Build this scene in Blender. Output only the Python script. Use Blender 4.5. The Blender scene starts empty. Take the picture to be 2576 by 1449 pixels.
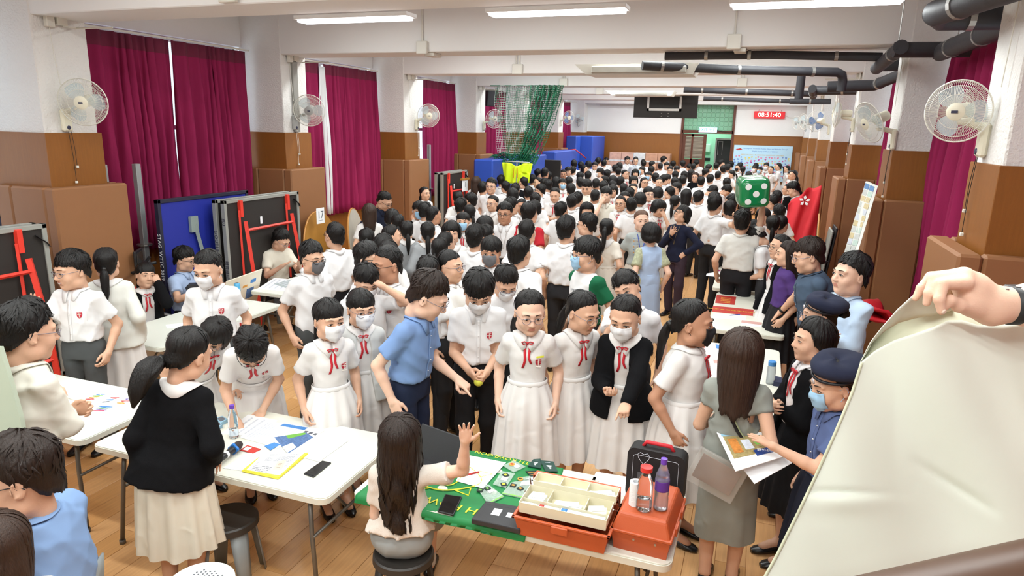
import bpy, math, random
import numpy as np
from mathutils import Matrix, Vector, Euler
C = bpy.data.collections.new('hall'); bpy.context.scene.collection.children.link(C)
SC = bpy.context.scene
random.seed(7); RNG = np.random.RandomState(11)
# ------------------------------------------------------------------ camera
PW, PH, FPX, HC = 2576, 1449, 1698.0, 2.85
def _cam():
    dl = np.array([1920-PW/2, 332-PH/2, FPX]); dl /= np.linalg.norm(dl)
    r = math.radians(1.3); hz = np.array([math.cos(r), math.sin(r), 0])
    n = np.cross(dl, hz); n /= np.linalg.norm(n)
    if n[1] < 0: n = -n
    up = -n; rt = np.cross(dl, up)
    if rt[0] < 0: rt = -rt
    return np.array([rt, dl, up])
RC = _cam(); CO = np.array([0, 0, HC])
cd = bpy.data.cameras.new('camera'); cam = bpy.data.objects.new('camera', cd); C.objects.link(cam)
cd.sensor_width = 36; cd.lens = 36*FPX/PW; cd.clip_start = .05; cd.clip_end = 200
_m = Matrix.Identity(4)
for i in range(3):
    _m[i][0] = RC[i, 0]; _m[i][1] = -RC[i, 1]; _m[i][2] = -RC[i, 2]; _m[i][3] = CO[i]
cam.matrix_world = _m; SC.camera = cam
def ray(px, py):
    v = RC @ np.array([px-PW/2, py-PH/2, FPX]); return v/np.linalg.norm(v)
def at(px, py, X=None, Y=None, Z=None):
    v = ray(px, py)
    t = X/v[0] if X is not None else (Y/v[1] if Y is not None else (Z-HC)/v[2])
    return CO + t*v
# ------------------------------------------------------------------ world, lights, exposure
w = bpy.data.worlds.new('world'); SC.world = w; w.use_nodes = True
bg = w.node_tree.nodes['Background']; bg.inputs[0].default_value = (.80, .90, 1, 1); bg.inputs[1].default_value = 1.6
SC.view_settings.view_transform = 'Standard'; SC.view_settings.look = 'None'
SC.view_settings.gamma = 1; SC.view_settings.use_curve_mapping = False
SC.view_settings.exposure = 0.36
def area(name, loc, sx, sy, power, col=(.94, 1, .975), rot=(0, 0, 0)):
    l = bpy.data.lights.new(name, 'AREA'); l.shape = 'RECTANGLE'; l.size = sx; l.size_y = sy; l.energy = power; l.color = col
    o = bpy.data.objects.new(name, l); o.location = loc; o.rotation_euler = rot; C.objects.link(o); return o
PITCH = 3.77; Y0 = 5.03; NB = 7
BEAMS = [Y0+PITCH*k for k in range(-2, NB)]
LIGHTS = []
for k in range(-1, NB-1):            # rows of tubes at the back edge of every beam
    for i, x in enumerate((-5.65, -3.67, -1.72, .26)):
        if k == 0 and i == 0: continue
        LIGHTS.append((x, Y0+PITCH*k+(.73 if k < 1 else 1.0), 3.79 if k < 1 else 4.25))
for k in range(-2, NB-1):            # the second row inside every bay
    for x in (-5.0, -2.7, -.4):
        LIGHTS.append((x, Y0+PITCH*k+2.2, 4.35))
for x in (-4.8, -2.6, -.4, 1.3): LIGHTS.append((x, -.7, 4.2))  # unseen fill row without fittings, added to brighten the near cloth
for i, (x, y, z) in enumerate(LIGHTS):
    area('tube_and_fill_light', (x, y, z-.04), 1.15, .16, (25 if y < 2.5 else 24))
# ------------------------------------------------------------------ helpers
def srgb(*c):
    if len(c) == 1: c = c[0]
    if isinstance(c, str):
        if len(c) < 7: c = '#'+''.join(ch*2 for ch in c.lstrip('#'))
        c = c.lstrip('#'); c = [int(c[i:i+2], 16)/255 for i in (0, 2, 4)]
    return tuple((x/12.92 if x <= .04045 else ((x+.055)/1.055)**2.4) for x in c[:3])+(1,)
MATS = {}
def M(name, col='#808080', rough=.6, metal=0, var=.06, scale=6, bump=0, bscale=40, stretch=None, emit=0, alpha=1, trans=0, spec=None, coat=0, sub=0):
    if name in MATS: return MATS[name]
    m = bpy.data.materials.new(name); m.use_nodes = True; nt = m.node_tree; N = nt.nodes; L = nt.links
    b = N['Principled BSDF']; c = srgb(col) if isinstance(col, str) else tuple(col)+(1,)*(4-len(col))
    b.inputs['Roughness'].default_value = rough; b.inputs['Metallic'].default_value = metal
    if spec is not None: b.inputs['Specular IOR Level'].default_value = spec
    if coat: b.inputs['Coat Weight'].default_value = coat
    if sub: b.inputs['Subsurface Weight'].default_value = sub; b.inputs['Subsurface Radius'].default_value = (.01, .004, .002); b.inputs['Subsurface Scale'].default_value = 1
    if trans: b.inputs['Transmission Weight'].default_value = trans; b.inputs['IOR'].default_value = 1.33
    if alpha < 1: b.inputs['Alpha'].default_value = alpha
    tc = N.new('ShaderNodeTexCoord'); mp = N.new('ShaderNodeMapping'); L.new(tc.outputs['Object'], mp.inputs[0])
    if stretch: mp.inputs['Scale'].default_value = stretch
    nz = N.new('ShaderNodeTexNoise'); nz.inputs['Scale'].default_value = scale; nz.inputs['Detail'].default_value = 4
    L.new(mp.outputs[0], nz.inputs['Vector'])
    mx = N.new('ShaderNodeMix'); mx.data_type = 'RGBA'
    mx.inputs['A'].default_value = tuple(min(1, x*(1-var)) for x in c[:3])+(1,); mx.inputs['B'].default_value = tuple(min(1, x*(1+var)) for x in c[:3])+(1,)
    L.new(nz.outputs['Fac'], mx.inputs['Factor']); L.new(mx.outputs['Result'], b.inputs['Base Color'])
    if emit:
        b.inputs['Emission Color'].default_value = c; b.inputs['Emission Strength'].default_value = emit
    if bump:
        n2 = N.new('ShaderNodeTexNoise'); n2.inputs['Scale'].default_value = bscale; n2.inputs['Detail'].default_value = 5
        L.new(mp.outputs[0], n2.inputs['Vector'])
        bp = N.new('ShaderNodeBump'); bp.inputs['Strength'].default_value = 1; bp.inputs['Distance'].default_value = bump
        L.new(n2.outputs['Fac'], bp.inputs['Height']); L.new(bp.outputs[0], b.inputs['Normal'])
    MATS[name] = m; return m
def mkmesh(name, V, F, mats=None, midx=None, smooth=True):
    """V Nx3 array; F list of index arrays (n,3)/(n,4) or python lists"""
    me = bpy.data.meshes.new(name); V = np.asarray(V, dtype=np.float32).reshape(-1, 3)
    arrs = []
    for f in (F if isinstance(F, list) and len(F) and isinstance(F[0], np.ndarray) else [F]):
        if isinstance(f, np.ndarray): arrs.append(f)
        else:
            by = {}
            for q in f: by.setdefault(len(q), []).append(q)
            arrs += [np.array(v) for v in by.values()]
    arrs = [a for a in arrs if len(a)]
    tot = np.concatenate([np.full(len(a), a.shape[1], dtype=np.int32) for a in arrs])
    lo = np.concatenate([a.reshape(-1) for a in arrs]).astype(np.int32)
    me.vertices.add(len(V)); me.vertices.foreach_set('co', V.ravel())
    me.loops.add(len(lo)); me.loops.foreach_set('vertex_index', lo)
    me.polygons.add(len(tot)); me.polygons.foreach_set('loop_start', np.concatenate([[0], np.cumsum(tot)[:-1]]).astype(np.int32))
    me.polygons.foreach_set('loop_total', tot)
    me.polygons.foreach_set('use_smooth', np.full(len(tot), bool(smooth)))
    if mats: 
        for m in (mats if isinstance(mats, (list, tuple)) else [mats]): me.materials.append(m)
    if midx is not None: me.polygons.foreach_set('material_index', np.asarray(midx, dtype=np.int32))
    me.update(calc_edges=True)
    return me
def tag(o, label=None, cat=None, group=None, kind=None):
    if label: o['label'] = label
    if cat: o['category'] = cat
    if group: o['group'] = group
    if kind: o['kind'] = kind
    return o
def link(name, me, parent=None, loc=None, rot=None):
    o = bpy.data.objects.new(name, me); C.objects.link(o)
    if parent: o.parent = parent
    if loc is not None: o.location = loc
    if rot is not None: o.rotation_euler = rot
    return o
def empty(name, loc=(0, 0, 0), rz=0, label=None, cat=None, group=None, rot=None):
    o = bpy.data.objects.new(name, None); C.objects.link(o); o.location = loc; o.rotation_euler = rot or (0, 0, rz); o.empty_display_size = .1
    return tag(o, label, cat, group)
def dup(root, loc=None, rot=None, label=None, group=None, name=None):
    r = root.copy(); C.objects.link(r)
    if loc is not None: r.location = loc
    if rot is not None: r.rotation_euler = rot
    if label: r['label'] = label
    if group: r['group'] = group
    def rec(a, b):
        for ch in a.children:
            c = ch.copy(); C.objects.link(c); c.parent = b; rec(ch, c)
    rec(root, r); return r
class MB:
    """mesh builder: collects shapes into one mesh"""
    def __init__(s): s.V = []; s.F = []; s.I = []; s.n = 0; s.mi = 0
    def add(s, V, F):
        V = np.asarray(V, float).reshape(-1, 3)
        for f in F: s.F.append([int(i)+s.n for i in f]); s.I.append(s.mi)
        s.V.append(V); s.n += len(V); return s
    def box(s, lo, hi, bev=0, R=None, t=None):
        lo = np.array(lo, float); hi = np.array(hi, float)
        if bev <= 0:
            V = np.array([[x, y, z] for x in (lo[0], hi[0]) for y in (lo[1], hi[1]) for z in (lo[2], hi[2])])
            F = [(0, 1, 3, 2), (4, 6, 7, 5), (0, 4, 5, 1), (2, 3, 7, 6), (0, 2, 6, 4), (1, 5, 7, 3)]
        else:
            b = min(bev, *(hi-lo)/2.01); V = []; F = []
            for sx in (0, 1):
                for sy in (0, 1):
                    for sz in (0, 1):
                        c = [(lo, hi)[q][a] for a, q in enumerate((sx, sy, sz))]; d = [b if q == 0 else -b for q in (sx, sy, sz)]
                        for a in range(3):
                            V.append([c[i]+(0 if i == a else d[i]) for i in range(3)])
            id = lambda sx, sy, sz, a: ((sx*2+sy)*2+sz)*3+a
            for a in range(3):
                u, v = [i for i in range(3) if i != a]
                for q in (0, 1):
                    pts = []
                    for (p, r) in ((0, 0), (1, 0), (1, 1), (0, 1)):
                        k = [0, 0, 0]; k[a] = q; k[u] = p; k[v] = r; pts.append(id(*k, a))
                    F.append(pts)
                for p in (0, 1):
                    for r in (0, 1):
                        k0 = [0, 0, 0]; k0[u] = p; k0[v] = r; k1 = list(k0); k1[a] = 1
                        F.append([id(*k0, u), id(*k1, u), id(*k1, v), id(*k0, v)])
            for sx in (0, 1):
                for sy in (0, 1):
                    for sz in (0, 1): F.append([id(sx, sy, sz, a) for a in range(3)])
            V = np.array(V); cen = (lo+hi)/2; F2 = []
            for f in F:
                p = V[f]; nrm = np.cross(p[1]-p[0], p[2]-p[0])
                F2.append(f if np.dot(nrm, p.mean(0)-cen) > 0 else f[::-1])
            F = F2
        if R is not None: V = V @ np.array(R).T
        if t is not None: V = V+np.array(t)
        return s.add(V, F)
    def tube(s, pts, r, n=8, caps=True, sq=None):
        """pts polyline, r scalar or list; sq=(a,b) elliptical/rect scaling"""
        P = np.array(pts, float); k = len(P); r = np.broadcast_to(np.array(r, float), (k,))
        T = np.gradient(P, axis=0) if k > 2 else np.repeat((P[1]-P[0])[None], 2, 0)
        T /= np.linalg.norm(T, axis=1)[:, None]+1e-12
        up = np.array([0, 0, 1.]) if abs(T[0][2]) < .9 else np.array([1., 0, 0])
        V = []; A = np.arange(n)*2*math.pi/n
        x = np.cross(up, T[0]); x /= np.linalg.norm(x)
        for i in range(k):
            x = x-T[i]*np.dot(x, T[i]); x /= np.linalg.norm(x); y = np.cross(T[i], x)
            a, b = sq or (1, 1)
            V.append(P[i]+r[i]*(np.cos(A)[:, None]*x*a+np.sin(A)[:, None]*y*b))
        F = []
        for i in range(k-1):
            for j in range(n): F.append((i*n+j, i*n+(j+1) % n, (i+1)*n+(j+1) % n, (i+1)*n+j))
        if caps: F.append(list(range(n))[::-1]); F.append([(k-1)*n+j for j in range(n)])
        return s.add(np.concatenate(V), F)
    def lathe(s, prof, n=24, o=(0, 0, 0), R=None, arc=None):
        V = []; F = []; k = len(prof); o = np.array(o, float)
        for (r, z) in prof:
            for j in range(n):
                a = 2*math.pi*j/n; V.append((r*math.cos(a), r*math.sin(a), z))
        for i in range(k-1):
            for j in range(n): F.append((i*n+j, i*n+(j+1) % n, (i+1)*n+(j+1) % n, (i+1)*n+j))
        if prof[0][0] > 1e-6: F.append(list(range(n))[::-1])
        if prof[-1][0] > 1e-6: F.append([(k-1)*n+j for j in range(n)])
        V = np.array(V)
        if R is not None: V = V @ np.array(R).T
        return s.add(V+o, F)
    def prism(s, poly, z0, z1, R=None, t=None):
        n = len(poly); V = np.array([(x, y, z0) for x, y in poly]+[(x, y, z1) for x, y in poly], float)
        F = [list(range(n))[::-1], list(range(n, 2*n))]+[(i, (i+1) % n, n+(i+1) % n, n+i) for i in range(n)]
        if R is not None: V = V @ np.array(R).T
        if t is not None: V = V+np.array(t)
        return s.add(V, F)
    def grid(s, P, closed=False):
        """P (a,b,3) array"""
        a, b = P.shape[:2]; F = []
        for i in range(a-1):
            for j in range(b if closed else b-1): F.append((i*b+j, i*b+(j+1) % b, (i+1)*b+(j+1) % b, (i+1)*b+j))
        return s.add(P.reshape(-1, 3), F)
    def build(s, name, mats, parent=None, smooth=False, loc=None, rot=None):
        me = mkmesh(name, np.concatenate(s.V), s.F and _split(s.F, s.I)[0], mats, _split(s.F, s.I)[1], smooth)
        return link(name, me, parent, loc, rot)
def _split(F, I):
    by = {}
    for f, i in zip(F, I): by.setdefault(len(f), ([], []))[0].append(f); by[len(f)][1].append(i)
    return [np.array(v[0]) for v in by.values()], np.concatenate([v[1] for v in by.values()])
def rotm(rx=0, ry=0, rz=0):
    return np.array(Euler((math.radians(rx), math.radians(ry), math.radians(rz)), 'XYZ').to_matrix())
def smooth_by_angle(o, deg=35):
    me = o.data; me.polygons.foreach_set('use_smooth', np.ones(len(me.polygons), bool))
    try: me.set_sharp_from_angle(angle=math.radians(deg))
    except Exception: pass
    return o
def text(name, s, size, mat, parent=None, loc=(0, 0, 0), rot=(0, 0, 0), ext=.0006, align='CENTER', M4=None, sx=1):
    cu = bpy.data.curves.new(name, 'FONT'); cu.body = s; cu.size = size; cu.extrude = ext; cu.align_x = align; cu.align_y = 'CENTER'; cu.resolution_u = 2
    cu.materials.append(mat); o = bpy.data.objects.new(name, cu)
    me = bpy.data.meshes.new_from_object(o); bpy.data.objects.remove(o); me.name = 'lettering'
    o = bpy.data.objects.new(name, me); C.objects.link(o); o['kind'] = 'stuff'
    if parent: o.parent = parent
    o.location = loc; o.rotation_euler = rot; o.scale = (sx, 1, 1)
    if M4 is not None: o.matrix_local = M4
    return o
# ------------------------------------------------------------------ materials of the room
WHITE = M('white_plaster', '#eeeeec', .85, var=.025, scale=2, bump=.003, bscale=60)
ROUGHW = M('rough_plaster', '#e6e4e1', .9, var=.02, scale=3, bump=.012, bscale=45)
BEAMW = M('beam_paint', '#eae9e7', .8, var=.02, scale=1.5, bump=.001, bscale=30)
WOOD = M('wood_veneer', '#8a5622', .38, var=.16, scale=9, stretch=(6, 6, .5), bump=.0005, bscale=60)
PADM = M('pad_vinyl', '#91633f', .55, var=.05, scale=5, bump=.0006, bscale=200)
FLW = M('floor_wood', '#dba974', .27, var=.22, scale=5, stretch=(9, .6, 1), bump=.0003, bscale=30)
FLW2 = M('floor_wood_pale', '#e3b27c', .27, var=.2, scale=6, stretch=(11, .6, 1), bump=.0003, bscale=30)
FLW3 = M('floor_wood_dark', '#cf9b63', .27, var=.2, scale=6, stretch=(11, .6, 1), bump=.0003, bscale=30)
LINEW = M('court_line', '#cfc8ba', .5, var=.15, scale=30)
METW = M('conduit_white', '#dedcd2', .5, var=.04)
PIPE = M('black_lagging', '#35353a', .62, var=.2, scale=8, bump=.002, bscale=25)
STEEL = M('steel', '#a9a9a6', .35, metal=.8)
GLASSM = M('window_glass', '#dff0f5', .05, alpha=.25)
def plaster_wall(name, lo, hi, m=None):
    return tag(MB().box(lo, hi).build(name, m or WHITE), kind='structure')
XL, XR, YF = -7.62, 2.02, 28.2
# floor: slab, then each visible board is a piece of it
def floor_far_mat():
    m = bpy.data.materials.new('floor_boards_far'); m.use_nodes = True; nt = m.node_tree; N = nt.nodes; L = nt.links
    b = N['Principled BSDF']; b.inputs['Roughness'].default_value = .3
    tc = N.new('ShaderNodeTexCoord'); mp = N.new('ShaderNodeMapping'); mp.inputs['Rotation'].default_value = (0, 0, math.pi/2); L.new(tc.outputs['Object'], mp.inputs[0])
    br = N.new('ShaderNodeTexBrick'); L.new(mp.outputs[0], br.inputs[0])
    br.inputs['Scale'].default_value = 1; br.inputs['Brick Width'].default_value = 1.8; br.inputs['Row Height'].default_value = .2; br.inputs['Mortar Size'].default_value = .003
    br.inputs['Color1'].default_value = srgb('#d39a60'); br.inputs['Color2'].default_value = srgb('#c98f55'); br.inputs['Mortar'].default_value = srgb('#7a4a22')
    L.new(br.outputs[0], b.inputs['Base Color']); return m
fl = tag(MB().box((XL-.3, -3, -.2), (XR+.3, YF+3, -.012)).build('floor', floor_far_mat()), kind='structure')
far = MB().box((XL, 12.0, -.012), (XR, YF, -.001)); far.box((XL, -3, -.012), (XR, 1.9, 0)).build('floor_surface', MATS.get('x') or fl.data.materials[0], fl)
pm = []
for m in (FLW, FLW2, FLW3): pm.append(MB().box((-.0985, -.8985, -.012), (.0985, .8985, 0), .0015).build('tmp', m).data)
for o in [o for o in C.objects if o.name.startswith('tmp')]: bpy.data.objects.remove(o)
npk = 0
for j in range(7):
    for i in range(48):
        x = XL+.1+.2*i; y = 1.9+.9+1.8*j - (.0 if i % 2 else .0)
        off = [0, .6, 1.2][i % 3]; 
        yy = y+off-.6
        if npk < 300 and -6.3 < x < XR-.05 and (j < 6):
            link('plank', random.choice(pm), fl, (x, yy, 0)); npk += 1
MBp = MB()
for j in range(7):
    for i in range(48):
        x = XL+.1+.2*i; yy = 1.9+.9+1.8*j+[0, .6, 1.2][i % 3]-.6
        if not (-6.3 < x < XR-.05 and (j < 6)) or False:
            MBp.box((x-.0985, yy-.8985, -.012), (x+.0985, yy+.8985, 0))
o = MBp.build('board_field', FLW, fl); o['kind'] = 'stuff'
def court_line(x0, y0, x1, y1, wd=.05, name='court_line'):
    d = Vector((x1-x0, y1-y0, 0)); n = d.length; a = math.atan2(d.y, d.x)
    o = MB().box((0, -wd/2, 0), (n, wd/2, .0015)).build(name, LINEW, fl, (x0, y0, .0002), (0, 0, a))
    return o
court_line(-7.0, 3.50, 1.6, 3.50); court_line(-6.6, 5.45, 1.2, 5.45, .04); court_line(-1.6, 10.15, 1.2, 10.15, .05); court_line(-4.9, 5.0, -4.2, 6.3, .05)
court_line(-6.4, 3.5, -6.4, 27, .05); court_line(.95, 3.5, .95, 27, .05)
ceil = plaster_wall('ceiling', (XL-.3, -3, 4.6), (XR+.5, YF+.3, 4.75), BEAMW)
# walls
wl = MB(); wl.box((XL-.25, -3, 0), (XL, YF, 1.16)); wl.box((XL-.25, -3, 3.93), (XL, YF, 4.6)); o = tag(wl.build('wall_left', WHITE), kind='structure')
MB().box((XL, -3, 0), (XL+.02, YF, 1.14)).build('wainscot', WOOD, o)
wr = MB(); wr.box((XR, -3, 0), (XR+.25, YF, 1.16)); wr.box((XR, -3, 3.93), (XR+.25, YF, 4.6)); o = tag(wr.build('wall_right', WHITE), kind='structure')
MB().box((XR-.02, -3, 0), (XR, YF, 1.14)).build('wainscot', WOOD, o)
plaster_wall('wall_back', (XL-.25, -3.2, 0), (XR+.25, -3, 4.6))
tag(MB().box((XL, -3, 0), (XR, .35, 1.15), .01).build('stage_floor', M('stage_wood', '#b9ab98', .4, var=.2, stretch=(1, 8, 1))), kind='structure')
dx0, dx1 = -3.03, -1.1
bw = MB(); 
for lo, hi in (((XL-.25, YF, 0), (dx0, YF+.25, 4.6)), ((dx1, YF, 0), (XR+.25, YF+.25, 4.6)), ((dx0, YF, 3.86), (dx1, YF+.25, 4.6))): bw.box(lo, hi)
far = tag(bw.build('wall_far', WHITE), kind='structure')
MB().box((XL, YF-.03, 0), (dx0-.05, YF, 2.68)).build('wainscot', WOOD, far)
MB().box((dx1+.05, YF-.03, 0), (XR, YF, 2.68)).build('wainscot', WOOD, far)
MB().box((XL, YF-.045, 2.68), (dx0-.05, YF, 2.71)).box((dx1+.05, YF-.045, 2.68), (XR, YF, 2.71)).build('dado_rail', WOOD, far)
MB().box((-6.4, YF-.06, 3.74), (-3.3, YF, 3.83)).build('cable_trunking', METW, far)
# corridor behind the doorway
GRN = M('mint_paint', '#a9dcc0', .6); 
cor = MB(); cor.box((dx0-1.2, YF+2.4, 0), (dx1+1.2, YF+2.6, 3.9)); cor.box((dx0-1.2, YF+.25, -.02), (dx1+1.2, YF+2.6, 0)); cor.box((dx0-1.3, YF+.25, 0), (dx0-1.2, YF+2.6, 3.9)); cor.box((dx1+1.2, YF+.25, 0), (dx1+1.3, YF+2.6, 3.9)); cor.box((dx0-1.2, YF+.25, 3.9), (dx1+1.2, YF+2.6, 4))
tag(cor.build('wall_corridor', GRN), kind='structure')
area('corridor_light', (-2.2, YF+1.3, 3.7), 1.2, .5, 45, (.85, 1, .93))
DKW = M('dark_door_wood', '#5d2f1c', .4, var=.15, stretch=(6, 6, .6)); BLK = M('black_paint', '#17171a', .5)
# door frame with transom of glass blocks
t = tag(MB().box((dx0-.05, YF-.05, 0), (dx0+.04, YF+.27, 3.9)).box((dx1-.04, YF-.05, 0), (dx1+.05, YF+.27, 3.9)).box((dx0, YF-.05, 2.74), (dx1, YF+.27, 2.86)).box((dx0, YF-.05, 3.84), (dx1, YF+.27, 3.92)).build('door_frame_1', DKW), kind='structure')
GB = M('glass_block', '#9fd6b4', .12, trans=.35, var=.15, scale=30, bump=.004, bscale=60, spec=.6)
gm = MB().box((-.083, -.04, -.083), (.083, .04, .083), .014).build('tmp', GB)
cols = 11; rows = 6
for i in range(cols):
    for j in range(rows): link('glass_block', gm.data, t, (dx0+.125+i*.168, YF+.1, 2.945+j*.168))
bpy.data.objects.remove(gm)
MB().box((dx0+.04, YF+.08, 2.86), (dx1-.04, YF+.11, 3.84)).build('mortar', M('mortar', '#c9d8cd', .8), t)
# open left leaf with louvres
d = empty('door_1', (dx0+.04, YF+.02, 0)); tag(d, kind='structure')
lf = MB(); lf.box((0, 0, 0), (.12, .045, 2.72)); lf.box((.34, 0, 0), (.42, .045, 2.72)); lf.box((.80, 0, 0), (.92, .045, 2.72))
for z0, z1 in ((0, .2), (1.0, 1.75), (2.62, 2.72)): lf.box((.12, 0, z0), (.8, .045, z1))
lf.build('door_leaf', DKW, d)
sl = MB().box((0, -.012, -.028), (.9, .012, .028), .004).build('tmp', M('louvre', '#9a8f80', .5))
for z in np.arange(1.80, 2.6, .052):
    a = link('slat', sl.data, d, (.12, .02, z), (math.radians(35), 0, 0)); a.scale = (.24, 1, 1)
    a = link('slat', sl.data, d, (.42, .02, z), (math.radians(35), 0, 0)); a.scale = (.42, 1, 1)
bpy.data.objects.remove(sl)
# dark inner door at the right of the corridor, notice board
d2 = empty('door_2', (-1.72, YF+1.0, 0)); tag(d2, kind='structure')
MB().box((0, 0, 0), (.66, .05, 2.5)).build('door_leaf', BLK, d2)
MB().box((-.06, -.02, 0), (0, .07, 2.56)).box((0, -.02, 2.5), (.66, .07, 2.56)).box((.05, -.03, 1.9), (.06, 0, 2.45)).box((.22, -.03, 1.9), (.23, 0, 2.45)).box((.05, -.03, 2.44), (.23, 0, 2.45)).build('door_trim', STEEL, d2)
tag(MB().box((-2.62, YF+2.32, 1.95), (-2.05, YF+2.4, 2.3), .01).box((-2.6, YF+2.30, 1.97), (-2.34, YF+2.33, 2.28), .01).box((-2.32, YF+2.30, 1.97), (-2.07, YF+2.33, 2.28), .01).build('switch_cabinet', M('pale_green_metal', '#cfe8d8', .5)), 'pale green switch cabinet on the corridor wall beyond the doorway', 'cabinet')
tag(MB().box((-2.28, YF+2.36, 1.6), (-2.03, YF+2.4, 1.72), .01).build('wall_box', BLK), 'small black box on the mint corridor wall below the cabinet', 'box')
# columns: white shaft, wood cladding, padded foot
def column(name, side, y, first=False):
    s = side; xi = -6.9 if s < 0 else 1.42; xo = XL-.05 if s < 0 else XR+.05
    def bx(m, a, y0, y1, z0, z1, bev=.004):
        lo = (min(a, xo), y0, z0); hi = (max(a, xo), y1, z1); return m.box(lo, hi, bev)
    r = tag(bx(MB(), xi, y, y+.6, 2.6, 4.6, .012).build(name, ROUGHW), kind='structure')
    bx(MB(), xi-s*.025, y-.025, y+.625, 2.0, 2.68).build('wood_cladding', WOOD, r)
    a = xi-s*.05; b = xi-s*.19
    # padded foot in separate vinyl panels: inner face, two on the front
    p = MB(); p.box((min(a, b), y-.14, .03), (max(a, b), y+.74, 2.13), .018); p.build('pad_panel', PADM, r)
    w0, w1 = a-.0*s, xo
    mid = a+(xo-a)*.60
    MB().box((min(a, mid)+.003, y-.14, .03), (max(a, mid)-.003, y-.03, 2.13), .018).build('pad_panel', PADM, r)
    MB().box((min(mid, xo)+.003, y-.14, .03), (max(mid, xo)-.003, y-.03, 2.13), .018).build('pad_panel', PADM, r)
    MB().box((min(a, xo)+.003, y+.63, .03), (max(a, xo)-.003, y+.74, 2.13), .018).build('pad_panel', PADM, r)
    return r
for k in range(-2, NB):
    column('column_left', -1, Y0+PITCH*k); column('column_right', 1, Y0+PITCH*k)
for i, y in enumerate(BEAMS):
    z1 = 4.6; o = tag(MB().box((XL, y+.012, 3.82), (XR, y+.588, z1), .01).build('beam', BEAMW), kind='structure')
# windows in each bay, seen between the curtains
WFR = M('window_frame_white', '#d7dcdf', .4)
def window(n, x, y0, y1, s):
    r = tag(MB().box((x-.04, y0, 1.16), (x+.04, y0+.06, 3.93)).box((x-.04, y1-.06, 1.16), (x+.04, y1, 3.93)).box((x-.04, y0, 1.16), (x+.04, y1, 1.22)).box((x-.04, y0, 3.87), (x+.04, y1, 3.93)).box((x-.03, y0, 2.7), (x+.03, y1, 2.76)).build('window_%d' % n, WFR), kind='structure')
    k = 4
    for i in range(k):
        a = y0+.06+(y1-y0-.12)*i/k; b = y0+.06+(y1-y0-.12)*(i+1)/k
        if i: MB().box((x-.03, a-.02, 1.2), (x+.03, a+.02, 3.9)).build('mullion', WFR, r)
        MB().box((x-.004, a+.02, 1.22), (x+.004, b-.02, 2.7)).build('pane', GLASSM, r); MB().box((x-.004, a+.02, 2.76), (x+.004, b-.02, 3.87)).build('pane', GLASSM, r)
n = 1
for k in range(-1, NB-1):
    window(n, XL-.16, Y0+PITCH*k+.6, Y0+PITCH*(k+1), -1); n += 1
    window(n, XR+.16, Y0+PITCH*k+.6, Y0+PITCH*(k+1), 1); n += 1
# ------------------------------------------------------------------ curtains
VELVET = M('maroon_velvet', '#932250', .85, var=.12, scale=12, stretch=(1, 1, .3), bump=.001, bscale=120, spec=.2)
VELTOP = M('maroon_heading_shaded', '#70203c', .9, var=.1)  # darker heading row, also standing in for weaker light at the curtain top
def curtain(y0, y1, x, z0, z1, s, label, narrow_top=0, seed=0, gather=1.0, slant=0, trk=True):
    """hangs at X=x between y0 and y1; gather = fold depth"""
    rng = np.random.RandomState(seed); n = int((y1-y0)*68); m = 16
    u = np.linspace(0, 1, n); nf = max(3, (y1-y0)/.145)
    ph = np.cumsum(1+.5*np.sin(np.linspace(0, 9, n)+seed)); ph = ph/ph[-1]*nf*2*math.pi
    P = np.zeros((m, n, 3)); g = rng.rand(8)*6
    for i in range(m):
        v = i/(m-1); z = z1+(z0-z1)*v
        amp = (.018+.045*min(1, v*2.2))*gather
        fold = np.sin(ph+.9*np.sin(v*2+g[0]))+.35*np.sin(ph*.53+g[1]+v*1.3)+.25*np.sin(ph*2.1+g[2]+v*3)
        P[i, :, 0] = x+amp*fold*(-s)
        yy = y0+(y1-y0)*u; P[i, :, 1] = yy+.012*np.sin(ph*1.3+v*4)+slant*v*(u if slant > 0 else (1-u))
        P[i, :, 2] = z+.012*np.sin(ph*.5+g[3])*v
    r = MB().grid(P).build('curtain', VELVET, smooth=True); r.data.materials.append(VELTOP)
    mi = np.zeros(len(r.data.polygons), np.int32); mi[:(n-1)*1] = 1; r.data.polygons.foreach_set('material_index', mi)
    # hooks and rail
    if trk: MB().box((x-.015, y0-.05, z1+.012), (x+.015, y1+.05, z1+.035), .003).build('curtain_rail', METW, r)
    so = r.modifiers.new('s', 'SOLIDIFY'); so.thickness = .004
    return tag(r, label, 'curtain', 'maroon velvet curtains on the hall windows')
cx = XL+.16
curtain(-1.9, 4.1, cx, 1.2, 3.86, -1, 'maroon curtain edge before the first brown column at the photo left edge', seed=1)
curtain(5.72, 7.28, cx, 1.17, 3.85, -1, 'left half of the largest maroon curtain, beside the nearest left column', seed=2)
curtain(7.27, 8.70, cx+.02, 1.17, 3.85, -1, 'right half of the largest maroon curtain, above the folded table tennis tables', seed=3, slant=.0)
curtain(9.50, 10.52, cx, 1.17, 3.85, -1, 'narrow maroon curtain directly right of the second left column', seed=4, slant=-.0)
curtain(10.64, 12.47, cx, 1.17, 3.85, -1, 'wide maroon curtain in the second bay beside the white gap', seed=5)
curtain(13.3, 14.0, cx, 1.3, 3.85, -1, 'narrow maroon curtain strip behind the third wall fan', seed=6)
curtain(14.5, 16.25, cx, 1.17, 3.85, -1, 'maroon curtain of the third bay right of the bright window slit', seed=7)
curtain(17.0, 17.6, cx, 1.3, 3.85, -1, 'maroon curtain sliver behind the black wall speaker', seed=8)
curtain(17.85, 20.0, cx, 1.17, 3.85, -1, 'maroon curtain behind the left edge of the green net', seed=9)
curtain(21.0, 23.6, cx, 1.3, 3.85, -1, 'maroon curtain seen through the green net', seed=10)
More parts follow.
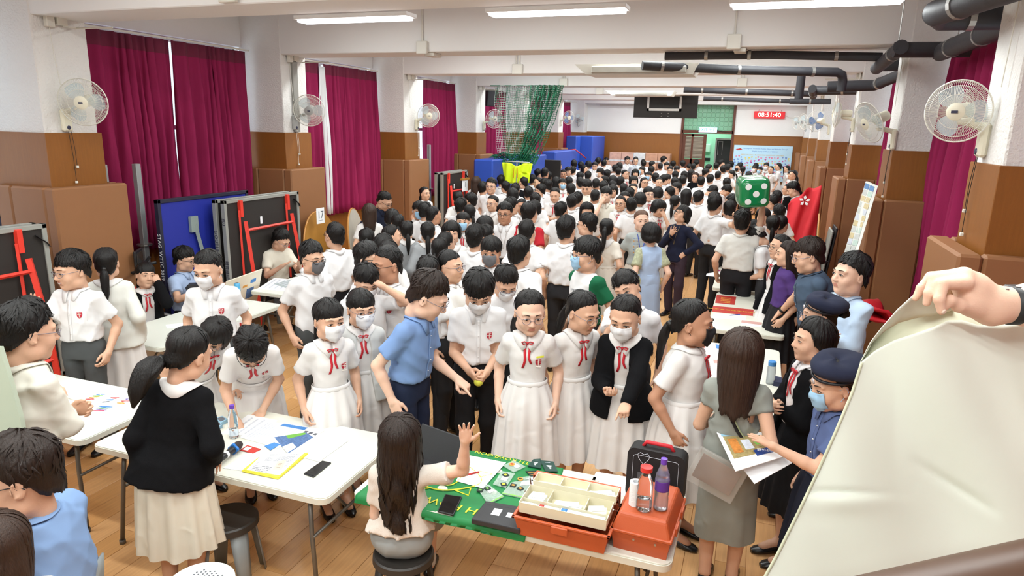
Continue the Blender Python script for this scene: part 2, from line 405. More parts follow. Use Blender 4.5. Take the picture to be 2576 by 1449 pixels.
curtain(24.6, 27.4, cx, 1.3, 3.85, -1, 'farthest maroon curtain beside the blue crash mats', seed=11)
tag(curtain(10.50, 10.66, cx+.04, 1.2, 3.8, -1, 'white lining strip hanging between the second bay curtains', seed=21, trk=False), group='pale curtain linings'); 
bpy.context.scene.collection
lin = [o for o in C.objects if o.name.startswith('curtain') and o.get('group') == 'pale curtain linings'][0]
LIN = M('white_lining', '#e6e8ea', .8, var=.03); lin.data.materials.clear(); lin.data.materials.append(LIN); lin.data.materials.append(LIN)
crx = XR-.16
curtain(6.1, 8.72, crx, 1.0, 3.85, 1, 'maroon curtain behind the nearest large right fan', seed=12, gather=1.4)
curtain(9.6, 12.4, crx, 1.1, 3.85, 1, 'maroon curtain behind the second right fan from the front', seed=13)
curtain(-1.5, 4.8, crx, 1.1, 3.85, 1, 'maroon curtain at the photo right edge before the nearest right column', seed=14)
curtain(13.4, 16.2, crx, 1.1, 3.85, 1, 'maroon curtain hidden deep between right columns', seed=15)
# ------------------------------------------------------------------ ceiling tubes
TUBE = M('tube_glow', '#f4f6ff', .5, emit=7); HOUS = M('fitting_white', '#e8e8e6', .5)
nl = 0
for i, (x, y, z) in enumerate(LIGHTS):
    if y < 0: continue
    row = int(round((y-Y0)/PITCH)); 
    r = empty('ceiling_light', (x, y, z), label='slim white ceiling strip light, number %d from left wall in row %d' % (0, 0), cat='lamp', group='strip lights between the beams')
    MB().box((-.60, -.10, -.005), (.60, .10, .03), .004).build('housing', HOUS, r)
    MB().box((-.575, -.075, -.028), (.575, .075, -.006), .004).build('diffuser', TUBE, r)
    if z > 4: MB().tube([(-.4, 0, .03), (-.4, 0, 4.6-z)], .006).tube([(.4, 0, .03), (.4, 0, 4.6-z)], .006).build('hanger', METW, r)
    nearrow = abs(y-5.76) < .1
    if nearrow: 
        nm = {-5.65: 'hidden leftmost', -3.67: 'left', -1.72: 'middle', .26: 'right'}[x]
        r['label'] = 'bright strip light at the top of the photo, %s of the three in view' % nm; 
        if x == -5.65: C.objects.unlink(r) if False else None
    else: r['label'] = 'white strip light in the %s ceiling row, %s from the left wall' % (['nearest', 'second', 'third', 'fourth', 'fifth', 'sixth', 'seventh', 'eighth', 'ninth', 'tenth', 'eleventh', 'twelfth', 'thirteenth', 'fourteenth'][sorted({round(q[1], 2) for q in LIGHTS if q[1] >= 0}).index(round(y, 2))], ['first', 'second', 'third', 'fourth'][[q[0] for q in LIGHTS if abs(q[1]-y) < .1].index(x)])
# ------------------------------------------------------------------ wall fans
CREAM = M('fan_cream', '#e8e4cf', .45, var=.02); BLADE = M('fan_blade_blue', '#c3dae4', .25, alpha=.6); WIRE = M('fan_wire', '#e3e2d8', .45); GREYF = M('fan_grey', '#a9aaa8', .45)
BLUEB = M('fan_blade_deep', '#4f7fc0', .25, alpha=.85); CORD = M('black_cord', '#1d1c1b', .6); SILV = M('dial_dark', '#3a3d55', .3)
def cage(rad=.235, spokes=72, wire=.0014):
    m = MB()
    for k in range(spokes):
        a = 2*math.pi*k/spokes; c, s = math.cos(a), math.sin(a); pts = []
        for q in np.linspace(0, 1, 6):
            r = .06+(rad-.06)*q; pts.append((r*c, r*s, .055-.05*q**2.2))
        m.tube(pts, wire, 3, False); m.tube([(r*c, r*s, -z+.0) for (r, z) in ((.07, .075), (.15, .06), (rad, -.0))], wire, 3, False)
    for r, z in ((rad, 0.003), (rad*.83, .031), (rad*.55, .047)):
        A = np.linspace(0, 2*math.pi, 41); m.tube([(r*math.cos(a), r*math.sin(a), z) for a in A], .0022 if r < rad else .006, 4, False)
    return m
def blades():
    m = MB()
    for k in range(3):
        a0 = 2*math.pi*k/3; P = np.zeros((7, 7, 3))
        for i in range(7):
            r = .03+.17*i/6; w = .98*(math.sin(math.pi*min(.92, .12+i/6*.8))**.5)*1.35
            for j in range(7):
                q = j/6-.5; a = a0+w*q; P[i, j] = (r*math.cos(a), r*math.sin(a), -.012+.05*q*(1-.3*i/6))
        m.grid(P)
    return m
fan_me = {}
def fan(px, py, side, yw, tilt, label, col=CREAM, bl=BLADE, size=1, lod=0, x=None, y=None, face=None):
    """mounted on column; fan head centre at pixel (px,py); yw = heading of the face in world degrees (0 = -Y towards stage)"""
    xi = -6.9 if side < 0 else 1.42
    X = (x if x is not None else xi-side*.30)
    p = at(px, py, X=X) if y is None else at(px, py, Y=y); X = p[0]
    if face is not None: xi = face
    r = empty('wall_fan', (xi, p[1], p[2]-.16), 0, label, 'fan', 'oscillating fans on the columns')
    loc = np.array([X-xi, 0, .16])
    s = side
    # bracket
    b = MB(); b.box((min(0, -s*.055), -.055, -.14), (max(0, -s*.055), .055, .09), .018); b.tube([(-s*.03, 0, .06), (-s*.12, 0, .085), (-s*.20, 0, .09), (loc[0]+s*.10, 0, .10)], [.03, .026, .022, .028], 8)
    smooth_by_angle(b.build('wall_bracket', col, r))
    MB().lathe([(0, 0), (.022, 0), (.018, .008), (0, .010)], 12, (-s*.055, -.0, -.10), R=rotm(0, -90*s, 0)).build('dial', SILV, r)
    R = rotm(0, 0, yw) @ rotm(90+tilt, 0, 0)      # local +Z -> -Y
    def pl(o): o.matrix_local = Matrix([list(R[i])+[loc[i]] for i in range(3)]+[[0, 0, 0, 1]]); o.scale = (size,)*3; return o
    key = 'cage%d' % lod
    if key not in fan_me: fan_me[key] = cage(spokes=(96 if lod == 0 else 40)).build('tmp', WIRE).data
    pl(link('cage', fan_me[key], r))
    if 'bl' not in fan_me: fan_me['bl'] = blades().build('tmp', BLADE, smooth=True).data; fan_me['bl2'] = blades().build('tmp', BLUEB, smooth=True).data
    pl(link('blade_rotor', fan_me['bl2' if bl is BLUEB else 'bl'], r))
    h = MB(); h.lathe([(0, .066), (.05, .064), (.066, .056), (.068, .048)], 28); smooth_by_angle(pl(h.build('hub_cap', col, r)))
    MB().box((-.02, -.009, .0655), (.02, .009, .0672)).build('badge_plate', SILV, r).matrix_local = Matrix([list(R[i])+[loc[i]] for i in range(3)]+[[0, 0, 0, 1]])
    mo = MB(); mo.lathe([(.0, -.24), (.045, -.24), (.058, -.225), (.062, -.17), (.058, -.075), (.03, -.06), (0, -.06)], 20); smooth_by_angle(pl(mo.build('motor_housing', col, r)))
    if lod == 0:
        for dx, ln in ((.0, .52), (.03, .36)):
            yy = dx; MB().tube([(-s*.04, yy, -.14), (-s*.05, yy+.01, -.14-ln*.5), (-s*.05, yy+.012, -.14-ln)], .0025, 5).build('pull_cord', CORD if side > 0 or px < 500 else METW, r)
            MB().box((-s*.05-.012, yy, -.16-ln), (-s*.05+.012, yy+.024, -.135-ln), .004).build('cord_bead', METW, r)
    return r
fan(209, 257, -1, 30, 8, 'large cream fan on the nearest left column, black pull cords below')
fan(778, 278, -1, 28, 8, 'grey wire fan on the second left column against a dark cable duct', col=GREYF)
fan(1078, 291, -1, 42, 5, 'cream fan on the third left column beside the bright window slit')
fan(1243, 299, -1, 45, 5, 'cream fan on the fourth left column right of the black speaker', lod=1)
fan(1352, 290, -1, 60, 5, 'small cream fan behind the green net, on the fifth left column', lod=1)
fan(1430, 296, -1, 45, 5, 'blue bladed fan on the sixth left column, right of the green net', bl=BLUEB, lod=1)
fan(1457, 299, -1, 15, 5, 'small grey fan near the far left corner of the hall', col=GREYF, y=27.4, lod=1, face=-7.1)
fan(2410, 280, 1, -30, 5, 'largest fan, cream with blue blades, on the nearest right column', x=1.22, size=.86)
fan(2186, 308, 1, -62, 22, 'cream fan in side view on the second right column, motor towards us')
fan(2104, 285, 1, -88, 0, 'cream fan seen edge on, on the third right column')
fan(2055, 304, 1, -150, 0, 'deep blue bladed fan turned away, fourth right column', bl=BLUEB, lod=1)
fan(2022, 306, 1, -60, 10, 'grey fan between the deep blue fan and the far wall', col=GREYF, lod=1)
fan(2005, 309, 1, -50, 10, 'farthest right fan with a dark grey face near the red clock', col=GREYF, lod=1, y=26.5)
for o in [o for o in C.objects if o.name.startswith('tmp')]: bpy.data.objects.remove(o)
# conduits and boxes at the column heads
def conduit(k, side, n=3):
    x = -6.88 if side < 0 else 1.40; y = Y0+PITCH*k
    r = empty('conduit_run', (x, y+.12, 3.78), 0, '', 'conduit', 'white conduits at the column heads')
    s = side
    for i in range(n):
        yy = .05+i*.05; MB().tube([(-s*.01, yy, .85), (-s*.01, yy, .08), ], .011, 8).build('conduit', METW, r)
    MB().box((-.02 if s > 0 else -.0, -.0, -.06), (.0 if s > 0 else .05, .09, .06), .006).build('junction_box', METW, r)
    MB().box((-.05 if s > 0 else 0, .11, -.03), (0 if s > 0 else .06, .22, .08), .006).build('junction_box', METW, r)
    MB().tube([(0, .2, -.03), (-s*.02, .34, -.035), (-s*.5, .36, -.035)], .009, 6).build('conduit', METW, r)
    MB().tube([(-s*.01, .05, -.06), (-s*.012, .06, -.3), (-s*.012, .09, -.62)], .004, 5).build('flex', METW, r)
    names = ['nearest', 'second', 'third', 'fourth', 'fifth', 'sixth', 'seventh']
    r['label'] = 'white conduits and junction boxes at the head of the %s %s column' % (names[k], 'left' if s < 0 else 'right')
for k in range(0, 6): conduit(k, -1)
for k in range(0, 5): conduit(k, 1, 2)
tag(MB().box((-6.895, Y0+PITCH+.22, 2.69), (-6.86, Y0+PITCH+.34, 3.74), .004).build('cable_duct', M('duct_grey', '#8e8c86', .5)), 'tall grey cable duct behind the fan on the second left column', 'duct')
# boxes and drops on beam faces
for k, (px, py) in enumerate([(1062, 130), (1845, 124)]):
    p = at(px, py, Y=Y0+PITCH-.02); r = empty('beam_junction', (p[0], Y0+PITCH, 3.84), 0, 'white junction box and conduit on the big beam, %s' % ('left of the middle strip light' if k == 0 else 'below the right strip light'), 'junction box')
    MB().box((-.08, -.05, -.05), (.08, 0, .12), .008).build('box_body', METW, r); MB().tube([(0, -.015, .1), (0.0, -.015, .75)], .012, 8).build('conduit', METW, r)
    MB().box((-.0, .05, -.07), (.14, .3, -.02), .006).build('cable_clip', METW, r)
for (px, k, ds) in ((1302, 2, 'second beam above the net'), (1418, 3, 'third beam right of the green net'), (1510, 4, 'fourth beam left of the black backboard'), (1868, 3, 'third beam under the black pipes'), (1886, 4, 'beam above the red clock')):
    y = Y0+PITCH*k; p = at(px, 200, Y=y); r = empty('beam_junction', (p[0], y, 3.84), 0, 'small white junction box and conduit on the '+ds, 'junction box')
    MB().box((-.1, -.05, -.03), (.1, 0, .15), .008).build('box_body', METW, r); MB().tube([(-.03, -.015, .1), (-.03, -.015, .7)], .012, 8).tube([(.03, -.015, .1), (.03, -.015, .7)], .012, 8).build('conduit', METW, r)
p = at(575, 10, Y=Y0-.02); r = empty('beam_junction', (p[0], Y0, 3.86), 0, 'white junction box at the top of the photo left of the strip lights', 'junction box')
MB().box((-.09, -.05, -.03), (.09, 0, .25), .008).build('box_body', METW, r)
# ------------------------------------------------------------------ black insulated pipes
def pipe(pts, rad, label, clamps=(), hang=()):
    r = MB().tube(pts, rad, 16); o = r.build('ceiling_pipe', PIPE, smooth=False); smooth_by_angle(o, 50); tag(o, label, 'pipe')
    P = [Vector(p) for p in pts]
    for i, f in clamps:
        a, b = P[i], P[i+1]; c = a.lerp(b, f); d = (b-a).normalized()*.02
        MB().tube([c-d, c+d], rad+.006, 16).build('pipe_clamp', STEEL, o)
    for i, f in hang:
        c = P[i].lerp(P[i+1], f); MB().tube([(c.x, c.y, c.z+rad), (c.x, c.y, 4.6)], .006, 6).build('hanger_rod', STEEL, o)
    return o
pipe([(1.62, 4.6, 3.66), (1.60, 7.0, 3.66), (1.58, 8.1, 3.66)], .085, 'thick black pipe rising to the right edge over the nearest right curtain', ((0, .9), (1, .6)), ((0, .65), (1, .5)))
pipe([(1.15, 8.02, 3.68), (1.55, 8.06, 3.68), (2.0, 8.06, 3.68)], .075, 'short black cross pipe with a round end in front of the second right column', ())
pipe([(1.2, 7.95, 3.70), (1.2, 8.6, 3.66), (1.2, 9.45, 3.62)], .07, 'black branch pipe with an end cap ducking under the big beam', ((0, .6),), ((0, .3),))
pipe([(1.20, 9.5, 3.66), (1.9, 9.5, 3.66)], .07, 'black stub pipe behind the branch pipe at the second right column')
pipe([(1.02, 5.55, 3.66), (1.10, 5.8, 3.66), (1.7, 5.85, 3.66)], .085, 'topmost black pipe elbow at the upper right corner of the photo', ((1, .3),))
pipe([(1.02, 5.58, 3.66), (1.3, 4.6, 3.68)], .085, 'black pipe slanting up out of the frame at the upper right corner', ((0, .3),))
pipe([(-1.27, 9.15, 3.76), (.0, 9.15, 3.76), (1.2, 9.15, 3.72)], .05, 'thin black pipe running tight under the big beam', ((0, .4), (0, .8), (1, .6)))
pipe([(-1.61, 9.5, 3.68), (-.4, 10.05, 3.66), (.86, 10.5, 3.66), (.93, 10.56, 3.63), (.95, 10.6, 3.56), (.95, 10.62, 3.42)], .06, 'long black pipe crossing the second bay to an elbow on the right', ((0, .2), (1, .0), (1, .75)))
pipe([(.80, 11.0, 3.50), (1.4, 11.0, 3.52), (1.62, 10.4, 3.62), (1.62, 9.7, 3.68)], .075, 'black pipe bending to the right wall behind the second right column', ((1, .2), (2, .4)), ((1, .5),))
pipe([(-1.67, 15.2, 3.68), (.85, 15.4, 3.62)], .06, 'long thin black pipe under the third beam right of the backboard', ((0, .15), (0, .5), (0, .85)))
pipe([(.8, 14.2, 3.62), (1.5, 14.0, 3.62), (1.62, 13.3, 3.66)], .08, 'black pipe end with a round cap near the deep blue fan', ((0, .7),))
pipe([(.75, 13.6, 3.62), (.85, 14.9, 3.56)], .07, 'short black branch pipe left of the capped pipe end', ((0, .6),))
pipe([(-1.58, 19.2, 3.68), (.8, 19.4, 3.63)], .055, 'farthest black ceiling pipe above the red clock', ((0, .2), (0, .8)))
pipe([(.55, 19.0, 3.62), (1.5, 19.0, 3.62)], .07, 'black cross pipe above the farthest right fans', ((0, .5),))
pipe([(.45, 11.3, 3.74), (.45, 11.35, 3.35)], .06, 'short vertical black pipe drop right of the crossing pipe')
# hanging air unit under the second beam
r = empty('ceiling_unit', (-1.75, 10.0, 3.72), 0, 'flat off-white ceiling air unit between the first two beams', 'air conditioner')
o = MB().prism([(-.85, 0), (.85, 0), (.78, -.14), (-.68, -.14)], -.3, .3, R=rotm(90, 0, 0)).build('unit_casing', M('unit_white', '#d8d5cb', .45, var=.1, scale=3), r)
MB().box((-.6, -.33, -.12), (.7, -.28, -.03), .01).build('louvre', M('unit_grey', '#b9b7ae', .4, var=.2, scale=5), r)
r = empty('ceiling_unit', (-3.0, 17.8, 3.78), 0, 'second flat ceiling air unit farther back, above the black backboard', 'air conditioner')
MB().prism([(-.85, 0), (.85, 0), (.78, -.12), (-.68, -.12)], -.3, .3, R=rotm(90, 0, 0)).build('unit_casing', MATS['unit_white'], r)
MB().box((-.6, -.33, -.1), (.7, -.28, -.03), .01).build('louvre', MATS['unit_grey'], r)
# ------------------------------------------------------------------ surface extraction
CORN = np.array([(0,0,0),(1,0,0),(0,1,0),(1,1,0),(0,0,1),(1,0,1),(0,1,1),(1,1,1)])
EDG = [(0,1),(2,3),(4,5),(6,7),(0,2),(1,3),(4,6),(5,7),(0,4),(1,5),(2,6),(3,7)]
def snets(F, o, h):
    nx, ny, nz = F.shape; S = F < 0
    cnt = np.zeros((nx-1, ny-1, nz-1), np.int8)
    for a, b, c in CORN: cnt += S[a:nx-1+a, b:ny-1+b, c:nz-1+c]
    act = (cnt > 0) & (cnt < 8); vid = -np.ones(act.shape, np.int64); I = np.argwhere(act); vid[act] = np.arange(len(I))
    f = [F[I[:, 0]+a, I[:, 1]+b, I[:, 2]+c] for a, b, c in CORN]
    acc = np.zeros((len(I), 3)); n = np.zeros(len(I))
    for a, b in EDG:
        m = (f[a] < 0) != (f[b] < 0); t = np.where(m, f[a]/np.where(m, f[a]-f[b], 1), 0)
        acc += m[:, None]*(CORN[a]+t[:, None]*(CORN[b]-CORN[a])); n += m
    V = (I+acc/n[:, None])*h+o; Q = []
    for ax in range(3):
        u, v = [(1, 2), (2, 0), (0, 1)][ax]
        sl = [slice(None)]*3; sl2 = list(sl); sl[ax] = slice(0, -1); sl2[ax] = slice(1, None)
        A = S[tuple(sl)]; B = S[tuple(sl2)]; E = np.argwhere(A != B)
        ok = (E[:, u] > 0) & (E[:, v] > 0) & (E[:, u] < F.shape[u]-1) & (E[:, v] < F.shape[v]-1); E = E[ok]
        if not len(E): continue
        du = np.zeros(3, int); du[u] = 1; dv = np.zeros(3, int); dv[v] = 1
        g = lambda P: vid[P[:, 0], P[:, 1], P[:, 2]]
        q = np.stack([g(E-du-dv), g(E-dv), g(E), g(E-du)], 1)
        fl = ~A[E[:, 0], E[:, 1], E[:, 2]]; q[fl] = q[fl][:, ::-1]; Q.append(q)
    Q = np.concatenate(Q); return V, Q[(Q >= 0).all(1)]
class Fld:
    def __init__(s, lo, hi, h):
        s.lo = np.array(lo, float); s.h = h; s.n = np.maximum(3, np.ceil((np.array(hi)-s.lo)/h).astype(int)+1)
        s.F = np.full(s.n, 9., np.float32); s.ax = [s.lo[i]+h*np.arange(s.n[i]) for i in range(3)]
    def sub(s, lo, hi, pad):
        a = np.clip(np.floor((np.array(lo)-pad-s.lo)/s.h).astype(int), 0, s.n-1); b = np.clip(np.ceil((np.array(hi)+pad-s.lo)/s.h).astype(int)+1, 1, s.n)
        if (b <= a).any(): return None, None
        sl = tuple(slice(a[i], b[i]) for i in range(3))
        g = np.meshgrid(*[s.ax[i][sl[i]] for i in range(3)], indexing='ij'); return sl, np.stack(g, -1)
    def put(s, sl, d, k, op='u'):
        if sl is None: return
        A = s.F[sl]
        if op == 's': d = -d; hh = np.maximum(k-np.abs(A-d), 0)/max(k, 1e-6); s.F[sl] = np.maximum(A, d)+hh*hh*k/4
        elif op == 'i': s.F[sl] = np.maximum(A, d)
        else: hh = np.maximum(k-np.abs(A-d), 0)/max(k, 1e-6); s.F[sl] = np.minimum(A, d)-hh*hh*k/4
    def cone(s, a, b, ra, rb, k=.02, op='u'):
        a = np.array(a, float); b = np.array(b, float); R = max(ra, rb)
        sl, P = s.sub(np.minimum(a, b)-R, np.maximum(a, b)+R, k+2.5*s.h)
        if sl is None: return
        ab = b-a; t = np.clip(((P-a)@ab)/(ab@ab+1e-9), 0, 1)
        s.put(sl, np.linalg.norm(P-a-t[..., None]*ab, axis=-1)-(ra+t*(rb-ra)), k, op)
    def ell(s, c, r, k=.02, op='u', R=None):
        c = np.array(c, float); r = np.array(r, float); m = r.max() if R is not None else r
        sl, P = s.sub(c-m, c+m, k+2.5*s.h)
        if sl is None: return
        q = P-c
        if R is not None: q = q @ R
        k0 = np.linalg.norm(q/r, axis=-1); k1 = np.linalg.norm(q/(r*r), axis=-1)
        s.put(sl, np.where(k1 > 1e-6, k0*(k0-1)/np.maximum(k1, 1e-6), -r.min()), k, op)
    def mesh(s): return snets(s.F, s.lo, s.h)
def fsort(): pass
# ------------------------------------------------------------------ skin, cloth, hair materials
def skinmat(n, c): return M('skin_'+n, c, .55, var=.05, scale=30, bump=.0004, bscale=300, sub=.12, spec=.35)
SKIN = [skinmat('fair', '#e3bba4'), skinmat('light', '#d6aa8f'), skinmat('tan', '#bd8c70'), skinmat('brown', '#9a6a4b')]
LIP = M('lip', '#c48676', .5); EYEW = M('eye_white', '#c9bfb8', .35); DARK = M('eye_dark', '#17110f', .25); BROW = M('brow', '#2a1d18', .8)
HAIRB = M('hair_black', '#110e0d', .5, var=.5, scale=90, stretch=(1, 1, .12), bump=.004, bscale=170, spec=.32)
HAIRD = M('hair_dark_brown', '#241812', .5, var=.5, scale=90, stretch=(1, 1, .12), bump=.004, bscale=170, spec=.32)
HAIRM = M('hair_brown', '#35241b', .5, var=.5, scale=90, stretch=(1, 1, .12), bump=.004, bscale=170, spec=.32)
def cloth(n, c, r=.8, var=.035, b=.007, bs=9):
    if n in MATS: return MATS[n]
    m = M(n, c, r, var=var, scale=9, bump=b, bscale=bs, spec=.25)
    for nd in m.node_tree.nodes:
        if nd.type == 'TEX_NOISE' and abs(nd.inputs['Scale'].default_value-bs) < .01: nd.noise_type = 'RIDGED_MULTIFRACTAL'; nd.inputs['Detail'].default_value = 3; nd.inputs['Distortion'].default_value = .6; nd.inputs['Roughness'].default_value = .45
    return m
SHIRT = cloth('white_shirt_cotton', '#e3e2e3'); SHIRTC = cloth('cream_shirt_cotton', '#e2ded2'); DRESS = cloth('white_dress_cotton', '#e4e1df'); DRESSC = cloth('cream_dress_cotton', '#ddd5c9')
TROU = cloth('charcoal_trousers', '#2c2c2f', .8, .1); TROUG = cloth('grey_trousers', '#4f5253', .85, .08); TROUB = cloth('black_trousers', '#1c1b1e', .8, .1); NAVY = cloth('navy_trousers', '#1d2740', .8, .1)
KNIT = M('black_knit', '#141416', .95, var=.2, scale=40, bump=.0012, bscale=350, spec=.1)
RED = M('red_ribbon', '#c3202e', .5, var=.1); SHOE = M('black_leather', '#141416', .25, var=.1); BELT = M('black_belt', '#161514', .4)
def mcol(n, c, **k): return cloth(n, c, **k)
# ------------------------------------------------------------------ head
HEADC = {}; HF_ = {}
def head_mesh(h, sex, chub=0, smile=0):
    key = (h, sex, chub, smile)
    if key in HEADC: return HEADC[key]
    f = Fld((-.11, -.13, -.18), (.11, .14, .145), h)
    w = 1+.09*chub
    f.ell((0, -.012, .030), (.0765, .0945, .090), .01)
    f.ell((0, .022, -.022), (.0655*w, .068, .074), .03)
    f.ell((0, .030, -.062), (.050*w, .052, .047), .03)
    f.ell((0, .062, -.088), (.022*w, .020, .020), .025)
    for s in (-1, 1):
        f.ell((s*.036*w, .058, -.028), (.028*w, .026, .028), .02)     # cheek
        f.ell((s*.052*w, .008, -.070), (.022*w, .03, .026), .025)     # jaw
        f.cone((s*.012, .085, .030), (s*.045, .073, .030), .010, .009, .012)   # brow ridge
        f.ell((s*.032, .097, .010), (.017, .015, .011), .008, 's')    # eye socket
        f.ell((s*.031, .079, .008), (.0165, .0115, .0105), .004)      # eyeball under lid
        f.ell((s*.079, -.008, -.004), (.008, .019, .031), .006, R=rotm(0, 0, s*-18))  # ear
        f.ell((s*.086, -.003, -.002), (.005, .010, .018), .003, 's')
        f.ell((s*.013, .098, -.026), (.0085, .009, .007), .006)
    f.cone((0, .083, .020), (0, .105, -.020), .0075, .0115, .010)     # nose
    f.ell((0, .0880, -.0500), (.019, .007, .0038), .007); f.ell((0, .0868, -.0590), (.016, .008, .0045), .007)
    f.ell((0, .100, -.0545), (.020, .010, .0015), .002, 's')
    f.ell((0, .090, -.073), (.022, .012, .006), .01, 's')
    f.cone((0, -.020, -.050), (0, -.026, -.112), .050 if sex == 'm' else .043, .046 if sex == 'm' else .039, .03)
    HF_[key] = f; V, Q = f.mesh(); c = V[Q].mean(1); mi = np.zeros(len(Q), np.int32)
    if h < .009:
        lm = (np.abs(c[:, 0]) < .020-.5*np.abs(c[:, 2]+.0545)) & (c[:, 1] > .083) & (c[:, 2] < -.0475) & (c[:, 2] > -.0625); mi[lm] = 1
    mb = MB(); ne = 6 if h > .006 else 8
    def sph(cx, r, mi_, nn=ne, R=None):
        A = np.linspace(0, math.pi, nn); B = np.arange(nn+2)*2*math.pi/(nn+2)
        P = np.array([[(math.sin(a)*math.cos(b)*r[0], math.sin(a)*math.sin(b)*r[1], math.cos(a)*r[2]) for b in B] for a in A])
        if R is not None: P = P @ R.T
        mb.mi = mi_; mb.grid(P[::-1]+np.array(cx), True)
    for s in (-1, 1):
        sph((s*.031, .0865, .0078), (.0138, .0055, .0037 if not smile else .0028), 2)
        sph((s*.031, .0895, .0078), (.0066, .0040, .0046 if not smile else .0034), 3)
        P = []
        for q in np.linspace(-1, 1, 7):
            P.append((s*.031+.0155*q*s, .0905-.0028*abs(q)**2-.003*(q > .5), .0140-.0055*q*q))
        mb.mi = 3; mb.tube(P, .0018, 5)
        P = [(s*(.015+.032*q), .0950-.012*q*q, .0335+.0035*math.sin(q*2.8)) for q in np.linspace(0, 1, 6)]
        mb.mi = 4; mb.tube(P, [.003, .0036, .0036, .003, .0024, .0012], 5, sq=(1, .7))
    if smile:
        mb.mi = 2; P = [(x, .0935-.9*x*x*18, -.0555+.012*(x/.02)**2) for x in np.linspace(-.019, .019, 7)]; mb.tube(P, [.001, .003, .004, .0042, .004, .003, .001], 6)
    nv = len(V); EV = np.concatenate(mb.V); EQ, EI = _split(mb.F, mb.I)
    r = (np.concatenate([V, EV]), [Q]+[e+nv for e in EQ], np.concatenate([mi, EI])); HEADC[key] = r; return r
# ------------------------------------------------------------------ hands (wrist at origin, fingers +Y, palm down -Z, thumb on +X)
HANDC = {}
def hand_mesh(h, pose):
    key = (h, pose)
    if key in HANDC: return HANDC[key]
    curls = {'relax': (28, 32, 20), 'open': (4, 6, 4), 'flat': (6, 4, 2), 'grip': (65, 75, 45), 'claw': (35, 45, 30), 'point': (70, 80, 50), 'fist': (80, 90, 60), 'pinch': (50, 50, 20)}[pose]
    f = Fld((-.075, -.035, -.11), (.105, .205, .05), h)
    f.cone((0, -.03, 0), (0, .01, 0), .027, .028, .02)
    f.ell((0, .045, 0), (.040, .052, .0155), .02); f.ell((.012, .035, -.006), (.024, .035, .016), .015)
    spread = {'open': 9, 'flat': 5, 'relax': 2.5, 'claw': 7}.get(pose, 1)
    for i, (x, y, L) in enumerate(((.030, .085, .072), (.0105, .092, .080), (-.0105, .088, .074), (-.030, .078, .058))):
        c = curls if not (pose == 'point' and i == 0) else (8, 6, 4)
        if pose in ('relax',): c = tuple(v+4*i for v in c)
        a = 0; p = np.array([x, y, 0]); sp = math.radians(spread*(1.5-i)); ls = (L*.45, L*.30, L*.25); r = (.0092, .0084, .0076, .0064)
        f.cone((x*.7, .045, 0), p, .012, .0102, .012)
        for j in range(3):
            a += math.radians(c[j]); d = np.array([math.sin(sp)*math.cos(a), math.cos(sp)*math.cos(a), -math.sin(a)]); q = p+d*ls[j]
            f.cone(p, q, r[j], r[j+1], .003); p = q
    if pose in ('open', 'flat'): T = [(.026, .02, -.004), (.054, .05, -.010), (.072, .078, -.012), (.083, .098, -.012)]
    elif pose in ('relax',): T = [(.024, .02, -.006), (.044, .048, -.020), (.050, .078, -.030), (.050, .100, -.034)]
    else: T = [(.024, .02, -.008), (.040, .045, -.030), (.030, .072, -.046), (.014, .088, -.048)]
    for j in range(3): f.cone(T[j], T[j+1], (.015, .0115, .0095)[j], (.0115, .0098, .008)[j], .006)
    HANDC[key] = f.mesh(); return HANDC[key]
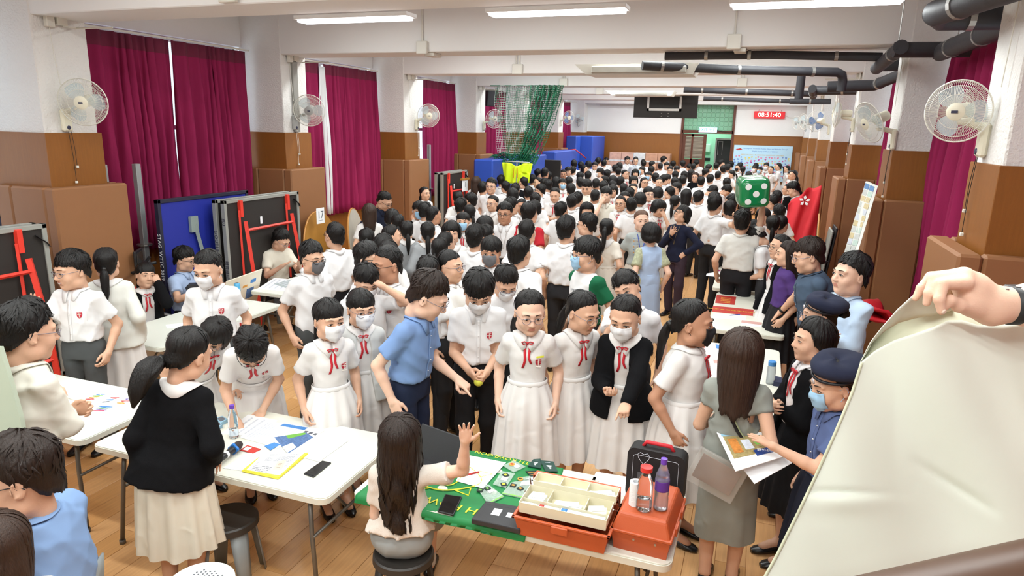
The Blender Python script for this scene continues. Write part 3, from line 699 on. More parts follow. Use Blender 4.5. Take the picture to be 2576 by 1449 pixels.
# ------------------------------------------------------------------ hair on the skull (head frame)
def ellR(D, c, r):
    """distance from head origin-ish centre c along D to ellipsoid radii r centred at c"""
    return 1/np.linalg.norm(D/np.array(r), axis=-1)
def hair_mesh(style, lod, seed=0, sex='m', fr=None):
    rng = np.random.RandomState(seed+5); n = (96, 60, 32)[lod]; m = (16, 11, 7)[lod]
    A = np.arange(n)*2*math.pi/n; a = np.degrees(np.arctan2(np.sin(A), np.cos(A))); aa = np.abs(a)
    c0 = np.array([0, -.012, .030]); rr = (.0765, .0945, .090)
    P_ = {  # front end, temple(60), side(90), ear(110), back(180), top thick, side thick, back thick
     'short': (72, 80, 100, 112, 130, .030, .016, .020), 'spiky': (62, 74, 98, 108, 128, .036, .014, .018), 'crop': (58, 66, 92, 105, 124, .018, .007, .010),
     'fringe': (90, 92, 106, 114, 132, .028, .020, .022), 'swept': (60, 70, 98, 110, 130, .036, .014, .018), 'bald': (40, 60, 95, 108, 126, .010, .006, .008),
     'tied': (52, 68, 98, 112, 134, .010, .012, .014), 'tiedfringe': (84, 88, 106, 114, 134, .014, .014, .014),
     'bob': (88, 92, 100, 100, 100, .024, .028, .026), 'bobopen': (60, 80, 100, 100, 100, .024, .026, .026), 'long': (60, 80, 100, 100, 100, .022, .022, .022), 'longfringe': (88, 92, 100, 100, 100, .022, .024, .022), 'wavy': (60, 78, 100, 100, 100, .018, .022, .02)}[style]
    th = np.interp(aa, [0, 35, 60, 85, 110, 150, 180], [P_[0], P_[0]+2, P_[1], P_[2], P_[3], (P_[3]+P_[4])/2+4, P_[4]])
    hang = {'bob': .075, 'bobopen': .085, 'long': .24, 'longfringe': .22, 'wavy': .34}.get(style, 0)
    if fr is not None: hang = fr
    strand = (rng.rand(n)-.5); lock = np.interp(A, np.linspace(0, 2*math.pi, n//3+2), np.r_[rng.rand(n//3+1)-.5, 0]); jit = strand*.4+lock
    fringe = style in ('fringe', 'short', 'spiky', 'tiedfringe', 'bob', 'longfringe', 'swept')
    tipj = (rng.rand(n)-.5)
    th = np.minimum(th, 106) if hang == 0 else th
    th = th+(jit*7+tipj*9)*(aa < 62)*(1 if fringe else .25)+jit*3*(aa >= 62)
    hangm = (aa > (52 if style in ('bob', 'longfringe') else 58)) & (hang > 0)
    rings = []; T = np.linspace(0, 1, m)
    tt = np.interp(aa, [0, 60, 95, 180], [P_[5], P_[5]*.8, P_[5]*.55, P_[5]*.8]); ts = np.interp(aa, [0, 60, 95, 140, 180], [P_[5]*.55, P_[6], P_[6], P_[7], P_[7]])
    crown = 12
    for i, t in enumerate(T):
        ang = np.radians(np.minimum(th*t**.85, 175)); 
        D = np.stack([np.sin(ang)*np.sin(A), np.sin(ang)*np.cos(A), np.cos(ang)], -1)
        # tilt pole backwards so that the crown sits behind
        cr = math.radians(crown*(1-t)); y = D[:, 1]*math.cos(cr)-D[:, 2]*math.sin(cr); z = D[:, 1]*math.sin(cr)+D[:, 2]*math.cos(cr); D = np.stack([D[:, 0], y, z], -1)
        thick = tt+(ts-tt)*min(1, t*1.3)
        nz = {'spiky': .011, 'short': .010, 'fringe': .006, 'swept': .008, 'crop': .002, 'wavy': .005}.get(style, .0018)
        thick = thick+nz*jit*(math.sin(math.pi*min(1, t*1.15))+.35)+nz*.35*(rng.rand(n)-.5)
        thick = thick*np.where(hangm, 1, np.interp(t, [.5, 1], [1, .30 if fringe else .18]) if True else 1) if True else thick
        if i == 0: thick = np.full(n, P_[5])
        R = ellR(D, c0, rr)
        # neck side: follow the skull inward below the ears
        rings.append(c0+D*(R+thick)[:, None])
    if 'tied' in style and lod < 2:  # parting line
        pass
    last = rings[-1]
    if hang > 0:
        L = (7, 5, 3)[lod]+ (4 if hang > .2 and lod < 2 else 0)
        rad = last-np.array([0, -.012, 0]); ctr = np.array([0, -.012, 0])
        for j in range(1, L+1):
            s = j/L; q = last.copy(); 
            nar = 1-.10*s if hang < .12 else 1-.12*s+.05*math.sin(s*5)
            q[:, 0] = last[:, 0]*nar; q[:, 1] = -.012+(last[:, 1]+.012)*nar-(.030*s if hang > .12 else .008*s)
            q[:, 2] = last[:, 2]-hang*s*(1+.12*jit)
            if style == 'wavy': w = .017*np.sin(s*15+lock*9)*min(1, s*2); q[:, 0] += w*np.sin(A+1)+.012*s*np.sign(q[:, 0]); q[:, 1] += w
            else: q[:, :2] += (.006*jit*s)[:, None]*rad[:, :2]/np.linalg.norm(rad[:, :2], axis=1)[:, None]
            if style == 'bob': q[:, :2] += (.010*math.sin(s*3.0))*rad[:, :2]/np.linalg.norm(rad[:, :2], axis=1)[:, None]
            q[~hangm] = rings[-1][~hangm]*.96 if j == 1 else rings[-1][~hangm]
            rings.append(q)
        e = rings[-1].copy(); e[hangm, :2] = np.array([0, -.02])+(e[hangm, :2]-np.array([0, -.02]))*.72; e[hangm, 2] += .01; rings.append(e)
    else:
        drop = np.interp(aa, [60, 74, 86, 96, 108, 125, 150, 180], [0, .006, .034, .012, .018, .050, .062, .066])*(1+.25*jit)
        if style == 'bald': drop = drop*.7
        base = last+(last-c0)/np.linalg.norm(last-c0, axis=1)[:, None]*np.interp(aa, [60, 90, 180], [0, .003, .008])[:, None]
        for f_, pl in ((.5, .97), (1.0, .86)):
            q = base.copy(); q[:, 2] -= drop*f_; w_ = np.interp(aa, [60, 110], [0, 1]); k_ = 1-(1-pl)*w_*.9; q[:, 0] *= k_; q[:, 1] = -.012+(q[:, 1]+.012)*k_; rings.append(q)
        e = rings[-1].copy(); e = c0+(e-c0)*.88; rings.append(e)
    P = np.array(rings); k = len(rings)
    ST = []; SF = []; base_n = k*n+1
    if lod < 3:
        NS = (110, 40, 22)[lod] if 'tied' not in style else (36, 14, 8)[lod]; sty = style in ('short', 'spiky', 'fringe', 'swept', 'crop'); kk = k-1
        for q_ in range(NS):
            j0 = rng.randint(n); fr_ = aa[j0] < 60
            if style == 'crop' and rng.rand() < .5: continue
            i0 = rng.randint(0, max(1, m-5)) if not (fr_ and sty) else rng.randint(m//3, m-3)
            i1 = min(kk-1, i0+rng.randint(4, 8)+(kk-m if hang else 0)); dj = rng.randint(-2, 3)*(3 if sty else 1)
            if i1-i0 < 2: continue
            path = []
            for a_ in range(i0, i1+1):
                f = (a_-i0)/(i1-i0); p_ = P[a_, int(j0+dj*f) % n]; o_ = p_-c0; o_ = o_/np.linalg.norm(o_); path.append(p_+o_*(.0012+(.006 if sty else .0015)*f**2*rng.rand()-.002*(f == 0)))
            path = np.array(path); e_ = path[-1]-path[-2]; path = np.vstack([path, path[-1]+e_/np.linalg.norm(e_)*(.014 if sty else .008)])
            L_ = len(path); rad_ = (.0042, .0055, .008)[lod]*np.interp(np.linspace(0, 1, L_), [0, .3, 1], [.5, 1, .08])
            b0 = base_n+sum(len(v) for v in ST); Tn = np.gradient(path, axis=0); Tn /= np.linalg.norm(Tn, axis=1)[:, None]; O = path-c0; O /= np.linalg.norm(O, axis=1)[:, None]; Sd = np.cross(Tn, O); Sd /= np.linalg.norm(Sd, axis=1)[:, None]+1e-9
            vv = np.stack([path+Sd*rad_[:, None]*1.6, path+O*rad_[:, None]*.8, path-Sd*rad_[:, None]*1.6], 1).reshape(-1, 3); ST.append(vv)
            for a_ in range(L_-1):
                for b_ in range(2): SF.append((b0+a_*3+b_, b0+a_*3+b_+1, b0+(a_+1)*3+b_+1, b0+(a_+1)*3+b_))
    V = np.concatenate([P.reshape(-1, 3), P[0].mean(0)[None]+[[0, 0, .002]]])
    i, j = np.meshgrid(np.arange(k-1), np.arange(n), indexing='ij'); i = i.ravel(); j = j.ravel(); j2 = (j+1) % n
    Q = np.stack([i*n+j, (i+1)*n+j, (i+1)*n+j2, i*n+j2], 1); Tq = np.stack([np.full(n, k*n), np.arange(n), (np.arange(n)+1) % n], 1)
    if ST: V = np.concatenate([V]+ST); return V, [Q, np.array(SF), Tq]
    return V, [Q, Tq]
def tail_mesh(lod, seed, start, L, side=0, high=False, r=.028, fwd=0, bend=None):
    """ponytail tube in head frame"""
    n = (26, 16, 10)[lod]; m = (14, 9, 6)[lod]; rng = np.random.RandomState(seed+9); s0 = np.array(start, float)
    t = np.linspace(0, 1, m)[:, None]
    if bend is not None: P = s0+t*np.array(bend)+np.array([0, -.03, .015])*np.sin(t*math.pi)
    else:
        out = .05 if high else .02
        P = s0+np.concatenate([side*.06*t, -out*np.sin(np.minimum(t*3, 1.57))+fwd*t*t-.01*t, -L*t**1.15+(.02 if high else 0)*np.sin(t*3.14)], 1)
    prof = r*np.interp(t[:, 0], [0, .08, .3, .75, 1], [.45, .8, 1.05, .75, .12])
    A = np.arange(n)*2*math.pi/n; lock = rng.rand(n)-.5; V = []
    for i in range(m):
        d = P[min(i+1, m-1)]-P[max(i-1, 0)]; d /= np.linalg.norm(d); x = np.cross(d, [0, 1, 0.01]); x /= np.linalg.norm(x)+1e-9; y = np.cross(d, x)
        rr = prof[i]*(1+.35*lock+.08*np.sin(A*5+i*.6)); V.append(P[i]+(rr*np.cos(A))[:, None]*x+(rr*np.sin(A)*.75)[:, None]*y)
    V = np.concatenate(V); i, j = np.meshgrid(np.arange(m-1), np.arange(n), indexing='ij'); i = i.ravel(); j = j.ravel(); j2 = (j+1) % n
    return V, [np.stack([i*n+j, i*n+j2, (i+1)*n+j2, (i+1)*n+j], 1)]
# ------------------------------------------------------------------ person
def seg(a, b, t): return np.array(a)+(np.array(b)-np.array(a))*t
def unit(v): v = np.array(v, float); return v/(np.linalg.norm(v)+1e-9)
CAMXY = np.array([0., 0.])
CNT = {}; HSZ = {True: 1.27, False: 1.26}
def person(px, py, f, label, h=1.65, sex='m', lod=0, skin=1, hair='short', hairm=None, tail=None, head=(0, 0, 0), lean=0, slean=0, twist=0, wide=1.0, chub=0, smile=0,
           arms=('down', 'down'), hands=('relax', 'relax'), pole=(None, None), palm=(None, None), top=None, sleeve='short', bottom='trousers', botm=None, collar='shirt', tuck=True, ribbon=False, badge=False, outer=None, outer_open=True,
           mask=None, glasses=None, belt=True, seat=None, group='students and teachers in the hall', seed=None, shoes=True, feet=0, pos=None, name='person', sash=None, lanyard=None, loose=1.0, cat='person', skirt_len=.41, legs_vis=True, watch=None, hairlen=None, outer_sleeve=True, yoke=None, beret=False, raglan=None):
    seed = int(px*7+py*13) if seed is None else seed; rng = np.random.RandomState(seed % 99991)
    girl = sex == 'f'; h = h*(1.115 if pos is None else 1.0); s = h/1.745; W = wide*.93; HK = (1, .89, .85)[lod]
    # --- upper body frame
    hipz = .93 if seat is None else (seat/s+.11)
    piv = np.array([0, 0, hipz]); up0 = .93
    RU = rotm(0, 0, twist) @ rotm(-lean, slean, 0)
    KT = .90
    def U(p): q = np.array(p, float)-np.array([0, 0, up0]); q[2] *= KT; return piv+RU @ q
    def toT(P): q = (P-piv) @ RU; q[..., 2] = q[..., 2]/KT+up0; return q
    shw = (.160 if not girl else .140)*W
    neck = U((0, -.012, 1.455)); RH = RU @ rotm(0, 0, head[0]) @ rotm(head[1], 0, 0) @ rotm(0, head[2], 0)
    if seat is None and abs(lean) > 40: pass
    HCn = neck+(RU @ rotm(0, 0, head[0]*.4) @ rotm(head[1]*.7, head[2]*.7, 0)) @ np.array([0, .020, .030+.113*HK])
    topl = (HCn+RH @ np.array([0, -.012, .170*HK]))*s
    # --- world placement
    def place(rz):
        c, sn = math.cos(rz), math.sin(rz); off = np.array([c*topl[0]-sn*topl[1], sn*topl[0]+c*topl[1]])
        T = at(px, py, Z=topl[2]) if topl[2] < HC-.02 else at(px, py, Z=HC-.3)
        return T[:2]-off
    if pos is None:
        p = at(px, py, Z=topl[2])[:2]
        for _ in range(3):
            fw = unit(-p); a = math.atan2(fw[1], fw[0])+math.radians(f); rz = a-math.pi/2; p = place(rz)
    else:
        p = np.array(pos[:2], float); fw = unit(-p); rz = math.atan2(fw[1], fw[0])+math.radians(f)-math.pi/2
    root = empty(name, (p[0], p[1], 0), rz, label, cat, group)
    c, sn = math.cos(rz), math.sin(rz)
    def w2l(P): P = np.array(P, float)-np.array([p[0], p[1], 0]); return np.array([c*P[0]+sn*P[1], -sn*P[0]+c*P[1], P[2]])/s
    # --- arms
    SH = {}; EL = {}; WR = {}; HF = {}
    for i, sd in enumerate((1, -1)):       # 0 = person's right (+X)
        S = U((sd*shw, -.008, 1.358)); tg = arms[i]; pl = pole[i]
        pre = {'down': (sd*(shw+.075), .02, .87), 'down2': (sd*(shw+.05), .09, .88), 'cross': (-sd*.05, .20+.012*sd, 1.13+.012*sd), 'front': (sd*.06, .23, .95), 'front2': (sd*.03, .27, 1.05), 'hip': (sd*.17, .05, .99), 'face': (sd*.04, .165, 1.47), 'chest': (sd*.03, .17, 1.28), 'back': (sd*.08, -.16, .95), 'table': (sd*.22, .38, .80), 'up': (sd*.2, .12, 1.95), 'lap': (sd*.08, .22, .98)}
        if isinstance(tg, str):
            q = np.array(pre[tg], float)
            wt = U(q) if tg in ('cross', 'face', 'chest', 'hip', 'back', 'front2', 'lap') or lean == 0 or tg == 'down' and abs(lean) < 20 else q
            if seat is not None and tg in ('table', 'front', 'down'): wt = np.array([q[0], q[1] if tg != 'down' else .15, .78 if tg == 'table' else seat/s+.22])
            if pl is None: pl = {'cross': (sd*.6, -.1, -.8), 'hip': (sd, -.4, 0), 'face': (sd*.5, .0, -1), 'chest': (sd*.7, -.2, -.8), 'back': (sd*.8, -.5, -.2)}.get(tg, (sd*.35, -.8, -.3))
        elif tg[0] == 'w': wt = w2l(tg[1:])
        else: wt = np.array(tg, float)
        if pl is None: pl = (sd*.4, -.6, -.7)
        L1, L2 = .275, .245; d = wt-S; D = np.linalg.norm(d); Dm = min(D, (L1+L2)*.995); u = d/D; wt = S+u*Dm
        co = (L1*L1+Dm*Dm-L2*L2)/(2*L1*Dm); co = max(-1, min(1, co)); pv = np.array(pl, float); pv = pv-u*(pv@u); pv = unit(pv)
        E = S+u*L1*co+pv*L1*math.sqrt(max(0, 1-co*co)); SH[i] = S; EL[i] = E; WR[i] = wt; HF[i] = unit(wt-E)
    # --- legs
    hw = .092*W; fs = feet or (.10 if not girl else .08); LG = []
    for sd in (1, -1):
        H = np.array([sd*hw, 0, hipz-.03])
        if seat is None: K = np.array([sd*(hw+.005), .015+rng.rand()*.02, .49]); An = np.array([sd*fs, -.02+(rng.rand()-.5)*.05, .085])
        else: K = np.array([sd*(hw+.03), .42, seat/s+.09]); An = np.array([sd*(hw+.02), .38+.02*sd, .085])
        LG.append((H, K, An))
    # --- body
    hb = (.0150, .020, .025)[lod]/s; allp = [HCn, piv]+[q for D_ in (SH, EL, WR) for q in D_.values()]+[q for l in LG for q in l]
    A_ = np.array(allp); lo = A_.min(0)-.16; hi = A_.max(0)+.16; lo[2] = max(lo[2], -.02)
    B = Fld(lo, hi, hb)
    def torso(F, off=0, z0=.80, z1=1.47, k=.03, loosew=0, prof=None):
        zs = [.78, .87, .96, 1.07, 1.16, 1.26, 1.36, 1.42, 1.47]
        if girl: rx = [.150, .158, .150, .118, .124, .134, .132, .094, .046]; ry = [.105, .110, .100, .084, .092, .112, .092, .066, .046]
        else: rx = [.150, .155, .152, .140, .146, .158, .152, .108, .054]; ry = [.105, .108, .102, .096, .100, .112, .095, .070, .050]
        rx = np.array(rx)*W+off; ry = np.array(ry)*(W*.5+.5*W*W)*(1+.22*chub)+off
        if loosew: rx[2:5] += loosew; ry[2:5] += loosew
        if off > .02: rx[:4] += np.array([.08, .06, .04, .012]); ry[:4] += np.array([.08, .06, .04, .012])
        sl, P = F.sub(U((0, 0, (z0+z1)/2))-.42, U((0, 0, (z0+z1)/2))+.42, .02)
        if sl is None: return
        q = toT(P); z = q[..., 2]
        a = np.interp(z, zs, rx); b = np.interp(z, zs, ry)
        e = (np.abs(q[..., 0]/a)**2.3+np.abs((q[..., 1]+.008*(z-1.1))/b)**2.3)**(1/2.3)
        d = (e-1)*np.minimum(a, b); d = np.maximum(d, np.maximum(z-z1, z0-z)); F.put(sl, d, k)
        return sl, q
    torso(B, -.012, .82, 1.45)
    for i, sd in enumerate((1, -1)):
        B.cone(SH[i], EL[i], .048*W, .038, .03); B.cone(EL[i], seg(EL[i], WR[i], .3), .038, .0375, .015); B.cone(seg(EL[i], WR[i], .3), WR[i], .0375, .0255, .015); B.cone(WR[i], WR[i]+HF[i]*.02, .0255, .026, .01)
        H, K, An = LG[i]
        if bottom != 'trousers': B.cone(H, K, .078*W, .052, .03); B.cone(K, seg(K, An, .35), .052, .053, .02); B.cone(seg(K, An, .35), An, .053, .036, .02); B.cone(An, An+np.array([0, .13, -.045]), .036, .03, .02)
    B.cone(U((0, -.008, 1.40)), neck+RU @ np.array([0, .005, .02]), .050 if not girl else .044, .052 if not girl else .045, .02)
    V, Q = B.mesh(); hv, hf, hm = head_mesh((.0063, .0090, .0125)[lod], sex, chub, smile)
    Vs = [V]; Fs = [Q]; Ms = [np.zeros(len(Q), np.int32)]; n = len(V)
    hsz = HSZ[girl]*HK
    Vs.append((hv*hsz) @ RH.T+HCn); Fs += [q+n for q in hf]; Ms.append(hm); n += len(hv)
    HM = {}
    for i, sd in enumerate((1, -1)):
        pv = palm[i]; y = HF[i]
        if pv is None: pv = (-sd*1.0, 0, 0) if (isinstance(arms[i], str) and arms[i].startswith('down')) else (0, -.3, -1) if not isinstance(arms[i], str) or arms[i] in ('table', 'front') else (0, -1, 0)
        z = -np.array(pv, float); z = z-y*(z@y); z = unit(z); x = np.cross(y, z)
        # thumb on +X of the mesh: mirror when needed. person's right hand, palm down, fingers forward: thumb points to -X
        mir = -1 if sd == 1 else 1
        R = np.stack([x, y, z], 1); hv, hq = hand_mesh((.0056, .0092, .0115)[lod], hands[i]); g = hv.copy(); g[:, 0] *= mir
        Vs.append((g*(.94 if girl else 1.0)) @ R.T+WR[i]); q = hq+n; Fs.append(q if mir == 1 else q[:, ::-1]); Ms.append(np.zeros(len(hq), np.int32)); n += len(hv); HM[i] = (R, mir)
    me = mkmesh('body', np.concatenate(Vs)*s, Fs, [SKIN[skin], LIP, EYEW, DARK, BROW], np.concatenate(Ms)); link('body', me, root)
    hm_ = hairm or HAIRB
    def hput(nm, V, F, m, scl=1): return link(nm, mkmesh(nm, ((V*hsz*scl) @ RH.T+HCn)*s, F, m), root)
    Vh, Fh = hair_mesh(hair, lod, seed, sex, hairlen)
    hobj = hput('hair', Vh, Fh, hm_)
    if tail:
        tl = {'low': ((0, -.112, -.02), .26, 0, False), 'mid': ((0, -.118, .03), .27, 0, True), 'high': ((0, -.105, .075), .28, 0, True), 'bun': ((0, -.12, .05), .05, 0, False)}
        if isinstance(tail, str): st, L, sd_, hg = tl[tail]; Vt, Ft = tail_mesh(lod, seed, st, L, sd_, hg, .03 if tail != 'bun' else .045)
        else: Vt, Ft = tail_mesh(lod, seed, tail['start'], tail.get('L', .3), r=tail.get('r', .03), bend=tail.get('bend'))
        hput('ponytail', Vt, Ft, hm_)
        if lod < 2:
            st = tl[tail][0] if isinstance(tail, str) else tail['start']; mb = MB(); mb.tube([np.array(st)+[0, .012, .006], np.array(st)+[0, -.008, -.012]], .02, 10); hput('hair_tie', np.concatenate(mb.V), _split(mb.F, mb.I)[0], BELT)
    body_o = root.children[0]
    # --- top
    topm = top or (SHIRT if not girl else DRESS); hs = (.013, .0195, .0235)[lod]/s
    fo = rng.rand(6)*6
    def folds(F, amp):
        g = np.meshgrid(*F.ax, indexing='ij'); x, y, z = g; m = F.F < .05
        x, y, z = x[m], y[m], z[m]; rid = lambda p: (1-np.abs(np.sin(p)))**2.2
        d = -amp*(1.1*rid(13*z+9*x*math.cos(fo[0])+7*y+1.4*np.sin(9*x+fo[1])+.8*np.sin(21*y+fo[5])+fo[2])+.9*rid(17*x*math.sin(fo[0]+.7)+11*y+10*z+1.5*np.sin(8*z+fo[3]))+.5*rid(24*z-19*x+fo[4]+2*np.sin(13*y+fo[5]))-.7)
        F.F[m] += d.astype(np.float32)
    def garment(nm, mat, off, slen, z0, z1, loosew, amp, hemz=None, front_open=0, cuff=0, sleeve_r=(.054, .066), hole=None):
        lo = A_.min(0)-.2; hi = A_.max(0)+.2; lo[2] = max(lo[2], (piv[2]-.30 if abs(lean) < 50 else -.1)); F = Fld(lo, hi, hs)
        torso(F, off, z0, z1, .03, loosew)
        for i, sd in enumerate((1, -1)):
            r0, r1 = sleeve_r; r0 = (r0-(.008 if girl and sleeve_r[0] > .055 else 0))*W**.5+off*.3; r1 = r1-(.006 if outer is not None and nm != 'cardigan' and nm != 'jacket' else 0)*2.5
            if slen == 'none': continue
            F.cone(SH[i]+RU@np.array([-sd*.03, 0, .005]), SH[i], r0*.95, r0*.97, .025)
            F.cone(U((sd*.03, -.012, 1.40)), SH[i]+RU@np.array([0, 0, .012]), .034+off*.4, r0*.80, .03)
            if slen in ('short', 'cap'):
                e = seg(SH[i], EL[i], .68 if slen == 'short' else .38); r1_ = r1 if slen == 'short' else r0
                F.cone(SH[i], e, r0, r1_, .03)
                d = unit(EL[i]-SH[i]); sl, P = F.sub(e-.13, e+.13, 0)
                if sl is not None:
                    cut = (P-e)@d; far_ = np.linalg.norm(P-e, axis=-1)-.105; v = F.F[sl]; F.F[sl] = np.where(far_ < 0, np.maximum(v, cut), v)
            else:
                F.cone(SH[i], EL[i], r0*.95, .054+off*.3, .03); F.cone(EL[i], seg(EL[i], WR[i], .93), .054+off*.3, .042+off*.2, .02)
        if amp: folds(F, amp)
        if front_open or hole is not None:
            sl = tuple(slice(None) for _ in range(3)); g = np.stack(np.meshgrid(*F.ax, indexing='ij'), -1); q = toT(g)
            if front_open:
                wz = np.interp(q[..., 2], [.8, 1.05, 1.25, 1.46], [front_open*1.5, front_open, front_open*1.1, front_open*.9]); dcut = np.maximum(np.abs(q[..., 0])-wz, -(q[..., 1]-.0)); F.F = np.maximum(F.F, -dcut).astype(np.float32)
        V, Q = F.mesh(); return link(nm, mkmesh(nm, V*s, Q, mat), root), F
    tn = 'shirt' if bottom != 'dress' else 'dress_bodice'
    z0 = (.985 if tuck else .82) if bottom != 'dress' else 1.0
    if bottom == 'dress': g1, FT = garment(tn, topm, .010, sleeve, z0, 1.44, .004, .0034*(lod < 2), sleeve_r=(.054, .066))
    else: g1, FT = garment(tn, topm, .014*loose, sleeve, z0, 1.44, (.020 if tuck else .014)*loose, .0050*(lod < 2)+.0015, sleeve_r=(.054, .068))
    if raglan:
        g1.data.materials.append(raglan); me = g1.data; co = np.zeros(len(me.polygons)*3); me.polygons.foreach_get('center', co); co = co.reshape(-1, 3)/s; q = toT(co)
        me.polygons.foreach_set('material_index', (np.abs(q[:, 0])+(q[:, 2]-1.30)*.0 > .135*W).astype(np.int32))
    def field(F, P):
        q = (np.array(P)-F.lo)/F.h; i = np.clip(np.floor(q).astype(int), 0, F.n-2); t = q-i; r = 0
        for a, b, c_ in CORN: r = r+F.F[i[..., 0]+a, i[..., 1]+b, i[..., 2]+c_]*np.abs(1-a-t[..., 0])*np.abs(1-b-t[..., 1])*np.abs(1-c_-t[..., 2])
        return r
    def drape(F, P, d, off, steps=40):
        """march points P along direction d until they sit `off` above the field surface"""
        P = np.array(P, float).copy(); d = np.array(d, float); act = np.ones(P.shape[:-1], bool)
        for _ in range(steps):
            v = (field(F, P) if not isinstance(F, tuple) else np.minimum(field(F[0], P), field(F[1], P)))-off; st = np.clip(v, 0, .02)*.8; st[v > 1] = .01; P += st[..., None]*d
            if (v < .0006).all(): break
        return P
    FO = FT
    if outer:
        g2, FO = garment('cardigan' if outer is KNIT else 'jacket', outer, .026, 'long' if outer_sleeve else 'short', (.80), 1.425, .012, .003, front_open=.052*W if outer_open else 0, sleeve_r=(.060, .064))
    up = RU@np.array([0, 0, 1.]); fwv = RU@np.array([0, 1., 0]); rtv = RU@np.array([1., 0, 0])
    # collar
    ncb = U((0, -.012, 1.436))
    if collar in ('shirt', 'pan'):
        na = (28, 18, 12)[lod]; Pc = []
        rn = .064 if not girl else .055
        for j in range(na+1):
            al = math.radians(12+336*j/na) if collar == 'shirt' else math.radians(4+352*j/na)    # from front-right round the back
            ca, sa = math.sin(al), math.cos(al); fr = max(0, sa)**1.5; col = []
            base = ncb+rtv*ca*rn+fwv*(sa*rn*.95+.012)
            lowf = (-.030 if girl else -.020)*fr
            col.append(base+up*(-.005+lowf)); col.append(base+up*(.022+lowf)-fwv*.0)
            tip = math.exp(-((min(al, 2*math.pi-al)-math.radians(24))/.30)**2)
            rs = ((.008, .018), (.022+.004*tip, .004), (.034+.020*tip, -.01)) if collar == 'shirt' else ((.010, .014), (.034, -.002), (.058-.01*(abs(al-math.pi) > 2.9), -.022))
            for rr_, dz in rs:
                q = base+up*(dz+lowf)+(rtv*ca+fwv*sa)*rr_; q2 = q+up*.03
                dq = drape((FT, FO) if outer else FT, q2[None], -up, .010, 40)[0]; col.append(dq if np.linalg.norm(dq-q2) < .12 else q)
            Pc.append(col)
        mb = MB(); mb.grid(np.array(Pc)*s); o = mb.build('collar', topm if collar == 'shirt' else DRESS, root, smooth=True); md = o.modifiers.new('s', 'SOLIDIFY'); md.thickness = .003; md.offset = 0
    def frontpts(pts, off=.004, F=None, back=False):
        """(x, z) torso coords dropped on the front of the clothes"""
        P = np.array([U((x, .30 if not back else -.30, z)) for x, z in pts]); return drape(F or FT, P, -fwv if not back else fwv, off)
    def patch(nm, poly, mat, off=.0035, F=None, thick=.0012, back=False):
        P = frontpts(poly, off, F, back)*s; c_ = P.mean(0); V = np.concatenate([P, c_[None]]); n_ = len(P); nn = fwv if not back else -fwv
        V2 = np.concatenate([V, V-nn*thick*s*2]); F_ = [(i, (i+1) % n_, n_) for i in range(n_)]+[(i, n_+1+i, n_+1+(i+1) % n_, (i+1) % n_) for i in range(n_)]
        return link(nm, mkmesh(nm, V2, F_, mat, smooth=False), root)
    if lod == 0 and collar == 'shirt' and tn == 'shirt':
        pl_ = [(x, z) for z in np.linspace(1.37, 1.0, 22) for x in (-.014, .014)]; P = frontpts(pl_, .004).reshape(22, 2, 3)*s
        link('placket', mkmesh('placket', P.reshape(-1, 3), [(2*i, 2*i+1, 2*i+3, 2*i+2) for i in range(21)], topm), root).modifiers.new('s', 'SOLIDIFY').thickness = .002
        bt = MB(); 
        for z in (1.33, 1.24, 1.15, 1.06): q = frontpts([(0, z)], .006)[0]*s; bt.lathe([(0, 0), (.0055, 0), (.0055, .002), (0, .002)], 8, q)
        o = bt.build('button', M('button', '#d8d6d2', .4), root); o['kind'] = 'stuff'
    if badge and lod < 2:
        bx, bz = -.085*W, 1.235
        sh = [(-.020, .026), (.020, .026), (.020, -.002), (.014, -.018), (0, -.028), (-.014, -.018), (-.020, -.002)]
        bo = patch('school_badge', [(bx+x, bz+z) for x, z in sh], M('badge_red', '#b8283a', .6), .004)
        if lod == 0:
            q = frontpts([(bx, bz+.004)], .0065)[0]*s; WB = M('badge_white', '#e9e3da', .6); R = np.stack([rtv, up, fwv], 1)
            MB().box((-.017, -.0018, -.0005), (.017, .0018, .0008), R=R, t=q+up*.002).box((-.0022, -.026, -.0005), (.0022, .020, .0008), R=R, t=q).box((-.015, .013, -.0005), (-.007, .018, .0008), R=R, t=q).box((.007, .013, -.0005), (.015, .018, .0008), R=R, t=q).box((-.018, -.036, -.0008), (.018, -.030, .001), R=R, t=q).build('badge_device', WB, root)
            if tn == 'shirt': patch('pocket', [(bx-.045, bz+.035), (bx+.045, bz+.035), (bx+.045, bz-.06), (bx, bz-.075), (bx-.045, bz-.06)], topm, .0015)
    if ribbon and lod < 3:
        zt = 1.385; rb = ribbon if not isinstance(ribbon, bool) else RED
        if lod < 2:
            mb = MB(); kn = frontpts([(0, zt)], .012)[0]
            R = np.stack([rtv, up, fwv], 1)
            for sd in (-1, 1):
                mb.tube([(kn+rtv*sd*x+up*z+fwv*y)*s for x, z, y in ((0, 0, 0), (.020, .012, .006), (.040, .006, .004), (.030, -.010, .002), (.004, -.004, 0))], [.003*s, .007*s, .007*s, .007*s, .003*s], 6, sq=(1, .5))
            mb.box(np.array((-.008, -.008, -.005))*s, np.array((.008, .008, .006))*s, .002, R=R, t=kn*s); mb.build('ribbon_bow', rb, root, smooth=True)
        for sd, L in ((-1, .16), (1, .20)):
            zz = np.linspace(zt, zt-L, 8); P = []
            for k_, z in enumerate(zz): x = sd*(.006+.020*(k_/7)+.006*math.sin(k_)); P += [(x-.0085, z), (x+.0085, z)]
            Pf = frontpts(P, .006 if lod else .0055).reshape(8, 2, 3)*s
            o = link('ribbon_tail', mkmesh('ribbon_tail', Pf.reshape(-1, 3), [(2*i, 2*i+1, 2*i+3, 2*i+2) for i in range(7)], rb), root); md = o.modifiers.new('s', 'SOLIDIFY'); md.thickness = .0015
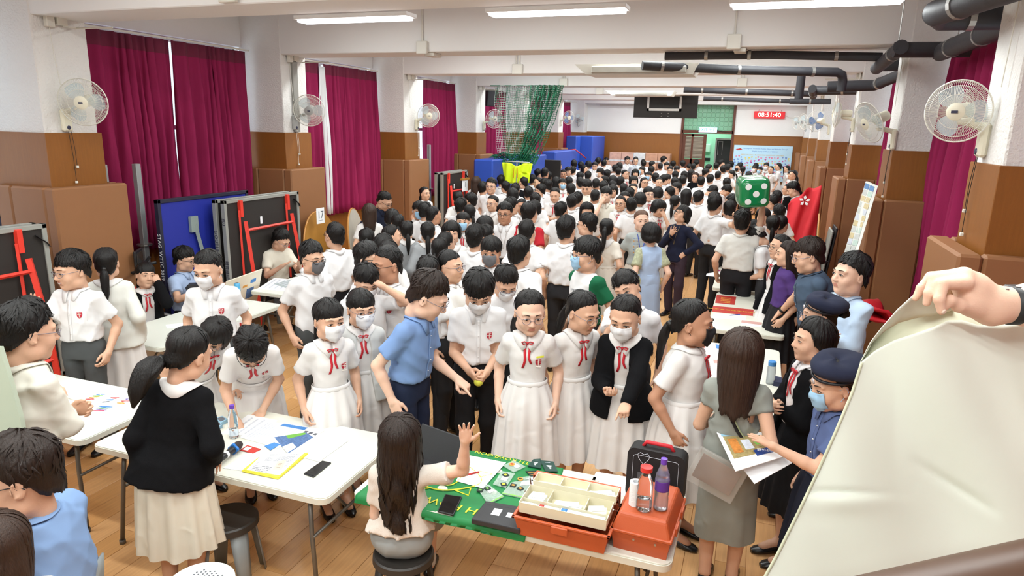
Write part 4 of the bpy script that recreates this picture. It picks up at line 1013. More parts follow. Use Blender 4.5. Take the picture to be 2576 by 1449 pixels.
    if lanyard:
        P = []
        for sd in (-1, 1):
            zz = np.linspace(1.43, 1.12, 9); pts = [(sd*(.052-.048*(k_/8)), z) for k_, z in enumerate(zz)]; P.append(frontpts(pts, .008, FO)*s)
        mb = MB(); mb.tube(P[0], .005*s, 4, sq=(1, .3)); mb.tube(P[1], .005*s, 4, sq=(1, .3))
        bk = [ncb*s+(rtv*math.sin(a_)*.062+fwv*(math.cos(a_)*.062)+up*.006)*s for a_ in np.linspace(math.radians(60), math.radians(300), 10)]; mb.tube(bk, .005*s, 4)
        mb.build('lanyard', lanyard, root)
    # --- lower part
    bm = botm or (TROU if not girl else topm)
    def ringR(z, off=0):
        if girl: return np.interp(z, [.78, .87, .96, 1.07], [.154, .161, .153, .122])*W+off, (np.interp(z, [.78, .87, .96, 1.07], [.108, .112, .103, .087])*(W*.5+.5*W*W))*(1+.22*chub)+off
        return np.interp(z, [.78, .87, .96, 1.07], [.155, .160, .155, .145])*W+off, (np.interp(z, [.78, .87, .96, 1.07], [.110, .113, .108, .103])*(W*.5+.5*W*W))*(1+.22*chub)+off
    RL = np.eye(3)
    def ring(nm, mat, z, hgt, off, N=28):
        rx, ry = ringR(z, off); mb = MB(); G = []
        for dz, e in ((-hgt/2, -.004), (-hgt/2+.002, .002), (hgt/2-.002, .002), (hgt/2, -.006)):
            G.append([U((math.cos(a_)*(rx+e), math.sin(a_)*(ry+e), z+dz))*s for a_ in np.linspace(0, 2*math.pi, N, endpoint=False)])
        mb.grid(np.array(G), True); return mb.build(nm, mat, root, smooth=True)
    if bottom in ('dress', 'skirt', 'longskirt'):
        if lod < 2: ring('waist_sash' if bottom == 'dress' else 'waistband', topm if bottom == 'dress' else bm, 1.04, .05, .020)
        N = (120, 64, 36)[lod]; m_ = (12, 8, 5)[lod]; G = []; npl = 13 if bottom != 'longskirt' else 5
        z1_, z0_ = (1.06, skirt_len); 
        if seat is None:
            for k_ in range(m_):
                t = k_/(m_-1); z = z1_+(z0_-z1_)*t; rx, ry = ringR(max(z, .80), .016)
                fl_ = (.030 if bottom != 'longskirt' else .0)+.055*t**1.1*(1 if bottom != 'longskirt' else .35); am = (.004+.020*t)*(1 if bottom != 'longskirt' else .5)
                a_ = np.linspace(0, 2*math.pi, N, endpoint=False); ph = a_*npl+.6*np.sin(a_*2+fo[0])
                w_ = np.abs(((ph/math.pi) % 2)-1)*2-1; w_ = np.sin(ph)*.6+w_*.4+.25*np.sin(ph*.5+fo[1]+t*2)
                ex = fl_*min(1, t*2.5)+am*w_*min(1, t*6)
                x = np.cos(a_)*(rx+ex); y = np.sin(a_)*(ry+ex*1.0)
                q = np.stack([x, y, np.full(N, z)], 1)
                if z > .93: q = np.array([U(v) for v in q])
                elif lean: 
                    sh_ = U((0, 0, .90)); q = q+np.array([sh_[0], sh_[1], 0])*max(0, 1-(.90-z)/.5)
                q[:, 2] += .008*np.sin(a_*3+fo[2])*t; G.append(q)
            mb = MB(); mb.grid(np.array(G)*s, True); o = mb.build('skirt', bm, root, smooth=True)
        else:
            F = Fld(A_.min(0)-.25, A_.max(0)+.25, hs*1.1)
            F.ell(piv+[0, .0, -.03], (.17*W, .15, .13), .03)
            for H, K, An in LG: F.cone(H+np.array([0, 0, .01]), K+np.array([0, 0, .0]), .105*W, .085, .09)
            F.cone(LG[0][1], LG[1][1], .08, .08, .06)
            for H, K, An in LG: F.cone(K, K+np.array([0, .03, -.16]), .085, .10, .08)
            folds(F, .004); V, Q = F.mesh(); link('skirt', mkmesh('skirt', V*s, Q, bm), root)
    else:
        F = Fld(A_.min(0)-.2, np.maximum(A_.max(0)*[1, 1, 0]+[.2, .2, piv[2]+.18], 0), hs*1.15)
        sl, P = F.sub(piv-.4, piv+.4, 0)
        if seat is None and sl is not None:
            q = toT(P); qz = P[..., 2]; zz = np.where(qz > hipz, q[..., 2], qz); rx, ry = ringR(zz, .008)
            X_ = np.where(qz > hipz, q[..., 0], P[..., 0]); Y_ = np.where(qz > hipz, q[..., 1], P[..., 1])
            e = (np.abs(X_/rx)**2.3+np.abs(Y_/ry)**2.3)**(1/2.3); d = (e-1)*ry; d = np.maximum(d, np.maximum(zz-1.05, .82-zz)); F.put(sl, d, .03)
        else: F.ell(piv+[0, .0, -.03], (.17*W, .135, .13), .03)
        for H, K, An in LG: F.cone(H, K, .098*W, .072, .03); F.cone(K, An+np.array([0, 0, .0]), .072, .062, .03)
        folds(F, .0035); V, Q = F.mesh(); link('trousers', mkmesh('trousers', V*s, Q, bm), root)
        if belt and lod < 2 and tuck: 
            ring('belt', BELT, 1.035, .034, .012)
            q = U((0, ringR(1.035, .014)[1]+.004, 1.035))*s; MB().box((-.022, -.004, -.019), (.022, .004, .019), .003, R=RU, t=q).build('belt_buckle', STEEL, root)
    if shoes and legs_vis:
        for H, K, An in LG:
            mb = MB(); G = []
            for y_, wd_, z1_ in ((-.075, .022, .05), (-.06, .036, .07), (0, .040, .082), (.06, .043, .066), (.12, .046, .046), (.165, .040, .040), (.195, .020, .028)):
                G.append([(An[0]+wd_*math.cos(a_), An[1]+y_+.01, max(0, (z1_*.5)+(z1_*.5)*math.sin(a_))) for a_ in np.linspace(0, 2*math.pi, 12, endpoint=False)])
            mb.grid(np.array(G)*s, True); mb.add(np.array(G[0])*s, [list(range(12))]); mb.add(np.array(G[-1])*s, [list(range(12))[::-1]]); mb.build('shoe', shoes if shoes is not True else SHOE, root, smooth=True)
            if girl and lod == 0 and bottom in ('dress', 'skirt'): MB().tube([An*s, (An+np.array([0, 0, .09]))*s], [.041*s, .047*s], 12).build('sock', M('white_sock', '#dcdad6', .9), root)
    bme = body_o.data; co = np.zeros(len(bme.vertices)*3, np.float32); bme.vertices.foreach_get('co', co); co = co.reshape(-1, 3)/s
    inb = np.all((co > FT.lo+.001) & (co < FT.lo+(FT.n-1)*FT.h-.001), 1); v = np.where(inb, field(FT, co), 1)
    if (v < -.022).any():
        import bmesh
        bm_ = bmesh.new(); bm_.from_mesh(bme); bm_.verts.ensure_lookup_table(); bmesh.ops.delete(bm_, geom=[bm_.verts[int(i)] for i in np.nonzero(v < -.022)[0]], context='VERTS'); bm_.to_mesh(bme); bm_.free()
    # --- face wear (head frame)
    def hbuild(nm, mb, mat, smooth=True): return hput(nm, np.concatenate(mb.V), _split(mb.F, mb.I)[0], mat)
    if mask is not None:
        N = (25, 17, 11)[lod]; m_ = (14, 9, 6)[lod]; hf0 = HF_[((.0063, .0090, .0125)[lod], sex, chub, smile)]
        t, u = np.meshgrid(np.linspace(0, 1, m_), np.linspace(-1, 1, N), indexing='ij'); wd_ = .060*(1+.06*chub)*np.interp(t, [0, .25, .7, 1], [.90, 1.0, .84, .50])
        x = wd_*u; z = -.006-.094*t+.010*np.abs(u)**1.5*(t < .3)+.012*np.exp(-(u*4)**2)*(t < .2)+.012*(1-np.abs(u))*(t > .8)*-1+.008*(t > .8)
        P = np.stack([x, np.full_like(x, .135), z], -1); P = drape(hf0, P, np.array([0, -1., 0]), .0045, 60)
        tent = .103*np.interp(t, [0, .3, .7, 1], [.93, 1.08, 1.04, .86])*(1-.30*np.abs(u)**1.8)
        P[..., 1] = np.maximum(P[..., 1], np.where(np.abs(u) < .8, tent, 0)); G = P
        mb = MB(); mb.grid(np.array(G)[:, ::-1]); o = hbuild('face_mask', mb, mask); md = o.modifiers.new('s', 'SOLIDIFY'); md.thickness = .002
        if lod < 2:
            mb = MB()
            for sd in (-1, 1): mb.tube([(sd*.060, .052, -.012), (sd*.074, .015, .010), (sd*.083, -.012, .018), (sd*.084, -.020, -.005), (sd*.074, .010, -.040), (sd*.056, .045, -.075)], .0012, 4, False)
            hbuild('ear_loop', mb, mask)
    if glasses is not None and lod < 3:
        mb = MB(); nn = (16, 10, 8)[lod]; rr_ = (.0016, .0020, .0026)[lod]
        for sd in (-1, 1):
            mb.tube([(sd*(.033)+.0225*math.cos(a_), .106-.004*abs(math.cos(a_))-.010*max(0, sd*math.cos(a_))**2, .004+.0175*math.sin(a_)) for a_ in np.linspace(0, 2*math.pi, nn)], rr_, 4, False)
            mb.tube([(sd*.055, .094, .010), (sd*.074, .06, .012), (sd*.081, -.01, .010), (sd*.082, -.025, -.004)], rr_, 4, False)
        mb.tube([(-.011, .106, .008), (0, .108, .011), (.011, .106, .008)], rr_, 4, False); hbuild('glasses', mb, glasses)
    if beret:
        mb = MB(); nn = 40 if lod == 0 else 24; G = []
        for t, r_, z in ((0, .0, .070), (.2, .06, .074), (.4, .105, .068), (.6, .128, .045), (.75, .128, .022), (.88, .110, .006), (1, .090, .0)):
            G.append([(r_*math.cos(a_)*1.0+.020*(1-z/.07)*0, -.020+r_*1.12*math.sin(a_)-.02*(t > .3)*(t < .9), z+.004*math.sin(a_*3+1)+.024*math.sin(a_)*(1 if t > .2 else .6)) for a_ in np.linspace(0, 2*math.pi, nn, endpoint=False)])
        mb.grid(np.array(G)[::-1]*np.array([.86, .86, 1])+np.array([0.0, -.012, .062]), True); Rb = rotm(-8, -12, 0); V = np.concatenate(mb.V)@Rb.T; hput('beret', V, _split(mb.F, mb.I)[0], M('beret_navy', '#1b2138', .95, var=.15, bump=.0008, bscale=300))
        mb = MB(); mb.tube([(.089*math.cos(a_), -.022+.101*math.sin(a_), .064+.024*math.sin(a_)) for a_ in np.linspace(0, 2*math.pi, 33)], .007, 6, False); hput('beret_band', np.concatenate(mb.V)@Rb.T, _split(mb.F, mb.I)[0], M('band_black', '#15151c', .5))
        mb = MB(); mb.lathe([(0, .004), (.012, .003), (.013, 0), (0, 0)], 14, (0, 0, 0), R=rotm(-80, 0, 0)); hput('beret_badge', (np.concatenate(mb.V)+[-.03, .098, .095])@Rb.T, _split(mb.F, mb.I)[0], M('badge_metal', '#d8d4d8', .3, metal=.5))
    if watch is not None:
        i, wm = watch; c1 = seg(EL[i], WR[i], .90); R, mir = HM[i]; mb = MB(); mb.tube([(c1-HF[i]*.011)*s, (c1+HF[i]*.011)*s], .034*s, 14, sq=(1, .9)); mb.build('watch_strap', wm, root, smooth=True)
        MB().box((-.018, -.020, -.005), (.018, .020, .006), .004, R=R, t=(c1+R[:, 2]*.033)*s).build('watch_face', BLK, root)
    root['_wr'] = [list(map(float, (WR[i]*s))) for i in (0, 1)]
    return root, dict(s=s, h=h, U=U, RH=RH, HC=HCn, WR=WR, HF=HF, HM=HM, p=p, rz=rz, patch=patch, frontpts=frontpts, FT=FT, FO=FO, EL=EL, SH=SH, up=up, fw=fwv, rt=rtv, RU=RU, hput=hput)
# ------------------------------------------------------------------ the people one by one
WM = M('mask_white', '#e6e7ea', .8, bump=.0005, bscale=200); GM = M('mask_grey', '#68686b', .9); BM = M('mask_blue', '#9cc4e2', .8); KM = M('mask_black', '#1c1c20', .8)
GB_ = M('glasses_black', '#15151a', .3); GS = M('glasses_silver', '#8d8790', .3, metal=.6)
LBLUE = cloth('light_blue_shirt', '#a9bcdc'); MBLUE = cloth('mid_blue_shirt', '#7f9cc6'); SBLUE = cloth('sky_blue_shirt', '#bcd2ea'); STEELB = cloth('steel_blue_shirt', '#46566a'); UNI = cloth('uniform_blue', '#56658f')
GREYD = cloth('grey_dress_knit', '#93968f', .9, .1); CREAMT = cloth('cream_tee', '#d9d3c4'); BLOUSE = M('ivory_blouse', '#e6dbd0', .75, var=.05, scale=20, stretch=(12, 12, 1), bump=.003, bscale=60)
JG = cloth('grey_jacket', '#9a9da0', .7); JW = cloth('white_jacket', '#dadad3', .7); GSK = cloth('grey_skirt', '#9aa0a2', .8); CSK = cloth('cream_skirt', '#dfd6c6'); GREENR = cloth('green_sleeve', '#14603f'); YEL = cloth('yellow_sleeve', '#e9c928'); REDR = cloth('red_sleeve', '#b5232f')
NAVC = cloth('navy_cardigan', '#1c2036', .9, .1); PLUM = cloth('plum_trousers', '#40333f', .8, .1); BDR = cloth('blue_dress', '#a7bcdb'); PURP = cloth('purple_scarf', '#4d3472')
def W_(px, py, Y): p = at(px, py, Y=Y); return ('w', p[0], p[1], p[2])
def WZ(px, py, Z): p = at(px, py, Z=Z); return ('w', p[0], p[1], p[2])
PR = {}
def P(key, px, py, f, label, **k): PR[key] = person(px, py, f, label, seed=len(PR)*37+5, **k); return PR[key]
GD = dict(sex='f', bottom='dress', collar='pan')
P('f1', 66, 757, 118, 'boy with glasses and folded arms in a cream long-sleeved shirt at the left edge', h=1.70, hair='spiky', sleeve='long', top=SHIRTC, arms=('cross', 'cross'), glasses=GS, lean=5, head=(-12, -4, 0), botm=TROUB)
P('f2', 172, 630, -38, 'laughing boy with glasses lifting a hand to his chin before the left table tennis table', h=1.62, hair='short', top=SHIRT, arms=((.10, .30, 1.30), 'down'), hands=('open', 'relax'), palm=((0, -1, .2), None), glasses=GS, head=(-22, -6, 0), smile=1, botm=TROUG, badge=True)
P('f3', 262, 620, 168, 'girl with a low ponytail seen from behind in a white and grey hooded jacket', h=1.62, lod=1, hair='tied', tail='low', outer=JW, outer_open=False, **GD)
P('f4', 366, 658, 8, 'seated girl in a black cardigan and red ribbon resting her cheek on her hand', h=1.62, lod=1, hair='tiedfringe', hairm=HAIRB, tail='low', outer=KNIT, ribbon=True, seat=.40, arms=('table', (-.11, .12, 1.03)), pole=(None, (-.2, .5, -1)), hands=('flat', 'claw'), head=(10, 2, -8), **GD)
P('f5', 465, 620, 48, 'seated man with glasses in a light blue shirt behind the name-sign table', h=1.72, lod=1, hair='short', top=LBLUE, seat=.40, arms=('table', 'table'), hands=('flat', 'flat'), glasses=GB_, head=(10, -10, 0))
P('f6', 513, 630, -12, 'crop-haired boy in a white mask standing at the table with the water bottle', h=1.64, hair='crop', badge=True, mask=WM, head=(-20, -18, 0), botm=TROUG)
P('f7', 716, 580, 30, 'seated man with glasses in a cream tee reading papers below the red frame', h=1.74, lod=1, hair='swept', top=CREAMT, collar='none', sleeve='short', seat=.45, arms=((.16, .40, .80), (-.10, .42, .80)), hands=('flat', 'flat'), glasses=GS, head=(20, -22, 0), botm=cloth('khaki', '#8b7a68'), tuck=False, lean=12)
P('f8', 785, 608, 30, 'boy with glasses and a dark grey mask standing left of the back-turned boy', h=1.66, lod=1, hair='spiky', mask=GM, glasses=GB_, tuck=False, botm=TROUG, head=(6, -8, 0))
P('f9', 842, 557, -150, 'boy seen from behind in white shirt and black trousers before the leaning white board', h=1.68, lod=1, hair='crop', glasses=GB_, botm=TROUB)
P('f10', 826, 750, 14, 'ponytailed girl in white mask and red ribbon, leftmost of the standing front girls', h=1.51, hair='tiedfringe', tail='low', ribbon=True, badge=True, mask=WM, arms=('down', 'down'), head=(10, -6, 0), **GD)
P('f11', 908, 726, 10, 'girl in glasses and white mask with an open pale grey jacket', h=1.50, hair='tiedfringe', tail='low', outer=cloth('pale_grey_jacket', '#c9cac8', .75), ribbon=True, mask=WM, glasses=GS, arms=('down', 'down'), head=(8, -8, 0), badge=False, **GD)
P('f12', 632, 866, 0, 'bent-over girl with glasses writing on the table beside the purple-capped bottle', h=1.56, hair='short', ribbon=True, badge=True, glasses=GB_, lean=42, head=(0, -28, 0), arms=(WZ(592, 1055, .79), WZ(662, 1030, .78)), hands=('grip', 'flat'), **GD)
P('f13', 548, 818, 30, 'long-haired girl with glasses leaning in behind the black cardigan girl', h=1.50, lod=1, hair='longfringe', ribbon=True, glasses=GS, lean=34, head=(-50, -20, 0), arms=('down', (-.15, .35, .95)), **GD)
P('f14', 492, 818, 152, 'large girl seen from behind in a black cardigan with a low curly ponytail', h=1.585, wide=.95, slean=9, hair='tied', tail={'start': (-.04, -.105, -.035), 'L': .3, 'r': .052, 'bend': (-.015, -.05, -.22)}, outer=KNIT, outer_open=False, lean=6, head=(-24, -12, 0), arms=((.19, .10, .88), (-.19, .02, .86)), top=cloth('ivory_dress', '#e0d9c8'), skirt_len=.40, **GD)
P('f15', 22, 1094, -128, 'man with glasses in a blue shirt seated at the bottom left corner', h=1.88, wide=1.22, hair='short', hairm=HAIRD, top=MBLUE, sleeve='long', seat=.45, arms=('lap', 'lap'), glasses=GB_, head=(30, -4, 0), lean=2)
P('f16', -20, 1290, 170, 'head of a brown-haired person cut off by the bottom left corner', h=1.60, lod=1, sex='f', hair='long', hairm=HAIRM, seat=.45, top=BLOUSE, collar='none', arms=('lap', 'lap'), lean=8)
P('f17', 1005, 1042, 168, 'seated woman with long wavy brown hair and ivory blouse raising her right hand', h=1.46, sex='f', hair='wavy', hairm=HAIRD, hairlen=.40, seat=.45, top=BLOUSE, collar='none', sleeve='short', bottom='skirt', botm=GSK, arms=(W_(1170, 1110, 3.05), 'lap'), pole=((.8, .2, -.8), None), hands=('open', 'relax'), palm=((0, -1, 0), None), skin=0, loose=1.5)
P('f18', 1105, 690, 58, 'man with glasses in a mid blue short-sleeved shirt pointing down over the green flag', h=1.72, hair='swept', hairm=HAIRD, top=cloth('denim_blue_shirt', '#7795c4'), botm=NAVY, glasses=GS, lean=10, head=(18, -20, 0), arms=('down', W_(1152, 955, 4.25)), pole=(None, (-.2, -.3, -1)), hands=('relax', 'point'), skin=0)
P('f19', 1207, 690, 4, 'boy in a white mask looking down and holding a yellow ball', h=1.66, hair='fringe', badge=True, mask=WM, head=(0, -30, 0), arms=((.07, .24, .97), (-.05, .25, .96)), hands=('grip', 'grip'), palm=((-1, 0, .2), (1, 0, .2)), botm=TROUB, lean=4)
P('f20', 1278, 676, 12, 'boy with glasses and white mask in a white tee with yellow sleeves', h=1.64, lod=1, hair='spiky', mask=WM, glasses=GS, head=(0, -26, 0), collar='none', tuck=False, raglan=YEL, lean=8)
P('f21', 1336, 730, -4, 'unmasked girl with round glasses and a side ponytail in front of the yellow sleeves', h=1.60, hair='tied', tail={'start': (.05, -.08, -.05), 'L': .3, 'r': .032, 'bend': (.02, .16, -.27)}, ribbon=True, badge=True, glasses=GS, head=(14, -14, 0), arms=('down', 'down'), skin=0, **GD)
P('f22', 1478, 733, 32, 'girl in profile with glasses and low ponytail behind the black cardigan girl', h=1.58, hair='tied', tail='low', ribbon=True, glasses=GS, head=(14, -12, 0), lean=6, **GD)
P('f23', 1572, 745, -10, 'girl in a white mask and open black cardigan pointing at the table', h=1.60, hair='tied', tail='low', ribbon=True, badge=True, mask=WM, outer=KNIT, head=(-4, -12, 0), arms=((.05, .30, 1.06), W_(1562, 1062, 4.0)), hands=('claw', 'point'), palm=((0, 0, 1), None), lean=8, **GD)
P('f24', 1560, 682, -8, 'boy tilting his head with a hand on his chin behind the glasses girl', h=1.66, lod=1, hair='short', head=(-8, -8, 24), arms=('face', 'down'), hands=('claw', 'relax'))
P('f25', 1748, 750, 72, 'large girl in profile wearing a black mask and red ribbon, low ponytail', h=1.62, hair='tied', tail='low', ribbon=True, mask=KM, skin=2, wide=1.12, chub=1, head=(10, -4, 0), **GD)
P('f26', 1872, 826, 176, 'woman seen from behind in a grey dress with brown hair over her shoulders', h=1.57, hair='long', hairm=HAIRM, hairlen=.27, sex='f', top=GREYD, bottom='longskirt', botm=GREYD, collar='none', sleeve='cap', skirt_len=.36, loose=1.1, badge=False, tuck=False, belt=False, arms=('down', (-.14, .26, 1.02)), wide=1.05)
P('f27', 2093, 900, -58, 'girl in navy beret and blue mask holding a leaflet before the grey dress woman', h=1.52, sex='f', hair='tied', tail='bun', mask=BM, beret=True, top=UNI, sleeve='short', bottom='skirt', botm=cloth('navy_skirt', '#1b1f2e'), skirt_len=.42, head=(0, -16, 0), arms=('down', (-.0, .34, 1.16)), pole=(None, (-.5, -.4, -.9)), hands=('relax', 'flat'), palm=(None, (0, 0, -1)), collar='shirt')
P('f28', 2056, 800, -62, 'girl in a black blazer with bare dark hair between the two berets', h=1.60, lod=1, sex='f', hair='bobopen', hairlen=.05, top=SHIRT, outer=KNIT, bottom='skirt', botm=TROUB, arms=('cross', 'cross'), ribbon=True, collar='shirt')
P('f29', 2072, 745, -72, 'girl with glasses in the farther navy beret in front of the light blue shirt', h=1.60, lod=1, sex='f', hair='tied', tail='bun', beret=True, glasses=GS, top=LBLUE, bottom='skirt', botm=MATS['navy_skirt'])
P('f30', 2152, 637, -42, 'young man in a light blue shirt with folded arms before the padded column', h=1.74, hair='swept', top=SBLUE, sleeve='long', arms=('cross', 'cross'), head=(-8, 2, 0), botm=TROUB, skin=0)
P('f31', 2030, 598, -72, 'heavy man with glasses in a steel blue shirt leaning on the white table', h=1.72, hair='short', hairm=HAIRD, top=STEELB, wide=1.16, chub=1, glasses=GS, smile=1, lean=14, arms=(WZ(1940, 815, .80), WZ(1955, 795, .80)), hands=('flat', 'flat'), botm=TROUB, watch=(0, BELT), tuck=False)
P('f32', 1968, 588, -58, 'smiling girl with black glasses and blazer beside the steel blue shirt man', h=1.62, lod=1, hair='tied', tail='low', glasses=GB_, outer=KNIT, ribbon=True, smile=1, **GD)
P('f33', 1988, 606, -78, 'woman with a purple scarf mostly hidden by the steel blue shirt man', h=1.60, lod=1, sex='f', hair='long', hairm=HAIRD, top=PURP, bottom='skirt', botm=TROUB, collar='none')
P('f34', 1870, 527, 172, 'man seen from behind raising the green inflatable die on his right hand', h=1.74, lod=1, hair='short', top=cloth('greyish_shirt', '#d5d3cd'), arms=((.20, .10, 1.93), 'down'), pole=((.8, .3, -.3), None), hands=('open', 'relax'), palm=((0, .2, 1), None), botm=TROUB, wide=1.08)
P('f35', 1838, 502, 178, 'boy with shaved sides seen from behind under the green die', h=1.68, lod=1, hair='crop')
P('f36', 1800, 490, 150, 'tall boy reaching an arm round the shaved boy under the die', h=1.74, lod=1, hair='short', arms=(W_(1850, 545, 10.6), 'down'), pole=((.8, .1, -.6), None))
P('f37', 1726, 518, -30, 'woman with glasses and navy cardigan looking up, one hand on her chest', h=1.62, lod=1, sex='f', hair='bob', glasses=GB_, top=NAVC, sleeve='long', collar='none', bottom='trousers', botm=PLUM, arms=('chest', 'hip'), hands=('flat', 'relax'), head=(-14, 22, 0), tuck=False, lanyard=M('brown_lanyard', '#6a5a40', .6), lean=-4)
P('f38', 1662, 503, 30, 'bob-haired girl covering her nose with one hand', h=1.60, lod=1, hair='bob', arms=('down', 'face'), hands=('relax', 'claw'), ribbon=True, head=(10, -16, 0), **GD)
P('f39', 1615, 527, 12, 'smiling woman with tied-back hair, striped tee and blue lanyard', h=1.66, lod=1, sex='f', hair='tied', hairm=M('hair_light_brown', '#5b3b27', .5, var=.4, scale=90, stretch=(1, 1, .12), bump=.003, bscale=170), skin=0, smile=1, collar='none', top=M('striped_tee', '#a9b0ae', .8), bottom='skirt', botm=DRESSC, lanyard=M('blue_lanyard', '#2a49b8', .5))
P('f40', 1640, 560, -160, 'woman with bobbed hair seen from behind in a light blue dress with patterned sleeves', h=1.60, lod=1, sex='f', hair='bob', top=BDR, bottom='longskirt', botm=BDR, skirt_len=.42, collar='none', tuck=False, raglan=M('floral_sleeve', '#a8ab8e', .8, var=.6, scale=40), skin=0)
P('f41', 1527, 548, 172, 'girl with a mid ponytail seen from behind in a cream dress', h=1.58, lod=1, hair='tied', tail='mid', top=DRESSC, **GD)
P('f42', 1478, 595, -48, 'boy in glasses and blue mask with a white tee and green shoulder', h=1.68, hair='fringe', mask=BM, glasses=GS, collar='none', tuck=False, raglan=GREENR, head=(-16, -2, 0), loose=1.2)
P('f43', 1306, 593, 150, 'broad boy seen from behind in white shirt with a dark lanyard at the centre', h=1.72, lod=1, hair='short', lanyard=M('navy_lanyard', '#22304f', .6), wide=1.1)
P('f44', 1425, 543, 160, 'tall boy with spiky hair seen from behind left of the ponytail girl', h=1.74, lod=1, hair='spiky', wide=1.05)
P('f45', 1480, 536, -110, 'boy with glasses in left profile behind the spiky-haired boy', h=1.66, lod=1, hair='short', glasses=GB_)
P('f46', 1478, 510, 6, 'woman with long dark hair looking down behind the spiky-haired boy', h=1.60, lod=1, sex='f', hair='long', bottom='skirt', botm=DRESSC, head=(0, -20, 0), collar='none')
P('f47', 1235, 595, -8, 'boy with fringe and charcoal mask facing us at the centre left', h=1.66, lod=1, hair='fringe', mask=GM, skin=2, head=(0, -6, 0), badge=False)
P('f48', 1130, 627, 48, 'round-faced boy with wire glasses in right profile behind the blue shirt man', h=1.66, lod=1, hair='crop', glasses=GS, chub=1, wide=1.1, head=(8, 0, 0))
P('f49', 1078, 643, 165, 'boy with black hair seen from behind left of the round-faced boy', h=1.62, lod=1, hair='short')
P('f50', 972, 616, -38, 'tanned boy in a badged shirt looking left, black trousers and watch', h=1.68, lod=0, hair='crop', badge=True, skin=2, glasses=GB_, head=(-20, -4, 0), botm=TROUB, watch=(1, BELT))
P('f51', 922, 608, 62, 'boy with glasses and white mask in right profile beside the tanned boy', h=1.68, lod=1, hair='short', mask=WM, glasses=GB_)
P('f52', 925, 670, 14, 'boy looking down with a raised hand on his brow', h=1.62, lod=1, hair='short', mask=WM, head=(0, -28, 0), arms=('down', (-.10, .15, 1.50)), pole=(None, (-.9, .1, -.8)), hands=('relax', 'claw'))
P('f53', 1270, 509, -8, 'boy with round black glasses and lanyard facing us in the crowd centre', h=1.70, lod=1, hair='spiky', glasses=GB_, skin=2, lanyard=M('pale_lanyard', '#b9b3b0', .7), head=(-6, -4, 0))
P('f54', 1332, 508, 150, 'boy from behind in a cream tee with red sleeves', h=1.72, lod=1, hair='short', collar='none', top=CREAMT, raglan=REDR, tuck=False, mask=WM)
P('f55', 1326, 550, 160, 'boy seen from behind in front of the red-sleeved tee', h=1.68, lod=1, hair='crop', mask=WM)
P('f56', 1196, 564, 155, 'slim boy seen from behind left of the boy with round glasses', h=1.66, lod=1, hair='short')
P('f57', 976, 484, 40, 'man with glasses in a dark navy jacket bending near the maroon curtain', h=1.72, lod=1, hair='crop', top=cloth('dark_navy', '#20263a'), sleeve='long', glasses=GB_, lean=14, head=(14, -20, 0))
P('f58', 1054, 506, 0, 'girl with messy fringe, blue mask and black cardigan', h=1.58, lod=1, hair='fringe', outer=KNIT, mask=BM, ribbon=True, **GD)
P('f59', 1396, 471, -8, 'centre-parted girl with folded arms and red ribbon behind the crowd middle', h=1.62, lod=1, hair='tied', tail='low', arms=('cross', 'cross'), ribbon=True, head=(0, -14, 0), **GD)
P('f60', 1475, 452, -14, 'heavy boy with open collar looking down in the crowd middle', h=1.74, lod=1, hair='short', wide=1.14, chub=1, head=(0, -22, 0), top=SHIRTC)
P('f61', 1526, 469, -12, 'boy pressing fingers to his nose in the crowd middle', h=1.68, lod=1, hair='fringe', arms=('face', 'down'), hands=('claw', 'relax'), top=SHIRTC, skin=0)
P('f62', 1562, 491, -14, 'girl with round glasses and folded arms left of the striped tee woman', h=1.58, lod=1, hair='tied', tail='low', arms=('cross', 'cross'), glasses=GB_, ribbon=True, badge=True, smile=1, **GD)
P('f63', 1990, 458, -80, 'tall young man in a grey-white long-sleeved shirt bending forward by the red cloth', h=1.76, lod=1, hair='short', sleeve='long', top=cloth('greywhite_shirt', '#cfd0cf'), lean=16, head=(0, -10, 0), botm=TROUB, arms=('down', (-.1, .3, .95)))
P('f64', 1236, 448, -14, 'smiling man with glasses in a white shirt near the yellow bib', h=1.72, lod=1, hair='swept', glasses=GS, smile=1)
P('f65', 1240, 490, -34, 'smiling girl with thin glasses looking left below the smiling man', h=1.58, lod=1, hair='tied', tail='low', glasses=GS, smile=1, **GD)
P('f66', 1632, 468, 22, 'smiling girl with thin glasses and red ribbon looking right, tall above her neighbours', h=1.64, lod=1, hair='tiedfringe', tail='low', glasses=GS, smile=1, ribbon=True, skin=0, **GD)
P('f67', 1750, 433, -12, 'smiling woman with loose brown hair, glasses and black top in the far crowd', h=1.60, lod=2, sex='f', hair='long', hairm=HAIRM, glasses=GS, smile=1, top=KNIT, collar='none', bottom='skirt', botm=TROUB)
# ---- crowd templates
TP = {}
def T(key, look, **k):
    r, d = person(0, 0, 0, look, pos=(0, -50.0), lod=2, h=1.65, seed=len(TP)*11+3, **k); TP[key] = (r, look)
T('b1', 'black-haired boy in white', hair='short')
T('b2', 'crop-haired boy in white', hair='crop', skin=2, botm=TROUG)
T('b3', 'boy with a fringe', hair='fringe', skin=1)
T('b4', 'boy with glasses', hair='short', glasses=GB_, skin=1)
T('b5', 'boy in a mask', hair='fringe', mask=WM)
T('b6', 'boy with bowed head', hair='short', head=(0, -38, 0), lean=10, arms=('front', 'front'))
T('b7', 'boy with glasses in a pale grey shirt', hair='swept', glasses=GB_, top=cloth('pale_grey_shirt', '#c3cbd3'))
T('g1', 'girl with tied hair', hair='tied', tail='low', ribbon=True, **GD)
T('g2', 'bob-haired girl', hair='bob', ribbon=True, **GD)
T('g3', 'girl with glasses and a ponytail', hair='tied', tail='mid', glasses=GB_, ribbon=True, arms=('cross', 'cross'), **GD)
T('g4', 'girl in a blue mask', hair='tiedfringe', tail='low', mask=BM, ribbon=True, **GD)
